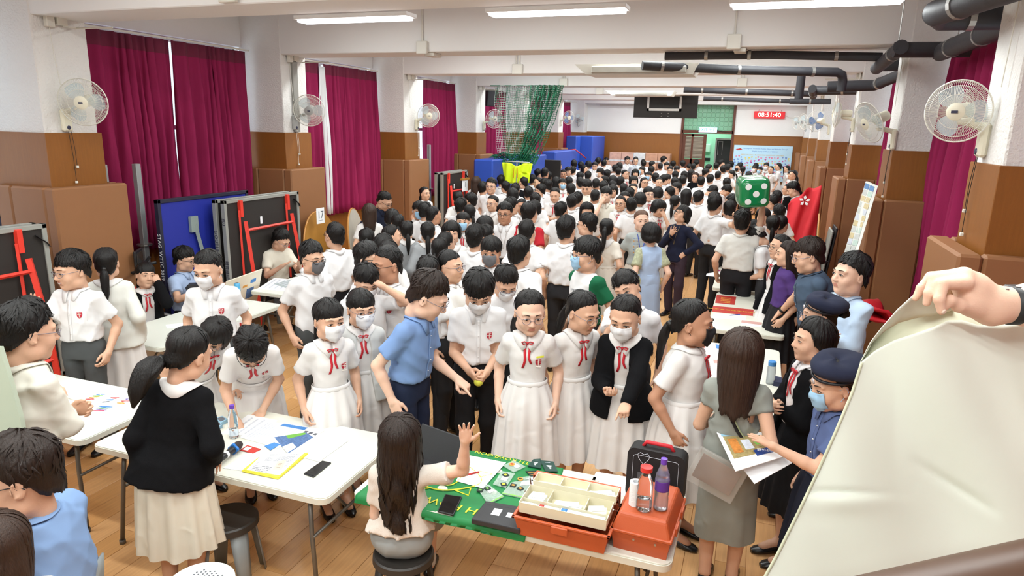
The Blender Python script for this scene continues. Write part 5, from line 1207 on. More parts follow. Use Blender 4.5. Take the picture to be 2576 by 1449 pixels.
T('g5', 'long-haired girl', hair='long', hairm=HAIRB, **GD)
T('g5m', 'woman with long brown hair', hair='long', hairm=HAIRM, **GD)
T('g6', 'girl in a black cardigan', hair='tied', tail='low', outer=KNIT, ribbon=True, **GD)
T('g8', 'girl in a white mask', hair='tiedfringe', tail='mid', mask=WM, ribbon=True, **GD)
T('g9', 'girl in a grey jacket', hair='tied', tail='low', outer=JG, mask=KM, **GD)
CROWD = """928,500,180,g5m;1068,459,40,g1;1063,494,150,b1;1090,505,120,b2;986,514,170,g2;1000,524,180,g1;1022,540,-172,g9;983,549,100,g6;1076,541,180,g9;1136,540,0,g2;1165,519,-5,g4;921,556,180,g3;963,571,170,g2;975,586,178,g5;1107,578,150,g1;1140,566,140,g1
1198,435,150,g5m;1215,448,150,b1;1184,474,-120,b1;1180,501,-150,g1;1262,432,150,b1;1272,447,-150,b5;1297,452,160,b1;1304,430,180,g1;1318,436,-130,g6;1290,463,180,g2;1287,484,120,b1;1314,488,0,b2;1220,529,160,g2;1345,492,180,g2
1366,398,120,b1;1371,413,160,b2;1352,418,110,b4;1402,399,60,b3;1413,393,-40,g1;1393,415,180,b1;1418,419,0,b2;1430,413,20,b3;1354,437,-60,g1;1371,440,180,b1;1360,454,-100,b4;1379,443,-150,b4;1400,437,170,g5;1416,440,10,g4;1432,437,170,b3;1413,496,140,b1;1222,550,130,b1
1444,396,-160,b1;1506,391,150,b1;1481,399,180,g2;1520,397,180,b1;1497,402,-10,b4;1559,403,180,g2;1442,413,160,b1;1471,409,60,g5;1510,416,-70,b5;1528,420,180,b1;1548,408,170,b3;1556,416,180,b3;1573,420,50,g1;1599,419,10,g2;1582,388,10,b3;1592,381,0,b2;1600,390,0,b7;1607,372,60,b4;1633,385,180,b1;1648,386,170,b1;1668,384,180,b2
1619,399,180,b1;1642,400,100,b1;1662,404,-170,b2;1616,412,-50,g4;1633,424,-20,g4;1460,425,180,b3;1437,452,180,b3;1460,438,-160,b1;1521,433,-90,g1;1500,440,180,b2;1543,434,180,g2;1562,436,160,b3;1542,446,180,b1;1595,435,20,g2;1622,438,30,g3;1659,438,10,g1;1672,432,120,b3;1543,456,-5,g2;1570,452,170,b2;1594,452,0,g1;1498,466,180,b2;1568,472,10,g5;1656,461,170,g2;1612,474,170,g2;1454,472,150,b1
1679,388,100,b1;1731,387,120,g2;1756,392,-10,b6;1694,399,180,b3;1718,398,-160,b3;1731,403,20,b6;1745,405,180,b2;1678,403,10,b1;1687,412,0,b4;1704,412,30,b3;1724,424,180,b1;1740,420,180,g5;1777,417,120,b3;1785,408,110,b1;1803,404,180,b1;1818,396,90,b1;1808,423,160,b2;1820,411,-170,b4;1833,407,90,g2;1842,421,-70,g8;1680,431,120,b3;1719,434,180,b1;1699,438,180,b1;1788,431,170,b1;1703,450,-60,b4;1686,461,-110,b1;1728,466,180,g5;1775,452,100,b6;1813,449,60,b6;1799,472,150,g2;1843,478,-110,b1
1865,394,120,b1;1906,391,180,b1;1847,400,-120,b1;1857,408,-20,g9;1899,410,-20,g8;1913,413,-20,g4;1929,403,-10,g8;1941,412,-30,g1;1960,404,-80,g3;1998,403,-80,g1;1998,420,-60,g6;2019,424,-70,g8;1984,454,-70,g6;1957,470,-150,b1;1945,480,-90,b4;1963,502,-150,b1;1923,511,-15,g2;1949,526,180,g1;1969,528,150,g1;1923,536,-130,b6;1942,548,-100,b6;2014,590,-90,b1
1152,470,180,g1;1160,486,150,b1;1330,460,170,b1;1347,474,180,b1;1440,478,170,b1;1590,486,180,b1;1700,480,160,g1;1650,428,180,b1;1480,424,170,b1;1380,424,180,b3;1765,436,180,b3;1760,470,150,b1;1830,440,180,b1;1640,412,150,b1;1700,424,170,b1;1585,462,180,b1;1520,446,160,b1;1340,430,170,b2;1885,425,-150,b1;1870,412,180,g1"""
def zone(px, py):
    if px < 1110: return 'by the third padded column' if py < 530 else 'near the leaning boards'
    if px < 1240: return 'by the farther tennis table'
    if px < 1345: return 'before the yellow bib' if py > 440 else 'under the yellow bib'
    if px < 1440: return 'before the low blue mat'
    if px < 1530: return 'before the tall blue mats' if py < 430 else 'below the tall blue mats'
    if px < 1600: return 'left of the wrapped boxes' if py < 430 else 'left below the boxes'
    if px < 1690: return 'before the wrapped boxes' if py < 430 else 'below the wrapped boxes'
    if px < 1765: return 'before the louvred door' if py < 430 else 'below the louvred door'
    if px < 1850: return 'before the dark doorway' if py < 430 else 'left of the green die'
    if px < 1950: return 'before the hearts banner' if py < 430 else 'right under the green die'
    return 'right of the hearts banner' if py < 430 else 'in front of the red cloth'
def facing(f):
    a = abs((f+180) % 360-180)
    return 'facing us' if a < 35 else 'seen from behind' if a > 145 else ('turned half ' if 35 <= a < 70 or a > 110 else 'in profile ')+('right' if (f % 360) < 180 else 'left')
ORD = ['leftmost', 'second from left', 'third from left', 'fourth from left', 'fifth from left', 'sixth from left', 'seventh from left', 'eighth from left', 'ninth from left']
ents = []
for tok in CROWD.replace('\n', ';').split(';'):
    a = tok.split(','); ents.append((float(a[0]), float(a[1]), float(a[2]), a[3]))
keys = {}
for e in ents: keys.setdefault((TP[e[3]][1], facing(e[2]), zone(e[0], e[1])), []).append(e)
placed = []; uniq = [tuple(map(float, d_['p'][:2])) for r_, d_ in PR.values()]; made = []
for e in sorted(ents, key=lambda e: -e[1]):
    px, py, f, t = e; r0, look = TP[t]; g = keys[(look, facing(f), zone(px, py))]; g.sort()
    lab = '%s %s %s' % (look, facing(f), zone(px, py))
    if len(g) > 1: lab += ', ' + ORD[g.index(e)]
    best = None
    for hh in (1.76, 1.81, 1.71, 1.86, 1.67, 1.90, 1.62):
        if t[0] == 'b': hh += .03
        T_ = at(px, py, Z=hh); d = min([math.hypot(T_[0]-q[0], T_[1]-q[1]) for q in placed] or [9])
        inside = (-5.8 if T_[1] > 18 else -6.2) < T_[0] < .95 and T_[1] < 27.1
        sc_ = (d if d < .36 else .36+.001*(1.7-abs(hh-1.78)))+(0 if inside else -5)
        if best is None or sc_ > best[0]: best = (sc_, hh, T_)
    hh, T_ = best[1], best[2]
    X, Y = max(-5.75 if T_[1] > 18 else -6.15, min(.95, T_[0])), min(27.0, T_[1]); placed.append((X, Y))
    fw = unit(-np.array([X, Y])); rz = math.atan2(fw[1], fw[0])+math.radians(f)-math.pi/2
    n = dup(r0, loc=(X, Y, 0), rot=(0, 0, rz), label=lab); s = hh/1.65*1.0; n.scale = (s, s, s); made.append(n)
L0 = np.array([n.location[:2] for n in made]); L1 = L0.copy(); UQ = np.array(uniq)
for _ in range(40):
    D = L1[:, None]-L1[None]; R_ = np.maximum(np.linalg.norm(D, axis=2), .01)+np.eye(len(L1))*9; w_ = np.clip(.36-R_, 0, 1)/R_; mv = (D*w_[..., None]).sum(1)*.4
    D = L1[:, None]-UQ[None]; R_ = np.maximum(np.linalg.norm(D, axis=2), .01); mv += (D*(np.clip(.36-R_, 0, 1)/R_)[..., None]).sum(1)*.5; L1 = L1+mv; o_ = L1-L0; r_ = np.linalg.norm(o_, axis=1); L1 = L0+o_*np.minimum(1, .11/np.maximum(r_, 1e-6))[:, None]
for n, q in zip(made, L1): n.location.x, n.location.y = q
for k_, (r, l) in TP.items():
    for ch in list(r.children): bpy.data.objects.remove(ch)
    bpy.data.objects.remove(r)
# ------------------------------------------------------------------ furniture
TBL = M('table_plastic', '#d9d8cb', .45, var=.05, scale=4, bump=.0003, bscale=300); TBL2 = M('table_plastic_cool', '#e2e6dc', .4, var=.03, scale=4); LEGM = M('table_leg_steel', '#6f6c66', .4, metal=.5, var=.1)
PAPER = M('paper_white', '#eef0f3', .7, var=.01); INK = M('ink_dark', '#5b5f68', .7); PBLUE = M('print_blue', '#3f7ec2', .6, var=.2, scale=40); PGREEN = M('print_green', '#6fae4a', .6, var=.2, scale=40); PRED = M('print_red', '#b8322b', .6, var=.2, scale=40)
PPHOTO = M('print_photo', '#51709f', .6, var=.75, scale=60); PPHOTO2 = M('print_photo_warm', '#9a8a5b', .6, var=.75, scale=50); PORG = M('print_orange', '#dd9a3c', .6, var=.3, scale=40); PPINK = M('paper_pink', '#f0d9d3', .7); PYEL = M('folder_yellow', '#f0e24a', .6); PPALE = M('print_pale', '#c7ccd6', .7, var=.2, scale=60)
def rrect(w, h, r, n=5):
    P = []
    for cx, cy, a0 in ((w/2-r, h/2-r, 0), (-w/2+r, h/2-r, 90), (-w/2+r, -h/2+r, 180), (w/2-r, -h/2+r, 270)):
        for k in range(n+1): a = math.radians(a0+90*k/n); P.append((cx+r*math.cos(a), cy+r*math.sin(a)))
    return P
def table(label, x0, x1, y0, y1, along='x', top=TBL, rot=0, ht=.74):
    cx_, cy_ = (x0+x1)/2, (y0+y1)/2; L, Wd = (x1-x0, y1-y0) if along == 'x' else (y1-y0, x1-x0)
    t = empty('folding_table', (cx_, cy_, 0), math.radians(rot+(0 if along == 'x' else 90)), label, 'table', 'white folding tables')
    m = MB(); m.prism(rrect(L, Wd, .06), ht-.042, ht-.006); m.prism(rrect(L-.012, Wd-.012, .055), ht-.006, ht); smooth_by_angle(m.build('tabletop', top, t), 30)
    for s in (-1, 1):
        xx = s*(L/2-.18)
        for q in (-1, 1): MB().tube([(xx, q*(Wd/2-.10), ht-.05), (xx+s*.02, q*(Wd/2-.075), ht-.3), (xx+s*.06, q*(Wd/2-.05), .02)], .0145, 10).tube([(xx+s*.06, q*(Wd/2-.05), .03), (xx+s*.06, q*(Wd/2-.05), 0)], .02, 8).build('leg', LEGM, t, smooth=True)
        MB().tube([(xx+s*.03, -(Wd/2-.07), .42), (xx+s*.03, (Wd/2-.07), .42)], .011, 8).build('crossbar', LEGM, t, smooth=True)
        MB().tube([(xx+s*.02, 0, .42), (xx-s*.34, 0, ht-.05)], .010, 8).build('brace', LEGM, t, smooth=True)
    MB().box((-L/2+.1, -Wd/2+.06, ht-.075), (L/2-.1, -Wd/2+.085, ht-.042)).build('rail', LEGM, t); MB().box((-L/2+.1, Wd/2-.085, ht-.075), (L/2-.1, Wd/2-.06, ht-.042)).build('rail', LEGM, t)
    return t
ZT = .74
table('pale folding table at the bottom left under the microphone and yellow folder', -3.98, -2.15, 2.92, 3.80)
table('folding table under the green flag and orange first aid boxes', -2.06, -.215, 3.04, 3.80)
table('bright white folding table at the left with the lettered art cards', -5.90, -4.08, 2.93, 3.74, top=TBL2)
table('long white table with the hanging name sign and blue bottle', -5.96, -5.14, 4.58, 6.36, 'y', TBL2)
table('white table heaped with newspapers by the seated man in the cream tee', -5.95, -5.08, 6.72, 8.5, 'y', TBL2)
table('white folding table at the right with the red paper and red banner', -.37, .43, 7.42, 9.28, 'y')
table('white table with snack boxes behind the man with the die', -.45, .34, 9.5, 11.3, 'y')
table('white table with pink posters behind the long-haired woman in grey', -.40, .37, 5.1, 6.93, 'y')
# quads on a plane given by picture corners (worked out on the table plane)
def quadw(c, Z): return [np.array([*at(x, y, Z=Z)[:2], Z]) for x, y in c]
def sheet(name, c, mat, label, cat, th=.0012, Z=ZT, group=None, lift=0, parent=None):
    q = quadw(c, Z+.0005+lift); ctr = sum(q)/len(q); ctr[2] = Z+.0005+lift
    n = len(q); V = [p-ctr for p in q]+[p-ctr+np.array([0, 0, th]) for p in q]
    ar = sum(V[i][0]*V[(i+1) % n][1]-V[(i+1) % n][0]*V[i][1] for i in range(n))
    if ar < 0: V = [*V[:n][::-1], *V[n:][::-1]]
    F = [list(range(n))[::-1], list(range(n, 2*n))]+[(i, (i+1) % n, n+(i+1) % n, n+i) for i in range(n)]
    o = link(name, mkmesh(name, V, F, mat, smooth=False), None, tuple(ctr)); tag(o, label, cat, group)
    o['_q'] = [list(map(float, p-ctr)) for p in q]; o['_th'] = th; return o
def uv(o, u, v, dz=0):
    q = [np.array(p) for p in o['_q']]; return (q[0]*(1-u)+q[1]*u)*(1-v)+(q[3]*(1-u)+q[2]*u)*v+np.array([0, 0, o['_th']+dz])
def prints(o, items):
    for k, it in enumerate(items):
        u0, v0, u1, v1, m, nm = it[:6]; V = [uv(o, *a, .0002) for a in ((u0, v0), (u1, v0), (u1, v1), (u0, v1))]; V += [p+np.array([0, 0, .0004]) for p in V]
        link(nm, mkmesh(nm, V, [(0, 1, 2, 3), (7, 6, 5, 4), (0, 4, 5, 1), (1, 5, 6, 2), (2, 6, 7, 3), (3, 7, 4, 0)], m, smooth=False), o)
def lines(o, u0, v0, u1, v1, n, m=INK, fill=.4, nm='printed_lines'):
    mb = MB(); rng = np.random.RandomState(n)
    for i in range(n):
        v = v0+(v1-v0)*i/max(1, n-1); u = u0
        while u < u1:
            w = min(u1-u, .03+.08*rng.rand()); a, b, c_, d = [uv(o, *t, .0003) for t in ((u, v), (u+w, v), (u+w, v+(v1-v0)/n*fill), (u, v+(v1-v0)/n*fill))]; mb.add([a, b, c_, d], [(0, 1, 2, 3)]); u += w+.012
    r = mb.build(nm, m, o); r['kind'] = 'stuff'
def wtext(o, s, u, v, size, mat, ang=0, dz=.0006, sx=1, flip=False):
    a = uv(o, 0, .5); b = uv(o, 1, .5); d = b-a; th = math.atan2(d[1], d[0])+math.radians(ang); text('lettering', s, size, mat, o, tuple(uv(o, u, v, dz)), (0, 0, th), .0002, sx=sx)
# --- table A
o = sheet('paper_sheet', [(553, 1092), (625, 1043), (700, 1058), (645, 1098)], PAPER, 'white sheet under the writing girl\'s hand beside the bottle', 'paper'); lines(o, .1, .2, .9, .8, 4, PPALE)
o = sheet('paper_sheet', [(603, 1100), (672, 1058), (768, 1078), (700, 1128)], PAPER, 'large white form in the middle of the near left table', 'paper', lift=.0015); lines(o, .1, .1, .9, .9, 12, PPALE)
o = sheet('poster_sheet', [(712, 1064), (818, 1082), (775, 1112), (665, 1088)], PAPER, 'leaflet with a blue heading and thumbnail photos near the far table edge', 'leaflet', lift=.001); prints(o, [(.05, .05, .62, .28, PBLUE, 'heading_strip'), (.66, .3, .74, .45, INK, 'thumbnail'), (.78, .32, .86, .47, INK, 'thumbnail'), (.9, .34, .97, .49, INK, 'thumbnail')]); lines(o, .1, .5, .6, .9, 5)
o = sheet('poster_sheet', [(690, 1100), (770, 1088), (788, 1100), (724, 1142)], PPHOTO, 'group photo leaflet with a green corner on the near left table', 'leaflet', lift=.0026); prints(o, [(.35, .0, .95, .28, PGREEN, 'green_corner'), (.0, .6, .35, .95, PAPER, 'white_margin')])
sheet('poster_sheet', [(665, 1122), (690, 1113), (706, 1118), (680, 1133)], PBLUE, 'small navy and orange printed card by the red leaflet', 'leaflet', lift=.0028)
o = sheet('poster_sheet', [(603, 1133), (622, 1120), (657, 1130), (637, 1141)], PRED, 'red and white printed leaflet beside the microphone head', 'leaflet', lift=.0026); prints(o, [(.2, .1, .8, .45, PAPER, 'white_photo')])
o = sheet('paper_sheet', [(560, 1178), (640, 1135), (740, 1155), (665, 1192)], PAPER, 'ruled list half under the yellow folder', 'paper', lift=.0008); lines(o, .05, .1, .8, .9, 12, PPALE)
sheet('paper_sheet', [(800, 1092), (879, 1107), (803, 1162), (722, 1140)], PAPER, 'blank white sheet pointing to the right table end', 'paper', lift=.0018)
for i, (dx, dy) in enumerate(((0, 0), (-1, 2), (1, 4))):
    sheet('card_folder', [(650+dx, 1155-dy), (775+dx, 1143-dy), (700+dx, 1206-dy), (609+dx, 1187-dy)], PYEL, 'bright yellow card folder under the printed form, %s' % ('lowest of three', 'middle of three', 'uppermost of three')[i], 'folder', th=.003, lift=.003*i+.003, group='yellow folders')
o = sheet('printed_form', [(662, 1142), (765, 1140), (703, 1196), (620, 1182)], PAPER, 'typed form with a boxed table lying on the yellow folders', 'paper', lift=.0125); lines(o, .2, .05, .9, .40, 9); prints(o, [(.1, .5, .9, .505, INK, 'ruled_line'), (.1, .65, .9, .655, INK, 'ruled_line'), (.1, .5, .11, .655, INK, 'ruled_line'), (.89, .5, .9, .655, INK, 'ruled_line')]); lines(o, .1, .72, .6, .95, 4)
o = sheet('note_slip', [(700, 1160), (720, 1158), (707, 1183), (685, 1182)], M('slip_peach', '#eccfb6', .7), 'small peach paper slip on the typed form', 'note', lift=.0145); lines(o, .3, .3, .7, .7, 4)
def phone(c, label, Z=ZT, th=.009, lift=0):
    o = sheet('mobile_phone', c, M('phone_body', '#1b1c20', .35), label, 'phone', th=th, lift=lift); b = o.modifiers.new('b', 'BEVEL'); b.width = .008; b.segments = 3; b.affect = 'EDGES'; b.limit_method = 'NONE'
    q = [uv(o, *a, .0003) for a in ((.06, .04), (.94, .04), (.94, .96), (.06, .96))]; link('screen', mkmesh('screen', q+[p+np.array([0, 0, .0006]) for p in q], [(0, 1, 2, 3), (7, 6, 5, 4), (0, 4, 5, 1), (1, 5, 6, 2), (2, 6, 7, 3), (3, 7, 4, 0)], M('screen_black', '#0c0d10', .08), smooth=False), o); return o
phone([(811, 1161), (834, 1166), (789, 1203), (763, 1194)], 'black phone lying face up near the right end of the microphone table')
# microphone
p0, p1 = at(532, 1172, Z=.775), at(606, 1115, Z=.775); d = p1-p0; L = np.linalg.norm(d); mic = empty('microphone', tuple(p0), math.atan2(d[1], d[0]), 'black wireless microphone with a blue ring lying on the table', 'microphone')
Rx = rotm(0, 90, 0); MICB = M('mic_black', '#1f2023', .4)
smooth_by_angle(MB().lathe([(0, 0), (.011, .002), (.013, L*.18), (.019, L*.24), (.0215, L*.60), (.024, L*.70)], 20, R=Rx).build('mic_body', MICB, mic)); smooth_by_angle(MB().lathe([(.024, L*.74), (.028, L*.80), (.0285, L*.90), (.022, L*.97), (0, L)], 20, R=Rx).build('mic_grille', M('mic_grille', '#33292a', .6, bump=.002, bscale=400), mic))
MB().lathe([(.0218, L*.44), (.023, L*.45), (.023, L*.50), (.0218, L*.51)], 18, R=Rx).build('white_band', PAPER, mic, smooth=True)
A_g = np.linspace(0, 2*math.pi, 25)[:-1]; MB().prism([(.033*(1+.14*math.cos(4*a))*math.cos(a), .033*(1+.14*math.cos(4*a))*math.sin(a)) for a in A_g], L*.71, L*.76, R=Rx).build('anti_roll_ring', M('ring_blue', '#2b78c9', .4), mic)
# bottles
CLEAR = M('clear_plastic', '#eef3f6', .05, trans=1.0, var=0); WATER = M('water', '#e6eef2', .02, trans=1.0, var=0)
def bottle(px, py, Z, h, label, cap, lab=None, r=.032, level=.4, frost=None, capr=.014):
    p = at(px, py, Z=Z); b = empty('water_bottle', (p[0], p[1], Z), 0, label, 'bottle'); k = h/.22
    mt = frost or CLEAR
    smooth_by_angle(MB().lathe([(0, .004), (r*.8, 0), (r, .008), (r, .05*k), (r*.93, .06*k), (r, .07*k), (r, .135*k), (r*.9, .155*k), (r*.45, .195*k), (capr, .205*k), (capr, .215*k)], 24).build('bottle_body', mt, b), 60)
    smooth_by_angle(MB().lathe([(0, .01), (r*.92, .01), (r*.92, .05*k), (r*.92, .22*k*level), (0, .22*k*level)], 24).build('water', WATER, b), 40)
    smooth_by_angle(MB().lathe([(capr*1.18, .203*k), (capr*1.2, .226*k), (0, .228*k)], 20).build('cap', cap, b), 40)
    if lab: MB().lathe([(r*1.012, .088*k), (r*1.015, .09*k), (r*1.015, .13*k), (r*1.012, .132*k)], 24).build('label', lab, b, smooth=True)
    return b
PURC = M('cap_purple', '#6a3fb5', .35); REDC = M('cap_red', '#d32f2c', .35)
bottle(589, 1100, ZT, .23, 'clear water bottle with a purple cap in front of the writing girl', PURC, level=.3)
# blue boxes behind the black cardigan
for i, (c, l) in enumerate((([(540, 1060), (560, 1054), (574, 1062), (556, 1072)], 'upper'), ([(540, 1074), (552, 1068), (560, 1076), (544, 1086)], 'lower'))):
    o = sheet('card_box', c, M('box_sky', '#8fb8cf', .5, var=.3, scale=30), '%s of the two small blue boxes by the black cardigan sleeve' % l, 'box', th=.025); prints(o, [(.15, .15, .85, .85, INK, 'window')])
# --- table C
CARD = PAPER
def artcard(c, label, cols, seed):
    o = sheet('art_card', c, CARD, label, 'card', th=.0015, lift=.0003); rng = np.random.RandomState(seed)
    for k, m in enumerate(cols):
        mb = MB(); u = .15+.7*k/len(cols); A = np.linspace(0, 4.5+rng.rand(), 10); P = [uv(o, u+.10*math.cos(a+k)*(.5+a/6), .5+.28*math.sin(a*1.3+k), .001) for a in A]; mb.tube(P, .003, 4); mb.build('brush_stroke', m, o)
    return o
artcard([(206, 1005), (252, 985), (282, 989), (235, 1010)], 'hand-lettered art card with a rainbow wash nearest the folded arms', [PRED, PORG, PGREEN, PBLUE], 1)
artcard([(248, 1013), (290, 991), (316, 997), (275, 1016)], 'white card with tiny coloured handwriting in the middle', [INK, PBLUE, PRED], 2)
artcard([(286, 1014), (330, 995), (352, 1003), (312, 1020)], 'art card with orange and purple curls at the right', [PORG, PRED, M('print_purple', '#6d5aa8', .6)], 3)
artcard([(222, 1033), (247, 1016), (303, 1022), (268, 1040)], 'art card crowded with pink and green scribbles in front', [M('print_pink', '#c0566c', .6), MATS['print_purple'], PGREEN, PBLUE], 4)
sheet('paper_sheet', [(205, 970), (262, 966), (272, 972), (205, 1002)], PAPER, 'blank sheet at the back of the art card table', 'paper')
sheet('paper_sheet', [(150, 1020), (185, 1028), (158, 1046), (140, 1030)], PAPER, 'blank sheet under the folded arms boy', 'paper')
def pen(a, b, Z, label, m, r=.006):
    p, q = at(*a, Z=Z+r), at(*b, Z=Z+r); c_ = (p+q)/2; d_ = (q-p)/2; k = empty('pen', tuple(c_), 0, label, 'pen'); MB().tube([-d_, d_*.55], r, 8).build('barrel', m, k, smooth=True); MB().tube([d_*.55, d_*.92, d_], [r*1.1, r, r*.3], 8).build('pen_cap', m, k, smooth=True); return k
pen((184, 1036), (232, 1018), ZT, 'blue felt pen on the art card table', M('pen_blue', '#1f55b8', .35))
# --- table D
p = at(600, 768, Z=ZT); b = empty('steel_bottle', (p[0], p[1], ZT), 0, 'tall sky blue vacuum bottle on the name-sign table', 'bottle'); SKYB = M('bottle_sky', '#5fb0dd', .3)
smooth_by_angle(MB().lathe([(0, 0), (.033, 0), (.035, .005), (.035, .215), (.033, .222), (.0, .222)], 24).build('bottle_body', SKYB, b)); smooth_by_angle(MB().lathe([(.0325, .224), (.0325, .258), (.028, .265), (0, .266)], 24).build('lid', SKYB, b)); MB().lathe([(.0, .266), (.018, .266), (.018, .272), (0, .272)], 16).build('lid_button', STEEL, b)
sheet('paper_sheet', [(416, 817), (465, 812), (472, 822), (420, 827)], PAPER, 'blank sheet under the seated girl\'s hand', 'paper')
sheet('paper_sheet', [(604, 758), (618, 755), (622, 759), (606, 765)], PAPER, 'folded sheet behind the blue vacuum bottle', 'paper')
sg = empty('hanging_sign', (-5.128, 5.66, .70), 0, 'paper sign with red Chinese writing taped to the table edge', 'sign'); MB().box((-.001, -.20, -.27), (.001, .13, .03)).build('sign_paper', PAPER, sg)
text('lettering', '合唱團、話劇學會', .042, PRED, sg, (.002, -.035, -.10), (math.pi/2, 0, math.pi/2)); text('lettering', '舞蹈表演', .042, PRED, sg, (.002, -.035, -.17), (math.pi/2, 0, math.pi/2)); MB().box((.0012, -.05, -.03), (.002, -.02, .01)).build('crest', PRED, sg)
# artwork board leaning between tables
ab = empty('artwork_board', (-6.0, 6.60, .62), 0, 'watercolour poster board of drinks leaning by the seated man', 'poster'); BRD = M('board_cream', '#e6dcc9', .6, var=.08, scale=6)
R_ = rotm(0, 14, 8); MB().box((-.008, -.36, -.15), (.008, .40, .36), .003, R=R_).build('board_panel', BRD, ab)
for (y, z, w_, h_, m) in ((-.25, .0, .12, .1, PORG), (.0, -.06, .18, .08, PPHOTO2), (.18, .08, .16, .14, PPHOTO), (.22, .24, .12, .05, PBLUE), (.05, .2, .10, .03, PORG), (-.12, .16, .05, .09, M('ochre', '#b58f3f', .6))): MB().box((.0085, y-w_/2, z-h_/2), (.0095, y+w_/2, z+h_/2), 0, R=R_).build('painted_patch', m, ab)
# --- table E newspapers
for i, (c, m, l) in enumerate((([(648, 727), (690, 700), (760, 706), (735, 735)], PAPER, 'white newspaper sheet at the near edge of the heaped table'), ([(690, 715), (740, 702), (775, 712), (740, 732)], M('news_colour', '#a9b3b5', .7, var=.6, scale=30), 'newspaper with a blue and ochre picture in front of the seated man'), ([(740, 690), (800, 684), (815, 694), (760, 704)], M('news_grey', '#cfd0cd', .7, var=.2, scale=60), 'grey newspaper under the seated man\'s hands'), ([(770, 708), (826, 700), (828, 722), (780, 726)], PAPER, 'crumpled white paper at the right end of the heaped table'))):
    o = sheet('newspaper', c, m, l, 'newspaper', th=.006, lift=.004*i); lines(o, .1, .1, .9, .9, 6, PPALE)
p = at(762, 688, Z=ZT); b = empty('bowl_cup', (p[0], p[1], ZT), 0, 'small white lidded cup on the newspaper table', 'cup'); smooth_by_angle(MB().lathe([(0, 0), (.035, 0), (.05, .04), (.05, .05), (.03, .07), (.012, .085), (0, .086)], 20).build('cup_body', PAPER, b))
# --- table F
GOLD = M('gold_print', '#d8a83a', .5)
o = sheet('red_paper', [(1803, 742), (1852, 747), (1848, 767), (1799, 762)], PRED, 'square red couplet paper at the top of the right white table', 'paper')
for k in range(4): lines(o, .25, .25, .75, .8, 4, GOLD, .5, 'gold_lettering') if k == 0 else None
o = sheet('red_banner', [(1794, 769), (1896, 779), (1894, 795), (1791, 784)], PRED, 'long red banner with gold characters on the right white table', 'banner'); wtext(o, '學業進步身體健康龍馬精神', .45, .5, .05, GOLD, ang=0, sx=1.3)
sheet('paper_sheet', [(1796, 787), (1878, 796), (1876, 806), (1793, 800)], PAPER, 'blank white strip below the red banner', 'paper', lift=-.0003)
pen((1836, 793), (1862, 791), ZT, 'blue and black marker below the red banner', MATS['pen_blue'], .005)
o = sheet('leaflet', [(1866, 806), (1917, 812), (1914, 824), (1863, 817)], PAPER, 'folded pink and white leaflet near the right table front edge', 'leaflet', th=.003); prints(o, [(0, 0, 1, .55, M('print_dusty', '#c89a92', .6), 'pink_half')])
# --- table G
def pbox(px, py, Z, w_, d_, h_, m, label, lean=0, rz=0):
    p = at(px, py, Z=Z); b = empty('snack_box', (p[0], p[1], Z), math.radians(rz), label, 'box'); MB().box((-w_/2, -d_/2, 0), (w_/2, d_/2, h_), .003).build('carton', m, b)
    MB().box((-w_/2*.8, -d_/2-.001, h_*.2), (w_/2*.8, -d_/2, h_*.5)).build('printed_band', PAPER, b); MB().box((-w_/2*.7, -d_/2-.001, h_*.6), (w_/2*.4, -d_/2, h_*.85)).build('printed_band', GOLD, b); return b
pbox(1925, 702, ZT, .18, .10, .20, PRED, 'red snack box at the front of the snack table'); pbox(1918, 716, ZT, .14, .06, .09, M('rainbow_card', '#7aa0c0', .5, var=.9, scale=12), 'small rainbow striped box before the red snack box'); pbox(1942, 695, ZT, .12, .06, .19, M('orange_red', '#d8462a', .5, var=.3), 'orange red packet behind the snack box', rz=20)
sheet('paper_sheet', [(1778, 688), (1830, 680), (1826, 698), (1776, 694)], PAPER, 'white sheet overhanging the left edge of the snack table', 'paper'); pen((1798, 683), (1812, 680), ZT, 'pink marker on the snack table', M('pen_pink', '#e052a8', .4), .009)
o = sheet('photo_card', [(1800, 655), (1820, 652), (1822, 662), (1800, 665)], PPHOTO2, 'small framed green picture at the back of the snack table', 'picture', th=.01)
# --- table H
o = sheet('poster_sheet', [(1760, 868), (1845, 880), (1845, 950), (1790, 955)], PPINK, 'large pale pink poster on the table behind the long-haired woman', 'poster'); prints(o, [(.2, .12, .6, .30, PPALE, 'printed_patch'), (.3, .45, .45, .55, MATS['print_dusty'], 'printed_patch'), (.05, .03, .15, .08, PRED, 'printed_patch'), (.45, .7, .85, .85, MATS['box_sky'], 'blue_triangle')])
sheet('leaflet', [(1800, 866), (1832, 872), (1830, 883), (1802, 876)], PBLUE, 'blue printed leaflet at the far end of the pink poster', 'leaflet', lift=.002)
p = at(1937, 965, Z=ZT); b = empty('drinking_bottle', (p[0], p[1], ZT), 0, 'clear drinking bottle with a blue lid right of the long brown hair', 'bottle'); smooth_by_angle(MB().lathe([(0, 0), (.034, 0), (.036, .01), (.036, .15), (.03, .165)], 22).build('bottle_body', M('cloudy_clear', '#cfd6da', .2, trans=.6), b)); smooth_by_angle(MB().lathe([(.031, .165), (.033, .168), (.033, .20), (.028, .206), (0, .206)], 22).build('lid', M('lid_blue', '#3f86c9', .4), b))
o = sheet('pencil_case', [(1944, 955), (1966, 960), (1967, 974), (1945, 971)], M('case_navy', '#262c4a', .6), 'navy and red pencil case beside the clear bottle', 'pencil case', th=.04); 
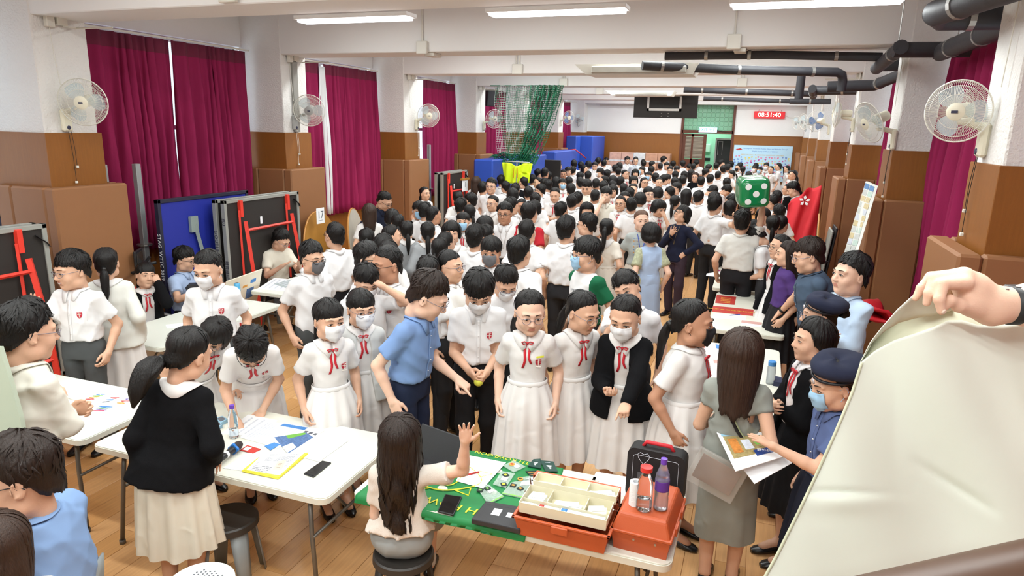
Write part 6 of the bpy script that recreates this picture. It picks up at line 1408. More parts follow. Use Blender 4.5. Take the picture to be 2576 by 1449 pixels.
# --- table B: flag and everything on it
FLG = M('flag_green', '#0f7a3d', .6, var=.06, scale=14, bump=.0015, bscale=20); FY = M('flag_yellow', '#e2e13a', .6)
def flag():
    x0, x1, y0, y1 = -2.03, -.98, 2.985, 3.83; nx, ny = 60, 50; P = np.zeros((ny, nx, 3)); rng = np.random.RandomState(4)
    for j in range(ny):
        for i in range(nx):
            x = x0+(x1-x0)*i/(nx-1)+.015*math.sin(j*.2); y = y0+(y1-y0)*j/(ny-1)
            z = ZT+.0035+.0022*math.sin(i*.35+j*.12)+.0018*math.sin(j*.4-i*.1); 
            if y < 3.04: z -= min(.05, (3.04-y)*1.4+.0)*1.0; y = max(y, 3.028-.0*(3.04-y))
            if y > 3.80: z -= (y-3.80)*1.2
            P[j, i] = (x, y, z)
    r = MB().grid(P).build('flag', FLG, smooth=True); md = r.modifiers.new('s', 'SOLIDIFY'); md.thickness = .0015
    tag(r, 'green scout troop flag with yellow lettering spread over the table', 'flag')
    for s_, x, y, sz in (('130TH KOWLOON', -1.50, 3.14, .088), ('Scout Troop', -1.63, 3.70, .088), ('130TH KOWLOON', -1.35, 3.775, .05)): text('lettering', s_, sz, FY, r, (x, y, ZT+.0075), (0, 0, math.pi+math.radians(-3)), .0004, sx=1.1)
    mb = MB(); A = np.linspace(0, 2*math.pi, 40)
    mb.tube([(-1.62+.20*math.cos(a)*(1+.12*math.cos(3*a)), 3.43+.17*math.sin(a), ZT+.0075) for a in A], .005, 4, False); mb.tube([(-1.62+.09*math.cos(a), 3.42+.12*math.sin(a)*(1+.2*math.cos(2*a)), ZT+.0075) for a in A], .004, 4, False)
    for k in range(5): a = math.radians(90+72*k); mb.tube([(-1.62+.20*math.cos(a), 3.43+.17*math.sin(a), ZT+.0075), (-1.62+.29*math.cos(a+.2), 3.43+.24*math.sin(a+.2), ZT+.0075), (-1.62+.22*math.cos(a+.45), 3.43+.18*math.sin(a+.45), ZT+.0075)], .0045, 4, False)
    mb.build('emblem_outline', FY, r); return r
flag(); ZF = ZT+.008
o = sheet('paper_sheet', [(1182, 1146), (1273, 1164), (1215, 1229), (1147, 1210)], PAPER, 'white sheet with handwriting in the middle of the green flag', 'paper', Z=ZF); lines(o, .5, .62, .9, .85, 4, PPALE)
pen((1168, 1196), (1206, 1187), ZF, 'red-capped marker on the white sheet', PRED, .006)
def book(c, label): 
    o = sheet('passport_book', c, M('cover_green', '#17413a', .5), label, 'booklet', th=.006, Z=ZF); prints(o, [(.3, .45, .7, .5, PAPER, 'gilt_line'), (.35, .55, .65, .6, PAPER, 'gilt_line'), (.44, .64, .56, .78, PAPER, 'gilt_crest'), (.3, .15, .7, .18, PPALE, 'gilt_line')]); return o
book([(1342, 1157), (1360, 1156), (1362, 1180), (1327, 1174)], 'dark green booklet partly under another by the white dresses'); book([(1359, 1160), (1392, 1163), (1403, 1188), (1372, 1187)], 'dark green booklet in full view by the white dresses')
BAG = M('zip_bag_clear', '#cfe0d6', .12, alpha=.35, var=.3, scale=20, bump=.003, bscale=50); BGN = M('bag_zip_green', '#7ed348', .4); PATCHM = M('patch_dark', '#162722', .7)
def zipbag(c, label, cards=(), patches=(), zipg=False):
    o = sheet('zip_bag', c, BAG, label, 'bag', th=.004, Z=ZF); 
    if zipg: prints(o, [(0, .93, 1, .98, BGN, 'zip_strip')])
    for (u0, v0, u1, v1) in cards: prints(o, [(u0, v0, u1, v1, PAPER, 'paper_tag')])
    return o
def patch_(px, py, m, label, r=.018, sq=True):
    p = at(px, py, Z=ZF+.006); b = empty('cloth_patch', (p[0], p[1], ZF+.005), random.uniform(-.6, .6), label, 'badge', 'scout badges on the flag'); MB().prism(rrect(2*r, 2*r, r*.3 if sq else r*.98), 0, .003).build('patch_base', PATCHM if sq else PORG, b); MB().prism(rrect(r*1.1, r*.9, r*.3), .003, .004).build('patch_emblem', m, b)
zipbag([(1265, 1172), (1293, 1159), (1322, 1175), (1292, 1189)], 'small clear bag with a round orange badge and tag', [(.45, .3, .8, .8)])
zipbag([(1262, 1186), (1296, 1192), (1272, 1228), (1240, 1219)], 'clear bag with two square badges and a yellow tag', [(.3, .35, .75, .6)])
zipbag([(1202, 1231), (1228, 1219), (1268, 1250), (1228, 1270)], 'clear bag of metal pins with a green zip nearest the phone', [(.5, .2, .85, .5)], zipg=True)
zipbag([(1286, 1215), (1355, 1200), (1350, 1262), (1262, 1243)], 'largest clear bag of pins with a green zip beside the orange box', [(.4, .1, .85, .35)], zipg=True); zipbag([(1305, 1203), (1335, 1198), (1385, 1216), (1358, 1225)], 'clear bag with a white label above the largest bag', [(.3, .2, .8, .6)])
for i, (x, y, m, sq, l) in enumerate(((1288, 1168, PRED, False, 'round orange and red cloth badge'), (1272, 1195, FY, True, 'dark square badge with a yellow fleur at the top bag'), (1267, 1218, FY, True, 'dark diamond badge below the yellow tag'), (1291, 1221, PORG, True, 'dark diamond badge with an orange figure'), (1309, 1229, PORG, True, 'dark square badge next to the orange box corner'), (1208, 1233, PGREEN, True, 'left dark badge above the pin bag'), (1226, 1229, PGREEN, True, 'right dark badge above the pin bag'), (1309, 1205, PATCHM, False, 'oval tan badge with a letter'))): patch_(x, y, m, l, sq=sq)
o = sheet('cloth_badge_strip', [(1322, 1186), (1350, 1185), (1372, 1196), (1335, 1200)], PATCHM, 'curled black and gold shoulder title strips', 'badge', th=.004, Z=ZF); lines(o, .1, .3, .9, .7, 2, GOLD)
phone([(1120, 1246), (1163, 1252), (1141, 1299), (1100, 1289)], 'black phone with a dirty screen at the flag\'s near left corner', lift=.008)
# black case with labels
o = sheet('black_case', [(1222, 1272), (1328, 1290), (1308, 1345), (1185, 1318)], M('case_black', '#2a2b2e', .55, bump=.0005, bscale=300), 'flat black case with two white labels at the flag\'s front edge', 'case', th=.032, Z=ZF); bv = o.modifiers.new('b', 'BEVEL'); bv.width = .006; bv.segments = 2
prints(o, [(.30, .30, .48, .62, PAPER, 'label'), (.62, .38, .73, .60, PAPER, 'label'), (0.02, .16, .98, .165, M('seam', '#45464a', .6), 'seam')]); wtext(o, 'Pas 5', .39, .46, .018, INK, ang=0)
# tablet in a black cover standing on the flag behind the woman
p = at(1095, 1170, Z=ZF); b = empty('tablet_case', (p[0], p[1], ZF), math.radians(-15), 'black tablet in a folded stand cover half hidden by long brown hair', 'tablet'); MB().box((-.19, 0, 0), (.17, .012, .22), .006, R=rotm(-22, 0, 0)).build('tablet_back', MATS['case_black'], b); MB().prism([(-.12, 0), (.14, 0), (.10, -.16), (-.08, -.16)], 0, .012).build('stand_flap', MATS['case_black'], b)
# orange first aid box, open
ORG = M('box_orange', '#b8532b', .42, var=.05, scale=5, bump=.0003, bscale=200); ORI = M('box_orange_inside', '#9c4422', .5); TRAY = M('tray_ivory', '#ded8bd', .5)
fa = empty('first_aid_box', (-.78, 3.16, ZT), math.radians(0), 'open orange first aid box with a lifted ivory tray of dressings', 'first aid box')
def shell(mb, x0, x1, y0, y1, z0, z1, t=.006, tap=.02):
    mb.box((x0+tap, y0+tap, z0), (x1-tap, y1-tap, z0+t))
    for (a, b) in (((x0, y0), (x1, y0)), ((x1, y0), (x1, y1)), ((x1, y1), (x0, y1)), ((x0, y1), (x0, y0))):
        cx_, cy_ = (x0+x1)/2, (y0+y1)/2; q = lambda p, k, z: (p[0]+(tap+k if p[0] < cx_ else -tap-k), p[1]+(tap+k if p[1] < cy_ else -tap-k), z)
        V = [q(a, 0, z0), q(b, 0, z0), q(b, -tap, z1), q(a, -tap, z1), q(a, t, z0), q(b, t, z0), q(b, t-tap, z1), q(a, t-tap, z1)]; mb.add(V, [(0, 1, 2, 3), (7, 6, 5, 4), (3, 2, 6, 7), (0, 4, 5, 1)])
mb = MB(); shell(mb, -.25, .25, -.155, .155, 0, .115); mb.build('box_base', ORG, fa)
mb = MB()
for lo, hi in (((-.262, -.167, .108), (.262, -.15, .122)), ((-.262, .15, .108), (.262, .167, .122)), ((-.262, -.167, .108), (-.245, .167, .122)), ((.245, -.167, .108), (.262, .167, .122))): mb.box(lo, hi, .003)
mb.build('rim', ORG, fa); MB().box((-.045, -.178, .075), (.045, -.165, .118), .004).build('latch_recess', ORG, fa)
# lid open behind
mb = MB(); shell(mb, -.25, .25, -.14, .08, 0, .05, .006, .008); V = np.concatenate(mb.V) @ rotm(100, 0, 0).T+np.array([0, .215, .13+.0]); mb.V = [V]; mb.build('box_lid', ORG, fa)
mb = MB(); shell(mb, -.235, .235, -.135, .06, .165, .225, .004, .004)
for x in (-.10, .10): mb.box((x-.002, -.065, .17), (x+.002, .056, .218))
mb.box((-.231, -.068, .17), (.231, -.064, .215)); mb.V = [np.concatenate(mb.V)-np.array([0, 0, .035])]; mb.build('front_tray', TRAY, fa)
mb = MB(); shell(mb, -.22, .245, .055, .155, .205, .255, .004, .004)
for x in (-.07, .08): mb.box((x-.002, .06, .205), (x+.002, .152, .25))
mb.V = [np.concatenate(mb.V)-np.array([0, 0, .035])]; mb.build('rear_tray', TRAY, fa)
for x in (-.252, .252): MB().tube([(x, .10, .11), (x*.97, -.02, .19)], .004, 6).tube([(x, .14, .11), (x*.97, .08, .22)], .004, 6).build('hinge_arm', STEEL, fa)
WR_ = M('bandage_wrap', '#e8eaec', .5, bump=.002, bscale=120); 
def roll(x, y, z, L_, r, nm, label, band=None, rz=0):
    b = empty(nm, (-.78+x, 3.16+y, ZT+z-.035), math.radians(rz), label, 'bandage'); MB().tube([(-L_/2, 0, r), (L_/2, 0, r)], r, 12).build('roll', WR_, b, smooth=True)
    if band: MB().tube([(-L_*.46, 0, r), (-L_*.22, 0, r)], r*1.02, 12).build('wrapper_print', band, b, smooth=True)
roll(-.19, -.10, .171, .09, .020, 'bandage_roll', 'wrapped bandage roll at the left front of the tray'); roll(-.08, -.10, .171, .11, .021, 'bandage_roll', 'bandage roll with thin red end line in the tray', PRED); roll(.05, -.10, .171, .13, .023, 'bandage_roll', 'blue printed bandage roll in the middle of the tray', PBLUE); roll(.17, -.10, .171, .10, .023, 'bandage_roll', 'thick clear-wrapped bandage roll at the tray right')
for i, (x, y, w_, d_, h_, m, l) in enumerate(((-.17, -.01, .09, .07, .035, PAPER, 'white plaster box in the tray left cell'), (0, -.01, .15, .06, .02, M('gauze_clear', '#dfe6e2', .3), 'clear gauze packets in the tray centre cell'), (.16, -.01, .10, .06, .03, M('gauze_cream', '#e6e2cc', .6), 'cream gauze pads in the tray right cell'), (.16, .10, .14, .05, .02, PAPER, 'long white syringe packet in the rear tray'))):
    b = empty('dressing_pack', (-.78+x, 3.16+y, ZT+(.136 if i < 3 else .178)), math.radians(8*(i-1)), l, 'dressing'); MB().box((-w_/2, -d_/2, 0), (w_/2, d_/2, h_), .003).box((-w_/3, -d_/3, h_+.001), (w_/2.5, d_/2.2, h_+.006), .002, R=rotm(0, 0, 15)).build('pack', m, b)
# closed orange box
cb = empty('first_aid_box', (-.37, 3.30, ZT), math.radians(-3), 'closed orange first aid box under the water bottles', 'first aid box')
mb = MB(); shell(mb, -.15, .15, -.22, .22, 0, .11, .006, .015); mb.build('box_base', ORG, cb); MB().box((-.160, -.23, .105), (.160, .23, .122), .004).build('rim', ORG, cb)
mb = MB(); z0_, z1_ = .122, .205; V = [(sx*a, sy*b, z) for z, a, b in ((z0_, .15, .22), (z1_-.02, .128, .195), (z1_, .118, .185)) for sx, sy in ((-1, -1), (1, -1), (1, 1), (-1, 1))]
mb.add(V, [(0, 1, 5, 4), (1, 2, 6, 5), (2, 3, 7, 6), (3, 0, 4, 7), (4, 5, 9, 8), (5, 6, 10, 9), (6, 7, 11, 10), (7, 4, 8, 11), (8, 9, 10, 11)]); o = mb.build('box_lid', ORG, cb); bv = o.modifiers.new('b', 'BEVEL'); bv.width = .012; bv.segments = 2
MB().lathe([(0, .0), (.006, 0), (.006, .004), (0, .004)], 10, (-.03, -.232, .09), R=rotm(90, 0, 0)).lathe([(0, .0), (.006, 0), (.006, .004), (0, .004)], 10, (.08, -.232, .09), R=rotm(90, 0, 0)).build('rivet', STEEL, cb)
MB().box((.158, -.12, .09), (.168, -.04, .135), .002).box((.158, .05, .09), (.168, .13, .135), .002).build('hinge', ORG, cb)
ZB = ZT+.206
def wb(px, py, **k): return bottle(px, py, ZB, **k)
wb(1619, 1281, h=.235, label='clear bottle with a red flip cap on the closed orange box', cap=REDC, r=.040, level=.30, capr=.026)
bb = wb(1661, 1279, h=.275, label='frosty water bottle with purple cap and label on the orange box', cap=PURC, lab=M('label_purple', '#5a2f95', .4), r=.037, level=.72, frost=M('frosted_clear', '#e3e3ea', .28, trans=.85))
p = at(1597, 1268, Z=ZB); b = empty('tape_roll', (p[0], p[1], ZB), 0, 'tall white paper tape roll beside the red-capped bottle', 'roll'); smooth_by_angle(MB().lathe([(.018, 0), (.033, 0), (.033, .13), (.018, .13), (.018, .0)], 24).build('roll', WR_, b))
# AED bag
ad = empty('equipment_bag', (-.385, 3.655, ZT), math.radians(-4), 'black equipment bag with a red handle behind the bottles', 'bag'); AB = M('bag_black', '#19191b', .7, bump=.001, bscale=200)
smooth_by_angle(MB().prism(rrect(.33, .32, .045), -.055, .055, R=rotm(90, 0, 0), t=(0, 0, .165)).build('bag_body', AB, ad), 40)
MB().tube([(-.09, 0, .315), (-.07, 0, .35), (.07, 0, .35), (.09, 0, .315)], .012, 8).build('handle', M('handle_red', '#c4202c', .6), ad, smooth=True)
o_ = rrect(.26, .27, .02); MB().tube([(x, -.058, .165+y*.9) for x, y in o_+o_[:1]], .0012, 4, False).build('panel_piping', PPALE, ad)
hs_ = [(-.02, .035), (0, .025), (.02, .035), (.035, .02), (.03, 0), (.015, -.02), (0, -.035), (-.015, -.02), (-.03, 0), (-.035, .02)]; MB().tube([(-.07+x, -.058, .27+y) for x, y in hs_+hs_[:1]], .0015, 4, False).build('heart_logo', PPALE, ad)
MB().box((.02, -.0575, .12), (.11, -.056, .13)).box((-.1, -.0575, .10), (-.02, -.056, .18)).build('printed_lines', M('print_grey', '#55565a', .7), ad)
# papers right of the flag
o = sheet('paper_sheet', [(1500, 1187), (1578, 1200), (1572, 1250), (1475, 1235)], PAPER, 'white sheet right of the pink notepad under the bag edge', 'paper'); lines(o, .5, .6, .9, .95, 5, PPALE)
o = sheet('paper_sheet', [(1440, 1202), (1500, 1200), (1490, 1232), (1425, 1222)], M('paper_cream', '#efe9c8', .7), 'cream sheet under the pink notepad', 'paper'); o = sheet('notepad', [(1455, 1204), (1507, 1211), (1492, 1233), (1446, 1226)], M('pad_pink', '#e3bfb0', .7, var=.1, scale=60), 'square pink patterned notepad behind the open orange box', 'notepad', th=.004, lift=.002)
# ------------------------------------------------------------------ table tennis tables
FRG = M('frame_grey', '#a3a59f', .45, metal=.3); BLKB = M('board_black', '#26221f', .7, var=.1); REDF = M('frame_red', '#e23a2b', .45); BLUF = M('board_blue', '#23309c', .5); DKF = M('frame_dark', '#26263a', .5); GRL = M('leg_greygreen', '#8f9c98', .5)
def tt(X, y0, y1, label, z0=.30, z1=1.84, red=True, fr=FRG, brd=BLKB, words=True, second=True):
    t = empty('folding_table_tennis', (X, (y0+y1)/2, 0), 0, label, 'table tennis table', 'folded table tennis tables'); L = y1-y0; h = L/2
    for k, xo in enumerate((0, -.14) if second else (0,)):
        MB().box((xo-.022, -h+.03, z0+.03), (xo-.004, h-.03, z1-.03)).build('table_half', brd if k == 0 else BLKB, t)
        for lo, hi in (((xo-.05, -h, z0), (xo+.012, -h+.045, z1)), ((xo-.05, h-.045, z0), (xo+.012, h, z1)), ((xo-.05, -h, z1-.045), (xo+.012, h, z1)), ((xo-.05, -h, z0), (xo+.012, h, z0+.045))): MB().box(lo, hi, .004).build('frame_rail', fr, t)
    lc = REDF if red else GRL
    if red:
        for s in (-1, 1):
            yy = s*(h-.28)
            MB().box((-.004, yy-.03, z1-.24), (.05, yy+.02, z1-.02-.0), .003).build('hinge_plate', lc, t)
            MB().tube([(.02, yy-.03, z1-.15), (.03, yy-.03, .6)], .018, 4).build('strut', lc, t)
            MB().tube([(.05, yy+.04, z1-.30), (.12, yy+s*.02+.05, 1.0), (.20, yy+.07, .12)], .034, 4).build('leg', lc, t)
            MB().tube([(.20, yy+.03, .05), (.20, yy+.11, .05)], .05, 14).build('wheel', BLK, t)
        MB().tube([(.07, -h+.30, z1-.42), (.07, h-.22, z1-.42)], .02, 4).build('crossbar', lc, t); MB().tube([(.16, -h+.30, .55), (.16, h-.22, .55)], .02, 4).build('crossbar', lc, t)
        MB().box((.0, -.05*L-.02, z1-.38), (.006, -.05*L+.02, z1-.28)).build('sticker', PAPER, t)
        MB().tube([(.01, h-.12, z1-.1), (.03, h-.03, z1-.18), (.02, h, z1-.22)], .02, 4, sq=(1, .3)).build('strap', BLK, t)
    else:
        MB().tube([(.03, -.25, z1-.35), (.06, .05, .2)], .03, 4).build('leg', lc, t); MB().tube([(.06, -.20, z1-.75), (.07, -.12, .4)], .018, 4).build('yellow_strut', PYEL, t); MB().box((-.0, -.32, z1-.45), (.04, -.2, z1-.25)).build('hinge_plate', lc, t)
    if words and second:
        text('lettering', 'DOUBLE FISH', .075, DKF, t, (-.16, -h-.001, z1-.62), (math.pi/2, math.pi/2, 0), .0005); text('lettering', '303', .07, DKF, t, (-.02, -h-.001, z1-.28), (math.pi/2, math.pi/2, 0), .0005); text('lettering', '體育器材供應商', .06, DKF, t, (-.02, -h-.001, z1-1.0), (math.pi/2, math.pi/2, 0), .0005)
    if not second: text('lettering', 'STAG  WTTC 2019', .07, PAPER, t, (-.02, -h-.001, z1-.7), (math.pi/2, math.pi/2, 0), .0005)
    return t
tt(-6.42, 6.90, 8.42, 'folded black table tennis table with a bright red leg frame, grey edge lettering')
tt(-6.72, 6.15, 7.70, 'blue table tennis table half in a dark frame behind the black one', z1=1.90, red=False, fr=DKF, brd=BLUF, second=False)
tt(-6.42, 3.02, 4.56, 'folded black table tennis table with red leg frame at the left photo edge')
tt(-6.80, 3.0, 4.40, 'dark stacked table tennis table top behind the one at the left edge', z1=1.93, red=False, fr=DKF, brd=BLUF, second=False)
tt(-6.42, 13.35, 14.70, 'farther folded table tennis table with a red frame beside the third padded column', words=False)
# round board tops leaning by the second column
DSK = M('disc_ply', '#a8762f', .5, var=.2, scale=4, stretch=(1, 1, 4)); DSW = M('disc_grey', '#b9b4a8', .6, var=.12, scale=8); RIM = M('disc_rim', '#b87f3a', .4)
def disc(X, Y, Z, r, m, label, tilt=12, rz=0, ry=None):
    d = empty('round_table_top', (X, Y, Z), 0, label, 'table top', rot=(0, math.radians(90-tilt), math.radians(rz))); ry = ry or r
    P = [(r*math.cos(a), ry*math.sin(a)) for a in np.linspace(0, 2*math.pi, 49)[:-1]]; MB().prism(P, -.012, .012).build('board', m, d)
    A = np.linspace(0, 2*math.pi, 49); MB().tube([(r*math.cos(a), ry*math.sin(a), 0) for a in A], .015, 6, False).build('edge_band', RIM, d, smooth=True); return d
disc(-6.42, 9.02, .72, .75, DSK, 'round plywood table top with the number 17 sign leaning on the padded column', 10, 14)
disc(-6.15, 9.60, .73, .75, DSW, 'pale grey round table top leaning right of the number 17 sign', 8, 20, .60)
p = at(806, 541, X=-6.30); s_ = empty('number_sign', tuple(p), 0, 'white paper sign reading 17', 'sign'); MB().box((-.002, -.10, -.13), (.002, .10, .11)).build('sign_paper', PAPER, s_); text('lettering', '17', .16, INK, s_, (.004, 0, 0), (math.pi/2, 0, math.pi/2), .0006); MB().box((.002, -.06, -.085), (.003, .06, -.08)).build('underline', INK, s_)
p = at(1170, 466, X=-6.2); s_ = empty('number_sign', tuple(p), 0, 'white sign reading 1 beside the farther table tennis table', 'sign'); MB().box((-.002, -.16, -.13), (.002, .14, .12)).build('sign_paper', PAPER, s_); text('lettering', '1', .17, INK, s_, (.004, 0, .01), (math.pi/2, 0, math.pi/2), .0006); MB().box((-.03, -.2, .12), (.02, .2, .16)).build('wooden_ledge', DSK, s_)
# grey posts by the windows
for (a, b, X, l) in (((342, 412), (362, 612), -7.1, 'tall grey badminton post in front of the largest curtain'), ((258, 414), (262, 470), -7.2, 'grey post top behind the nearest left padded column'), ((1079, 364), (1084, 470), -7.1, 'grey post right of the third padded column')):
    p, q = at(*a, X=X), at(*b, X=X); o = empty('net_post', (X, p[1], 0), 0, l, 'post'); MB().box((-.035, -.035, .06), (.035, .035, p[2]), .005).build('post', M('post_grey', '#a9adae', .45, metal=.4), o); MB().lathe([(0, 0), (.13, 0), (.13, .03), (.05, .06), (0, .06)], 20).build('base_plate', STEEL, o); MB().lathe([(.05, 0), (.09, 0), (.09, .02), (.05, .02)], 16, (0, 0, max(.9, p[2]-1.0))).build('collar', STEEL, o)
# ------------------------------------------------------------------ exercise bikes
def bike(X, Y, rz, label, k=1):
    b = empty('exercise_bike', (X, Y, 0), math.radians(rz), label, 'exercise bike'); BK = M('bike_black', '#1c1c1f', .45); SV = M('bike_silver', '#9a9c9e', .3, metal=.7)
    MB().tube([(-.5, 0, .06), (.5, 0, .06)], .035, 8).build('base_beam', BK, b)
    for x in (-.48, .48): MB().tube([(x, -.25, .05), (x, .25, .05)], .03, 8).build('foot_bar', BK, b)
    MB().tube([(.25, 0, .1), (.36, 0, .6), (.42, 0, 1.12)], .032, 10).build('front_post', BK, b, smooth=True); MB().tube([(-.25, 0, .1), (-.15, 0, .85)], .03, 10).build('seat_post', SV, b, smooth=True)
    MB().lathe([(0, -.03), (.22, -.03), (.24, -.015), (.24, .015), (.22, .03), (0, .03)], 28, (.28, 0, .36), R=rotm(90, 0, 0)).build('flywheel', SV, b)
    MB().box((-.32, -.09, .85), (-.05, .09, .93), .03).build('saddle', BK, b)
    MB().tube([(.30, -.22, 1.16), (.46, -.22, 1.13), (.48, -.1, 1.10), (.48, .1, 1.10), (.46, .22, 1.13), (.30, .22, 1.16)], .018, 8).build('handlebar', BK, b, smooth=True); MB().tube([(.46, -.12, 1.10), (.34, -.12, 1.25)], .016, 8).tube([(.46, .12, 1.10), (.34, .12, 1.25)], .016, 8).build('aero_grip', BK, b)
    MB().box((.42, -.15, 1.16), (.45, .15, 1.36), .01, R=rotm(0, 0, 0)).build('console', BK, b); MB().box((.411, -.12, 1.19), (.419, .12, 1.33)).build('console_screen', M('console_grey', '#3a3634', .2), b)
    MB().tube([(0.02, -.1, .3), (.02, .1, .3)], .02, 8).tube([(.02, .1, .3), (.14, .1, .2)], .014, 6).tube([(.02, -.1, .3), (-.10, -.1, .4)], .014, 6).build('crank', SV, b); MB().box((.10, .1, .18), (.2, .2, .205), .004).build('pedal', BK, b); MB().box((-.15, -.2, .39), (-.05, -.1, .415), .004).build('pedal', BK, b)
    MB().tube([(.47, 0, .9), (.50, .06, .9)], .03, 10).build('tension_knob', RED, b); return b
bike(-6.35, 6.05, 215, 'black exercise bike behind the seated black cardigan girl'); bike(1.45, 6.55, 250, 'exercise bike right of the young man in light blue'); bike(1.02, 8.1, 170, 'exercise bike behind the light blue shirted man, console up'); bike(1.2, 10.2, 200, 'exercise bike under the leaning newspaper board')
# newspaper collage board leaning on right column, round top edge-on
q = [at(2178, 456, X=1.12), at(2203, 467, X=1.18), at(2151, 638, X=1.02), at(2124, 634, X=.96)]
nb = link('collage_board', None) if False else empty('collage_board', tuple(q[0]), 0, 'narrow board covered with newspaper cuttings leaning at the right', 'board'); V = [p-q[0] for p in q]; V += [v+np.array([.02, -.01, 0]) for v in V]; link('board_panel', mkmesh('board_panel', V, [(0, 1, 2, 3), (7, 6, 5, 4), (0, 4, 5, 1), (1, 5, 6, 2), (2, 6, 7, 3), (3, 7, 4, 0)], M('collage_white', '#dfe0da', .6), smooth=False), nb)
rng = np.random.RandomState(3); cm = [M('clip_blue', '#5f86b5', .7, var=.5, scale=60), M('clip_grey', '#c3c6c2', .7, var=.35, scale=120), M('clip_tan', '#cdbd94', .7, var=.5, scale=90), PPALE, M('clip_mint', '#b9cdc3', .7, var=.4, scale=90)]
for i in range(11):
    for j in range(2):
        u0, v0 = .06+.48*j, .02+.088*i; f = lambda u, v: (V[0]*(1-u)+V[1]*u)*(1-v)+(V[3]*(1-u)+V[2]*u)*v+np.array([-.004, -.004, .0]); w_ = .36+.08*rng.rand(); link('newspaper_clipping', mkmesh('clip', [f(u0, v0), f(u0+w_, v0), f(u0+w_, v0+.075), f(u0, v0+.075)], [(0, 1, 2, 3)], cm[(1+rng.randint(4)) if i else 0], smooth=False), nb).modifiers.new('s', 'SOLIDIFY').thickness = .001
disc(1.02, 11.9, .82, .76, M('disc_cream', '#c9b98f', .5), 'round table top seen nearly edge-on beside the third right column', 3, -4)
gc = empty('folded_panel', (1.0, 11.2, 0), 0, 'folded silver and black panel leaning before the edge-on round top', 'panel'); MB().box((-.05, -.25, .05), (-.02, .25, 1.45), .01, R=rotm(0, 6, 0)).build('panel_front', FRG, gc); MB().box((0, -.25, .05), (.03, .25, 1.5), .01, R=rotm(0, 6, 0)).build('panel_back', BLK, gc)
# red cloth with white flower draped near the far right columns
rc = MB(); P = np.zeros((20, 24, 3)); p = at(2008, 470, X=.62)
for j in range(20):
    for i in range(24):
        u, v = i/23, j/19; x = .60+.56*u; z = 1.47+.38*math.sin(u*1.7)-v*1.25+.03*math.sin(u*14+v*2); y = 14.35-.25*v+.05*math.sin(u*11+v*5)+.0*u; P[j, i] = (x, y, max(.12, z))
o = tag(rc.grid(P).build('red_cloth', M('cloth_red', '#cf2430', .7, var=.05), smooth=True), 'bright red cloth with a white flower emblem draped by the right columns', 'cloth'); o.modifiers.new('s', 'SOLIDIFY').thickness = .004
for k in range(5): a = math.radians(90+72*k); MB().prism([(.055*math.cos(a+t)*r_, .055*math.sin(a+t)*r_) for t, r_ in ((-.2, .3), (-.45, 1.2), (-.1, 1.9), (.35, 1.5), (.3, .5))], -.002, .002, R=rotm(80, 0, 0), t=(.88, 14.16, 1.58)).build('petal', PAPER, o)
MB().box((.64, 14.40, 0), (1.1, 14.75, 1.42), .02).build('tmpx', PPALE); o_ = bpy.data.objects['tmpx']; o_.name = 'covered_stand'; tag(o_, 'pale stand under the red cloth', 'stand')
# ------------------------------------------------------------------ far hall: mats, net, bib, boxes, backboard, clock, exit, banner
MATB = M('mat_blue', '#2c4fb0', .45, var=.05, scale=3, bump=.002, bscale=6); MATD = M('mat_blue_side', '#1f3a8c', .5)
def matt(x0, x1, y0, y1, z0, z1, label):
    o = empty('crash_mat', ((x0+x1)/2, (y0+y1)/2, z0), 0, label, 'mat', 'blue crash mats'); hx, hy = (x1-x0)/2, (y1-y0)/2; MB().box((-hx, -hy, 0), (hx, hy, z1-z0), .03).build('mat_cover', MATB, o); MB().box((-hx-.004, -hy*.98, (z1-z0)*.48), (hx+.004, hy*.98, (z1-z0)*.5)).build('seam', MATD, o)
    for s in (-1, 1): MB().box((hx, s*hy*.5-.1, (z1-z0)*.6), (hx+.02, s*hy*.5+.1, (z1-z0)*.64), .005).build('carry_handle', MATD, o)
pa, pb = at(1237, 385, X=-6.0), at(1348, 388, X=-6.0); matt(-6.55, -6.05, pa[1]+.2, 19.8, .05, 2.05, 'low wide blue crash mat left of the green net'); matt(-6.55, -6.1, 20.9, 23.6, .05, 2.10, 'second low blue crash mat right of the green net')
matt(-6.85, -6.45, 24.8, 25.4, .05, 2.55, 'tall blue mat in front with the red rope'); matt(-6.85, -6.0, 25.5, 27.6, .05, 2.55, 'tallest blue crash mat in the far left corner'); 
p = [at(1424, 378, X=-6.40), at(1447, 376, X=-6.0), at(1462, 388, X=-5.95), at(1474, 398, X=-5.9)]; tag(MB().tube(p, .02, 6).build('red_rope', RED, smooth=True), 'red rope slanting across the tall blue mats', 'rope')
for (px, py, l) in ((1411, 388, 'white notice sheet on the sixth padded column'), (1338, 415, 'white notice sheet on the fifth padded column')):
    q = at(px, py, X=-6.69); tag(MB().box((-.003, -.12, -.16), (.003, .12, .16)).build('notice_sheet', PAPER, None, loc=tuple(q)), l, 'notice')
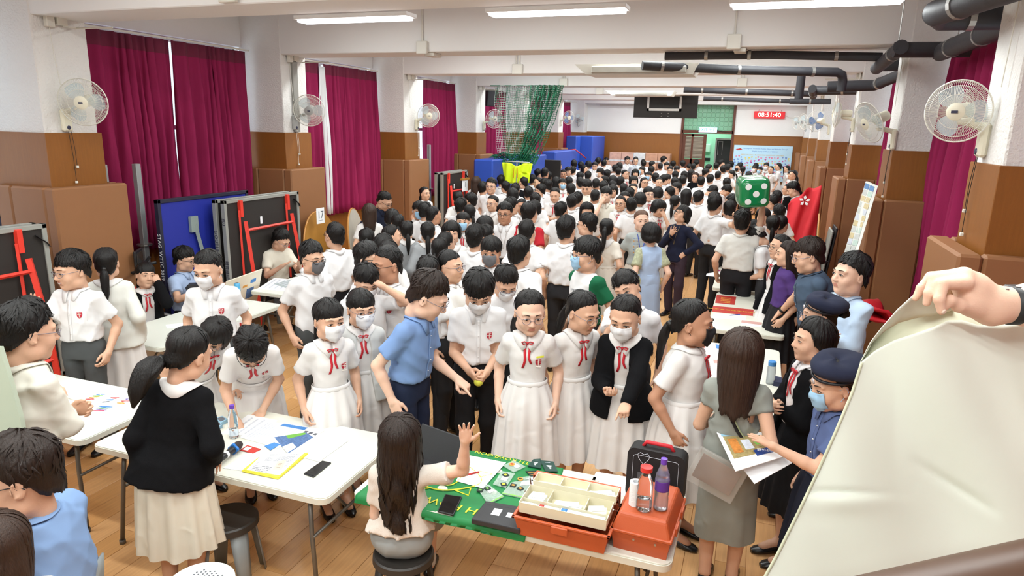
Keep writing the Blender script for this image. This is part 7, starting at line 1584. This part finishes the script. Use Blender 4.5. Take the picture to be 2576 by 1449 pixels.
# net
NETG = M('net_green', '#0f6b4a', .7); NETW = M('net_pale', '#cfd8d2', .8)
def netf(P, wire, m, parent, nm):
    a, b = P.shape[:2]; mb = MB()
    for i in range(a): mb.tube(P[i], wire, 3, False)
    for j in range(b): mb.tube(P[:, j], wire, 3, False)
    o = mb.build(nm, m, parent); o['kind'] = 'stuff'; return o
net = empty('sports_net', (-5.4, 15.9, 3.8), 0, 'gathered green sports net hanging from the beam over the blue mats', 'net')
def swag(u0, u1, nu, nv, bot, seed, dense, top_sh=0):
    P = np.zeros((nv, nu, 3)); rng = np.random.RandomState(seed)
    for i in range(nv):
        v = i/(nv-1)
        for j in range(nu):
            u = u0+(u1-u0)*j/(nu-1); x = -.85+1.70*u; k = v**1.5
            xt, yt, zt = x, .25*math.sin(j*1.1+seed)*dense, 0
            xb, zb = bot[0]+(bot[2])*(j/(nu-1)-.5), bot[1]
            P[i, j] = (xt*(1-k)+xb*k, yt*(1-.6*v)+.04*math.sin(i*.7+j), zt*(1-v)+zb*v+.0)
    return P
netf(swag(0, .62, 26, 34, (-.15, -1.85, .5), 1, .2), .0045, NETG, net, 'net_mesh'); netf(swag(.55, 1, 30, 40, (.0, -1.95, .35), 2, .9), .006, NETG, net, 'net_mesh'); netf(swag(.66, 1, 30, 40, (-.1, -1.75, .25), 5, .9), .006, NETG, net, 'net_mesh'); netf(swag(0, .7, 24, 30, (-.3, -1.6, .9), 7, .25), .004, NETW, net, 'net_mesh')
P = np.array([[(-.05+.22*(j/9-.5)+.05*math.sin(i), .1*math.sin(j*2+i), -1.7-.55*i/11+.02*math.sin(j*3)) for j in range(10)] for i in range(12)]); netf(P, .010, NETG, net, 'net_bundle')
P = np.array([[(-1.0+.09*j, .3+.18*math.sin(i*.9+j*.7), -1.72+.12*math.sin(i*.55)*math.sin(j*.35)+.03*math.sin(j*2)) for j in range(14)] for i in range(12)]); netf(P, .012, NETG, net, 'net_heap')
MB().tube([(-.95, 0, .0), (.9, 0, .0)], .012, 6).build('net_rope', NETG, net)
# yellow bib
q = at(1300, 410, Y=15.2); bb_ = empty('training_bib', tuple(q), 0, 'neon yellow training bib with red stripes hanging above the crowd', 'bib'); NEON = M('neon_yellow', '#d8f21c', .6, var=.06)
P = np.zeros((14, 26, 3))
for i in range(14):
    for j in range(26):
        u = j/25-.5; v = i/13; wd = .78-.16*v; neck = .09*math.exp(-(u*6)**2)*(1-v)**3; P[i, j] = (u*wd*1.0+.0, .03*math.sin(j*.9+i*.2)+.05*abs(u), .02-.52*v-neck-.05*abs(u)*(1-v)+(.05*(u+.5) if v > .5 else 0))
o = MB().grid(P).build('bib_cloth', NEON, bb_, smooth=True); o.modifiers.new('s', 'SOLIDIFY').thickness = .006
for x in (-.07, .03): MB().tube([(x, -.05, -.12), (x+.01, -.05, -.34)], .02, 4, sq=(1, .3)).build('red_stripe', RED, bb_)
MB().tube([(-.3, .01, .03), (.32, .01, .02)], .014, 6).tube([(0, .01, .02), (0, .01, -q[2]+.02)], .015, 6).build('bib_stand', FRG, bb_)
q = at(1393, 402, Y=17.5); tag(MB().box((q[0]-.22, 17.4, 0), (q[0]+.22, 17.46, q[2]), .01).build('dark_board', BLKB), 'dark grey board edge standing behind the crowd before the blue mat', 'board')
# wrapped cartons at the far wall
CT = [M('carton_pink', '#c99f8f', .5, var=.35, scale=8, bump=.004, bscale=10), M('carton_pale', '#cfd0d2', .4, var=.3, scale=10, bump=.004, bscale=12), M('carton_tan', '#b78a72', .5, var=.3, scale=8)]
for i in range(5):
    for j in range(3):
        x = -5.48+.48*i; o = empty('wrapped_carton', (x, 27.6, .05+.63*j), 0, 'film-wrapped carton, %s column from left, %s layer, at the far wall' % (['first', 'second', 'third', 'fourth', 'fifth'][i], ['bottom', 'middle', 'top'][j]), 'carton', 'film-wrapped cartons at the far wall'); MB().box((-.235, -.3, 0), (.235, .3, .62), .012).build('carton', CT[(0, 0, 1, 2, 2)[i]], o); MB().box((-.236, -.301, .28), (.236, -.29, .34)).build('tape_band', CT[1], o)
# backboard
bx = empty('backboard', (-2.80, 21.0, 3.19), 0, 'black basketball backboard with a pale target frame hung under the beam', 'backboard'); MB().box((-.93, -.02, 0), (.93, .02, 1.05), .005).build('board_panel', BLKB, bx)
mb = MB(); WFm = M('frame_pale', '#cfccc6', .5)
for lo, hi in (((-.53, -.06, .20), (.47, -.02, .27)), ((-.53, -.06, .20), (-.47, -.02, .68)), ((.41, -.06, .20), (.47, -.02, .68)), ((-.53, -.06, .62), (.47, -.02, .68))): MB().box(lo, hi).build('target_bar', WFm, bx)
for x in (-.1, .1):
    for z in (.05, .13): MB().lathe([(0, 0), (.015, 0), (0, .01)], 8, (x, -.022, z), R=rotm(90, 0, 0)).build('bolt', STEEL, bx)
for x in (-.6, .6): MB().tube([(x, .05, .9), (x, .05, 1.4)], .02, 6).build('hanger', BLK, bx)
# clock
ck = empty('digital_clock', (.155, YF-.06, 3.48), 0, 'red digital wall clock showing 08:51:40', 'clock', rot=(0, math.radians(0), 0)); MB().box((-.55, -.04, -.13), (.55, .05, .13), .01).build('clock_case', M('clock_red', '#c01822', .4, emit=.55), ck); text('lettering', '08:51:40', .215, M('clock_digits', '#ffe6c8', .5, emit=3.5), ck, (0, -.042, 0), (math.pi/2, 0, 0), .002, sx=1.12)
MB().tube([(.4, 0, .12), (.42, 0, .2)], .006, 5).tube([(-.4, 0, .12), (-.38, 0, .2)], .006, 5).build('bracket', M('clock_bracket', '#a02028', .5), ck); MB().tube([(.55, .03, 0), (.7, .03, -.08), (1.0, .03, -.1)], .012, 6).build('cable', METW, ck)
# exit sign
ex = empty('exit_sign', (-2.04, YF-.12, 2.88), 0, 'lit pale blue EXIT sign with Chinese characters over the doorway', 'sign'); MB().box((-.34, -.03, -.095), (.34, .03, .095), .006).build('sign_case', M('exit_glow', '#bfe3ff', .4, emit=1.3), ex); text('lettering', 'EXIT 出口', .155, M('exit_blue', '#1f7fe0', .4, emit=.8), ex, (0, -.032, 0), (math.pi/2, 0, 0), .001)
MB().tube([(.34, 0, 0), (.5, .05, -.05), (.9, .06, -.08)], .01, 5).build('cable', BLK, ex)
# hearts banner
bn = empty('event_banner', (.055, YF-.06, 1.62), 0, 'sky blue event banner covered in heart and flower stickers on the far wall', 'banner'); MB().box((-1.06, -.005, -.62), (1.06, .005, .72)).build('banner_cloth', M('banner_sky', '#b9dcf0', .6, var=.04), bn)
BT = M('banner_text_blue', '#2a6fc0', .6); text('lettering', 'Campaign on "Promoting Positive Values and Attitudes Through', .062, BT, bn, (.08, -.0065, .60), (math.pi/2, 0, 0)); text('lettering', 'English Sayings of Wisdom" 2023/24', .062, BT, bn, (.08, -.0065, .50), (math.pi/2, 0, 0)); text('lettering', 'SEEDS OF LOVE A BLOSSOMING GARDEN OF KINDNESS', .062, GOLD, bn, (0, -.0065, .36), (math.pi/2, 0, 0))
MB().prism([(-1.0, .56), (-.82, .60), (-.74, .55), (-.92, .52)], -.008, -.005, R=rotm(-90, 0, 0) @ np.diag([1, -1, 1])).build('corner_logo', PRED, bn)
hm = [M('heart_pink', '#e87f9e', .6), M('heart_magenta', '#c54aa0', .6), M('heart_yellow', '#ecd25a', .6), M('heart_blue', '#5f80cc', .6)]
hp = [(0, -.035), (.035, .005), (.032, .028), (.015, .033), (0, .018), (-.015, .033), (-.032, .028), (-.035, .005)]; fp = [(.036*(.65+.35*math.cos(5*a))*math.cos(a), .036*(.65+.35*math.cos(5*a))*math.sin(a)) for a in np.linspace(0, 2*math.pi, 26)[:-1]]
hms = [[MB().prism(pp_, 0, .004, R=rotm(90, 0, 0)).build('tmp', m).data for m in hm] for pp_ in (hp, fp)]
rng = np.random.RandomState(8)
for i in range(17):
    for j in range(8): link('sticker', hms[rng.randint(2)][rng.randint(4)], bn, (-.98+i*.122+rng.uniform(-.03, .03), -.006, .27-j*.11+rng.uniform(-.03, .03)), (0, rng.uniform(-.5, .5), 0))
# loudspeaker
q = at(1232, 245, X=-6.95); sp = empty('wall_speaker', tuple(q), math.radians(50), 'black loudspeaker on the window side right of the fourth left column', 'speaker'); MB().box((-.13, -.12, -.22), (.13, .12, .2), .01, R=rotm(12, 0, 0)).build('cabinet', BLK, sp); MB().box((-.115, -.125, -.19), (.115, -.12, .17), R=rotm(12, 0, 0)).build('grille', M('grille_dark', '#26262a', .8, bump=.001, bscale=300), sp); MB().tube([(0, .1, .1), (-.1, .3, .25)], .02, 6).build('bracket', BLK, sp)
# cardboard box under the right table, red bag by the bikes
tag(MB().box((-.2, 8.0, 0), (.25, 8.4, .34), .004).box((-.2, 8.0, .34), (.02, 8.4, .345)).build('cardboard_box', M('cardboard', '#b98b5c', .8)), 'brown cardboard box under the right white table', 'box')
P = np.array([[(1.0+.35*math.sin(i*.5), 7.15+.08*j+.02*math.sin(i*2), 1.12+.05*math.sin(i*1.1+j*.4)+.02*math.cos(j)) for j in range(10)] for i in range(7)]); tag(MB().grid(P).build('red_bag', M('bag_red', '#c8202c', .5), smooth=True), 'red and white plastic bag on the sill behind the right column', 'bag').modifiers.new('s', 'SOLIDIFY').thickness = .03
# green inflatable die held up by the man
q = at(1893, 481, Z=2.13); dz = .385
def inflate(n, s):
    V = []; F = []; idx = {}
    L = np.linspace(-1, 1, n)
    for ax in range(3):
        for sg in (-1, 1):
            b = len(V)
            for i in range(n):
                for j in range(n):
                    p = np.zeros(3); p[ax] = sg; p[(ax+1) % 3] = L[i]; p[(ax+2) % 3] = L[j]; r = np.linalg.norm(p); q_ = p/ (np.sum(np.abs(p)**5)**(1/5)) if True else p; V.append(q_*s)
            for i in range(n-1):
                for j in range(n-1): f = (b+i*n+j, b+(i+1)*n+j, b+(i+1)*n+j+1, b+i*n+j+1); F.append(f if sg > 0 else f[::-1])
    return np.array(V), F
V, F = inflate(14, dz/2*.97); die = empty('inflatable_die', (q[0], q[1], 2.13), 0, 'shiny green inflatable die with white spots held above the crowd', 'inflatable toy', rot=(math.radians(6), math.radians(-5), math.radians(14)))
MB().add(V, F).build('die_body', M('vinyl_green', '#0d7f48', .18, var=.06, coat=.6, bump=.004, bscale=14), die, smooth=True)
SPOT = M('vinyl_white', '#eef0f0', .25)
def spot(ax, sg, u, v):
    r = .040; P = []
    for k in range(16):
        a = 2*math.pi*k/16; p = np.zeros(3); p[ax] = sg; p[(ax+1) % 3] = u+r/(dz/2)*math.cos(a); p[(ax+2) % 3] = v+r/(dz/2)*math.sin(a); p = p/(np.sum(np.abs(p)**5)**(1/5)); P.append(p*(dz/2*.97+.002))
    c_ = sum(P)/16; nn = np.zeros(3); nn[ax] = sg; c_ = c_+nn*.001; F = [(i, (i+1) % 16, 16) if sg > 0 else ((i+1) % 16, i, 16) for i in range(16)]; MB().add(P+[c_], F).build('spot', SPOT, die, smooth=True)
for u, v in ((-.5, -.5), (.5, -.5), (0, 0), (-.5, .5), (.5, .5)): spot(1, -1, u, v)
for u, v in ((0, -.4), (0, .4)): spot(0, 1, u, v); spot(2, 1, v, u)
# yellow ball in the masked boy's hands
r_, d_ = PR['f19']; wr = [r_.matrix_world @ Vector(v) for v in r_['_wr']] if False else None
mw = Matrix.Translation(r_.location) @ Matrix.Rotation(r_.rotation_euler.z, 4, 'Z'); a = mw @ Vector(r_['_wr'][0]); b = mw @ Vector(r_['_wr'][1]); c_ = (a+b)/2+Vector((d_['fw'][0]*0, 0, -.05)); f_ = mw.to_3x3() @ Vector((0, .07, 0)); c_ = c_+f_
tag(MB().lathe([(.036*math.sin(t), -.036*math.cos(t)) for t in np.linspace(0, math.pi, 12)], 18).build('ball', M('ball_yellow', '#d9d94f', .6), None, smooth=True, loc=tuple(c_)), 'yellow ball held by the masked boy in the middle', 'ball')
# ------------------------------------------------------------------ stools and chair
STG = M('stool_grey', '#8f9698', .45); STW = M('stool_white', '#dfe3df', .45); STB = M('stool_dark', '#2f2b28', .5)
def stool(X, Y, m, seat, label, h=.45, rz=0, holes=False):
    s_ = empty('plastic_stool', (X, Y, 0), math.radians(rz), label, 'stool', 'plastic stools'); 
    o = MB().lathe([(0, h-.012), (.12, h-.012), (.15, h-.006), (.165, h), (.175, h-.008), (.178, h-.045), (.165, h-.05), (0, h-.03)], 36).build('seat', seat, s_); smooth_by_angle(o, 40)
    if holes:
        mb = MB(); 
        for i in range(-5, 6):
            for j in range(-5, 6):
                if i*i+j*j < 26: mb.lathe([(0, 0), (.0055, 0), (.0055, .0014), (0, .0014)], 6, (i*.021, j*.021+(.01 if i % 2 else 0), h-.0122))
        o = mb.build('seat_perforation', INK, s_); o['kind'] = 'stuff'
    for k in range(4):
        a = math.radians(45+90*k); d = np.array([math.cos(a), math.sin(a), 0]); t_ = np.array([-math.sin(a), math.cos(a), 0])
        P = np.array([[d*(.150+.06*v)+t_*(.055-.02*v)*u+d*(-.02*u*u)+np.array([0, 0, (h-.03)*(1-v)]) for u in (-1, -.5, 0, .5, 1)] for v in (0, .5, 1)]); o = MB().grid(P).build('leg', m, s_, smooth=True); o.modifiers.new('s', 'SOLIDIFY').thickness = .006
    return s_
q = at(575, 1300, Z=.45); stool(q[0], q[1], STG, STB, 'grey stool with a dark seat right of the black cardigan girl', rz=20)
q = at(503, 1462, Z=.45); stool(q[0], q[1], STW, STW, 'white stool with a perforated seat at the bottom edge', holes=True)
r_ = PR['f17'][0]; stool(r_.location.x+.02, r_.location.y-.02, STB, STB, 'dark stool under the seated woman with wavy hair', h=.44)
for k in ('f4', 'f5', 'f7'):
    r_ = PR[k][0]; stool(r_.location.x, r_.location.y, STG, STG, {'f4': 'stool under the seated girl in the black cardigan', 'f5': 'stool under the seated man in light blue', 'f7': 'stool under the seated man in the cream tee'}[k], h=.43)
for k, l in (('f15', 'grey chair of the blue-shirted man at the bottom left'),):
    r_ = PR[k][0]; ch = empty('plastic_chair', (r_.location.x-.10, r_.location.y-.03, 0), r_.rotation_euler.z, l, 'chair'); MB().box((-.22, -.22, .40), (.22, .22, .43), .012).build('seat', STG, ch)
    P = np.array([[(x, -.23-.04*v-.02*(x/.2)**2*-1, .45+.36*v) for x in np.linspace(-.2, .2, 7)] for v in np.linspace(0, 1, 5)]); MB().grid(P).build('backrest', STG, ch, smooth=True).modifiers.new('s', 'SOLIDIFY').thickness = .01
    for sx in (-1, 1):
        for sy in (-1, 1): MB().tube([(sx*.19, sy*.19, .41), (sx*.21, sy*.22, 0)], .013, 8).build('leg', LEGM, ch)
# ------------------------------------------------------------------ what the people hold and wear
def worldm(d): return Matrix.Translation(Vector((d['p'][0], d['p'][1], 0))) @ Matrix.Rotation(d['rz'], 4, 'Z')
r_, d_ = PR['f27']; cc = quadw([(1803, 1090), (1918, 1090), (1985, 1145), (1848, 1187)], 1.0)
hw_ = worldm(d_) @ Vector(r_['_wr'][1]); zb = hw_.z-.03
q = [at(1803, 1089, Z=zb-.02), at(1925, 1088, Z=zb+.01), at(1983, 1146, Z=zb-.03), at(1850, 1187, Z=zb-.10)]
lf = empty('training_leaflet', tuple(q[0]), 0, 'booklet with an outdoor training photo held by the girl in the near beret', 'booklet'); V = [p-q[0] for p in q]; nr = np.cross(V[1], V[3]); nr /= np.linalg.norm(nr); nr = nr*(1 if nr[2] > 0 else -1)
def pl(u0, v0, u1, v1, m, nm, e=0): f = lambda u, v: (V[0]*(1-u)+V[1]*u)*(1-v)+(V[3]*(1-u)+V[2]*u)*v+nr*(.004+e); a = [f(u0, v0), f(u1, v0), f(u1, v1), f(u0, v1)]; a += [p-nr*(.0008 if e else .004) for p in a]; return link(nm, mkmesh(nm, a, [(0, 1, 2, 3), (7, 6, 5, 4), (0, 4, 5, 1), (1, 5, 6, 2), (2, 6, 7, 3), (3, 7, 4, 0)], m, smooth=False), lf)
pl(0, 0, 1, 1, PAPER, 'pages'); pl(.08, .12, .92, .72, PPHOTO2, 'photo', .001); pl(.06, .02, .5, .12, MATS['box_sky'], 'pale_heading', .001); pl(.5, .60, .96, .78, M('ribbon_navy', '#1f3f86', .6), 'title_band', .0022); pl(.14, .2, .32, .6, M('photo_orange', '#c07a35', .6, var=.7, scale=40), 'photo_figure', .0018); pl(.38, .25, .55, .55, PPALE, 'photo_figure', .0018); pl(.62, .2, .8, .45, PGREEN, 'photo_foliage', .0018)
ux = (V[1]-V[0]); ux = ux/np.linalg.norm(ux); uy = np.cross(nr, ux); c4 = (V[0]*.28+V[1]*.72)*.31+(V[3]*.28+V[2]*.72)*.69+nr*.0065; Mx = Matrix([[ux[i], uy[i], nr[i], c4[i]] for i in range(3)]+[[0, 0, 0, 1]]); text('lettering', '野外訓練', .026, PAPER, lf, M4=Mx @ Matrix.Rotation(math.radians(-6), 4, 'Z'))
q2 = [at(1868, 1178, Z=zb-.11), at(1985, 1142, Z=zb-.05), at(1992, 1165, Z=zb-.08), at(1898, 1217, Z=zb-.16)]; V2 = [p-q2[0] for p in q2]; V2 += [p-np.array([0, 0, .002]) for p in V2]; o = link('loose_sheet', mkmesh('loose_sheet', V2, [(0, 1, 2, 3), (7, 6, 5, 4), (0, 4, 5, 1), (1, 5, 6, 2), (2, 6, 7, 3), (3, 7, 4, 0)], PAPER, smooth=False), None, tuple(q2[0])); tag(o, 'loose sheet with Chinese text hanging below the training booklet', 'paper')
# shoulder strap and clear folder of the woman in grey
r_, d_ = PR['f26']; s = d_['s']; P = [d_['U']((x, -.30, z)) for x, z in ((-.085, 1.41), (-.06, 1.33), (-.02, 1.24), (.03, 1.14), (.09, 1.05), (.13, .98))]
FT = d_['FT']
def fld(F, P):
    q = (np.array(P)-F.lo)/F.h; i = np.clip(np.floor(q).astype(int), 0, F.n-2); t = q-i; r = 0
    for a, b, c_ in CORN: r = r+F.F[i[..., 0]+a, i[..., 1]+b, i[..., 2]+c_]*np.abs(1-a-t[..., 0])*np.abs(1-b-t[..., 1])*np.abs(1-c_-t[..., 2])
    return r
P = np.array(P); 
for _ in range(40): v = fld(FT, P)-.008; P = P+(np.clip(v, 0, .02)*.8)[:, None]*d_['fw']
sb = empty('crossbody_bag', tuple(worldm(d_).translation), d_['rz'], 'dark crossbody strap and clear document folder worn by the woman in grey', 'bag')
MB().tube(P*s, .012, 5, sq=(1, .35)).build('strap', BLK, sb); MB().tube(P[1:]*s+np.array([.018, -.004, 0]), .004, 5).build('cord', M('cord_sage', '#9aa57f', .7), sb)
e = np.array(d_['U']((.0, -.20, .98)))*s; MB().box((-.16, -.012, -.26), (.14, .012, -.02), .004, R=rotm(0, 20, 0), t=e).build('clear_folder', M('folder_clear', '#d6d2cc', .1, alpha=.25, bump=.003, bscale=30), sb); MB().box((-.13, -.004, -.22), (.11, .004, -.05), .002, R=rotm(0, 20, 0), t=e).build('brown_leaflet', M('leaflet_brown', '#8b7468', .7), sb)
# printed word on the white tee and dragon on the red-sleeved tee
r_, d_ = PR['f42']; q = d_['frontpts']([(.0, 1.27)], .012)[0]*d_['s']; Rm = np.stack([-d_['rt'], d_['up'], d_['fw']], 1); text('lettering', 'NEWM', .032, INK, r_, M4=Matrix([[Rm[i, 0], Rm[i, 1], Rm[i, 2], q[i]] for i in range(3)]+[[0, 0, 0, 1]]))
r_, d_ = PR['f54']; a_ = np.linspace(0, 2*math.pi, 18)[:-1]; d_['patch']('back_print', [(.01+.075*math.cos(t)*(1+.25*math.sin(5*t)), 1.22+.09*math.sin(t)*(1+.2*math.cos(4*t))) for t in a_], RED, .006, None, .0015, True)
r_, d_ = PR['f39']
for k, (z, m) in enumerate(((1.36, PBLUE), (1.32, PORG), (1.28, PBLUE), (1.24, PORG), (1.20, PBLUE), (1.16, PORG), (1.12, PBLUE))): d_['patch']('tee_stripe', [(-.10, z), (-.05, z+.002), (.05, z+.002), (.10, z), (.10, z+.012), (.05, z+.014), (-.05, z+.014), (-.10, z+.012)], m, .004)
r_, d_ = PR['f21']; d_['patch']('name_badge', [(-.115, 1.285), (-.065, 1.285), (-.065, 1.272), (-.115, 1.272)], FY, .005)
# ------------------------------------------------------------------ cloth held up in the near right, hand, rail
def cw(px, py, zc): return CO+RC @ (np.array([px-PW/2, py-PH/2, FPX])*zc/FPX)
CLO = M('pale_cloth', '#e2e8dc', .6, var=.02, scale=3, bump=.0012, bscale=9); HEM = M('cloth_hem', '#b4b59c', .7, var=.05)
def pline(pts, t):
    P = np.array(pts, float); d = np.r_[0, np.cumsum(np.linalg.norm(np.diff(P, axis=0), axis=1))]; d /= d[-1]; return np.stack([np.interp(t, d, P[:, k]) for k in range(P.shape[1])], -1)
def zfold(x, y):
    z = 1.34+.00006*(x-2300)
    q = (x-2420)*.88-(y-800)*.48
    z += .026*math.sin(q/62.)*math.exp(-((y-1000)/420.)**2)*(1 if x > 2250 else max(0, (x-2050)/200))
    z += .010*math.exp(-((y-1238-.03*(x-2100))/9.)**2)*math.exp(-((x-2120)/90.)**2)-.008*math.exp(-((y-1262)/26.)**2)*math.exp(-((x-2120)/100.)**2)
    z += .009*math.exp(-((y-1000-.62*(x-2040)+0)/14.)**2)*(1 if 2280 < x < 2520 else 0)*math.sin((x-2280)/240.*math.pi)
    return z+.006*math.sin(x/95.+y/160.)
top3 = [(2165, 912), (2200, 882), (2250, 855), (2310, 836), (2350, 822), (2385, 806), (2420, 806), (2460, 818), (2520, 820), (2620, 812), (2760, 790)]
left = [(2165, 912), (2142, 985), (2100, 1085), (2055, 1185), (2005, 1290), (1950, 1400), (1905, 1480), (1840, 1620)]
nu, nt = 90, 90; T_ = pline(top3, np.linspace(0, 1, nu)); L_ = pline(left, np.linspace(0, 1, nt)); B_ = np.stack([np.linspace(1840, 2760, nu), np.full(nu, 1620.)], -1); G = np.zeros((nt, nu, 3))
for i in range(nt):
    t = i/(nt-1)
    for j in range(nu): u = j/(nu-1); p = T_[j]*(1-t)+B_[j]*t+(1-u)**2*(L_[i]-(T_[0]*(1-t)+B_[0]*t)); G[i, j] = cw(p[0], p[1], zfold(p[0], p[1]))
cl = MB().grid(G).build('pale_cloth', CLO, smooth=True); cl.modifiers.new('s', 'SOLIDIFY').thickness = .0015; tag(cl, 'large pale green-grey cloth held up close to the camera at the right', 'cloth')
MB().tube([cw(x+3, y, zfold(x, y)-.002) for x, y in pline(left, np.linspace(0, 1, 60))], .0032, 6).build('stitched_edge', HEM, cl, smooth=True)
top2 = [(2165, 912), (2190, 868), (2222, 836), (2262, 812), (2310, 799), (2352, 794), (2400, 780), (2470, 790), (2540, 790), (2640, 780), (2760, 760)]
n = 60; A = pline(top3, np.linspace(0, 1, n)); Bq = pline(top2, np.linspace(0, 1, n)); G = np.array([[cw(*(A[j]*(1-t)+Bq[j]*t), zfold(*A[j])+.004+.03*t) for j in range(n)] for t in np.linspace(0, 1, 6)]); MB().grid(G).build('hem_band', M('cloth_back_shaded', '#c9cab2', .7), cl, smooth=True)  # cloth underside coloured darker olive to stand in for its shade
top1 = [(2165, 912), (2190, 862), (2218, 826), (2258, 780), (2300, 742), (2330, 735), (2362, 742), (2385, 760), (2400, 780)]
A = pline(top2[:7], np.linspace(0, 1, 40)); Bq = pline(top1, np.linspace(0, 1, 40)); G = np.array([[cw(*(A[j]*(1-t)+Bq[j]*t), 1.375-.04*t*math.sin(j/39*3.1)-.02*t) for j in range(40)] for t in np.linspace(0, 1, 8)]); o = MB().grid(G).build('cloth_corner', CLO, cl, smooth=True); o.modifiers.new('s', 'SOLIDIFY').thickness = .0015
# hand
f0 = cw(2450, 740, 1.3); ax = [RC[:, 0], -RC[:, 1], -RC[:, 2]]
def hl(px, py, dz=0): p = cw(px, py, 1.30+dz)-f0; return np.array([p @ ax[0], p @ ax[1], p @ ax[2]])
F = Fld((-.135, -.09, -.09), (.32, .09, .09), .0026); k_ = 1.3/FPX
def cn(a, b, ra, rb, k=.008): F.cone(hl(*a), hl(*b), ra*k_, rb*k_, k)
cn((2860, 770), (2600, 768), 62, 52, .01); cn((2600, 768), (2500, 766), 52, 41, .02); cn((2500, 760), (2452, 722, -.005), 36, 31, .02); cn((2452, 722, -.005), (2424, 698, -.012), 30, 24, .02); cn((2490, 785), (2440, 765, -.01), 28, 26, .03); cn((2440, 730), (2415, 712, .012), 26, 22, .02)
cn((2424, 694, -.012), (2350, 701, -.022), 19, 14, .01); cn((2350, 701, -.022), (2338, 738, -.030), 14, 12.5, .004); cn((2338, 738, -.030), (2331, 762, -.024), 12.5, 9, .004)
cn((2418, 692, .004), (2342, 697, .004), 18, 13.5, .008); cn((2342, 697, .004), (2318, 725, .004), 13, 11.5, .004); cn((2318, 725, .004), (2303, 750, .006), 11.5, 8, .004)
cn((2428, 712, -.03), (2372, 715, -.045), 18, 14, .012); cn((2372, 715, -.045), (2362, 752, -.05), 14, 12.5, .004); cn((2362, 752, -.05), (2368, 782, -.045), 12.5, 10, .004)
cn((2446, 772, -.012), (2412, 768, -.03), 24, 17, .012); cn((2412, 768, -.03), (2390, 755, -.04), 16, 13, .006); cn((2390, 755, -.04), (2376, 772, -.035), 13, 10, .005)
V, Q = F.mesh(); W3 = V @ np.array(ax)
hp_ = empty('person', tuple(f0), 0, 'bare hand and forearm with a black smartwatch gripping the pale cloth', 'person', 'students and teachers in the hall'); link('body', mkmesh('body', W3, [Q], SKIN[0]), hp_)
Rr = np.stack(ax, 1)
def lw(v): return np.asarray(v) @ np.array(ax)
a, b = hl(2535, 768), hl(2585, 769); MB().tube([lw(a), lw(b)], 49*k_, 28).build('watch_strap', BLK, hp_, smooth=True)
MB().box((-.019, -.021, -.006), (.019, .021, .007), .006, R=Rr @ rotm(-78, 0, 0), t=lw(hl(2558, 728))).build('watch_case', M('watch_black', '#0e0e12', .12), hp_); MB().box((-.004, -.004, -.003), (.004, .004, .003), .001, R=Rr, t=lw(hl(2532, 731, -.02))).build('watch_crown', STEEL, hp_)
q = hl(2374, 784, -.052); MB().lathe([(0, .003), (.004, .0025), (.0052, 0), (0, 0)], 10, lw(q), R=Rr @ rotm(30, 20, 0)).build('fingernail', M('nail', '#d9c3b4', .3), hp_)
# wooden rail at the lower right corner
tag(MB().tube([cw(1700, 1660, 1.0), cw(2150, 1562, 1.0), cw(2700, 1440, 1.0), cw(3000, 1380, 1.0)], .058, 20).build('handrail', M('rail_wood', '#4a3020', .45, var=.15, stretch=(1, 8, 8)), smooth=True), 'dark brown wooden rail across the lower right corner', 'rail')
# pale board at the left edge
bd = empty('display_board', tuple(cw(20, 1200, 3.45)), 0, 'pale grey-green board edge at the left photo border beside the boy with folded arms', 'board'); P = [(-260, 870), (-2, 872), (22, 950), (50, 1050), (75, 1190), (80, 1300), (80, 1449), (-260, 1500)]
V = [cw(x, y, 3.45)-cw(20, 1200, 3.45) for x, y in P]; n = len(V); V += [v-RC[:, 2]*-.03 for v in V]; link('board_panel', mkmesh('board_panel', V, [tuple(range(n))[::-1], tuple(range(n, 2*n))]+[(i, (i+1) % n, n+(i+1) % n, n+i) for i in range(n)], M('board_sage', '#a9b3a0', .7), smooth=False), bd)
for o in [o for o in C.objects if o.name.startswith('tmp')]: bpy.data.objects.remove(o)
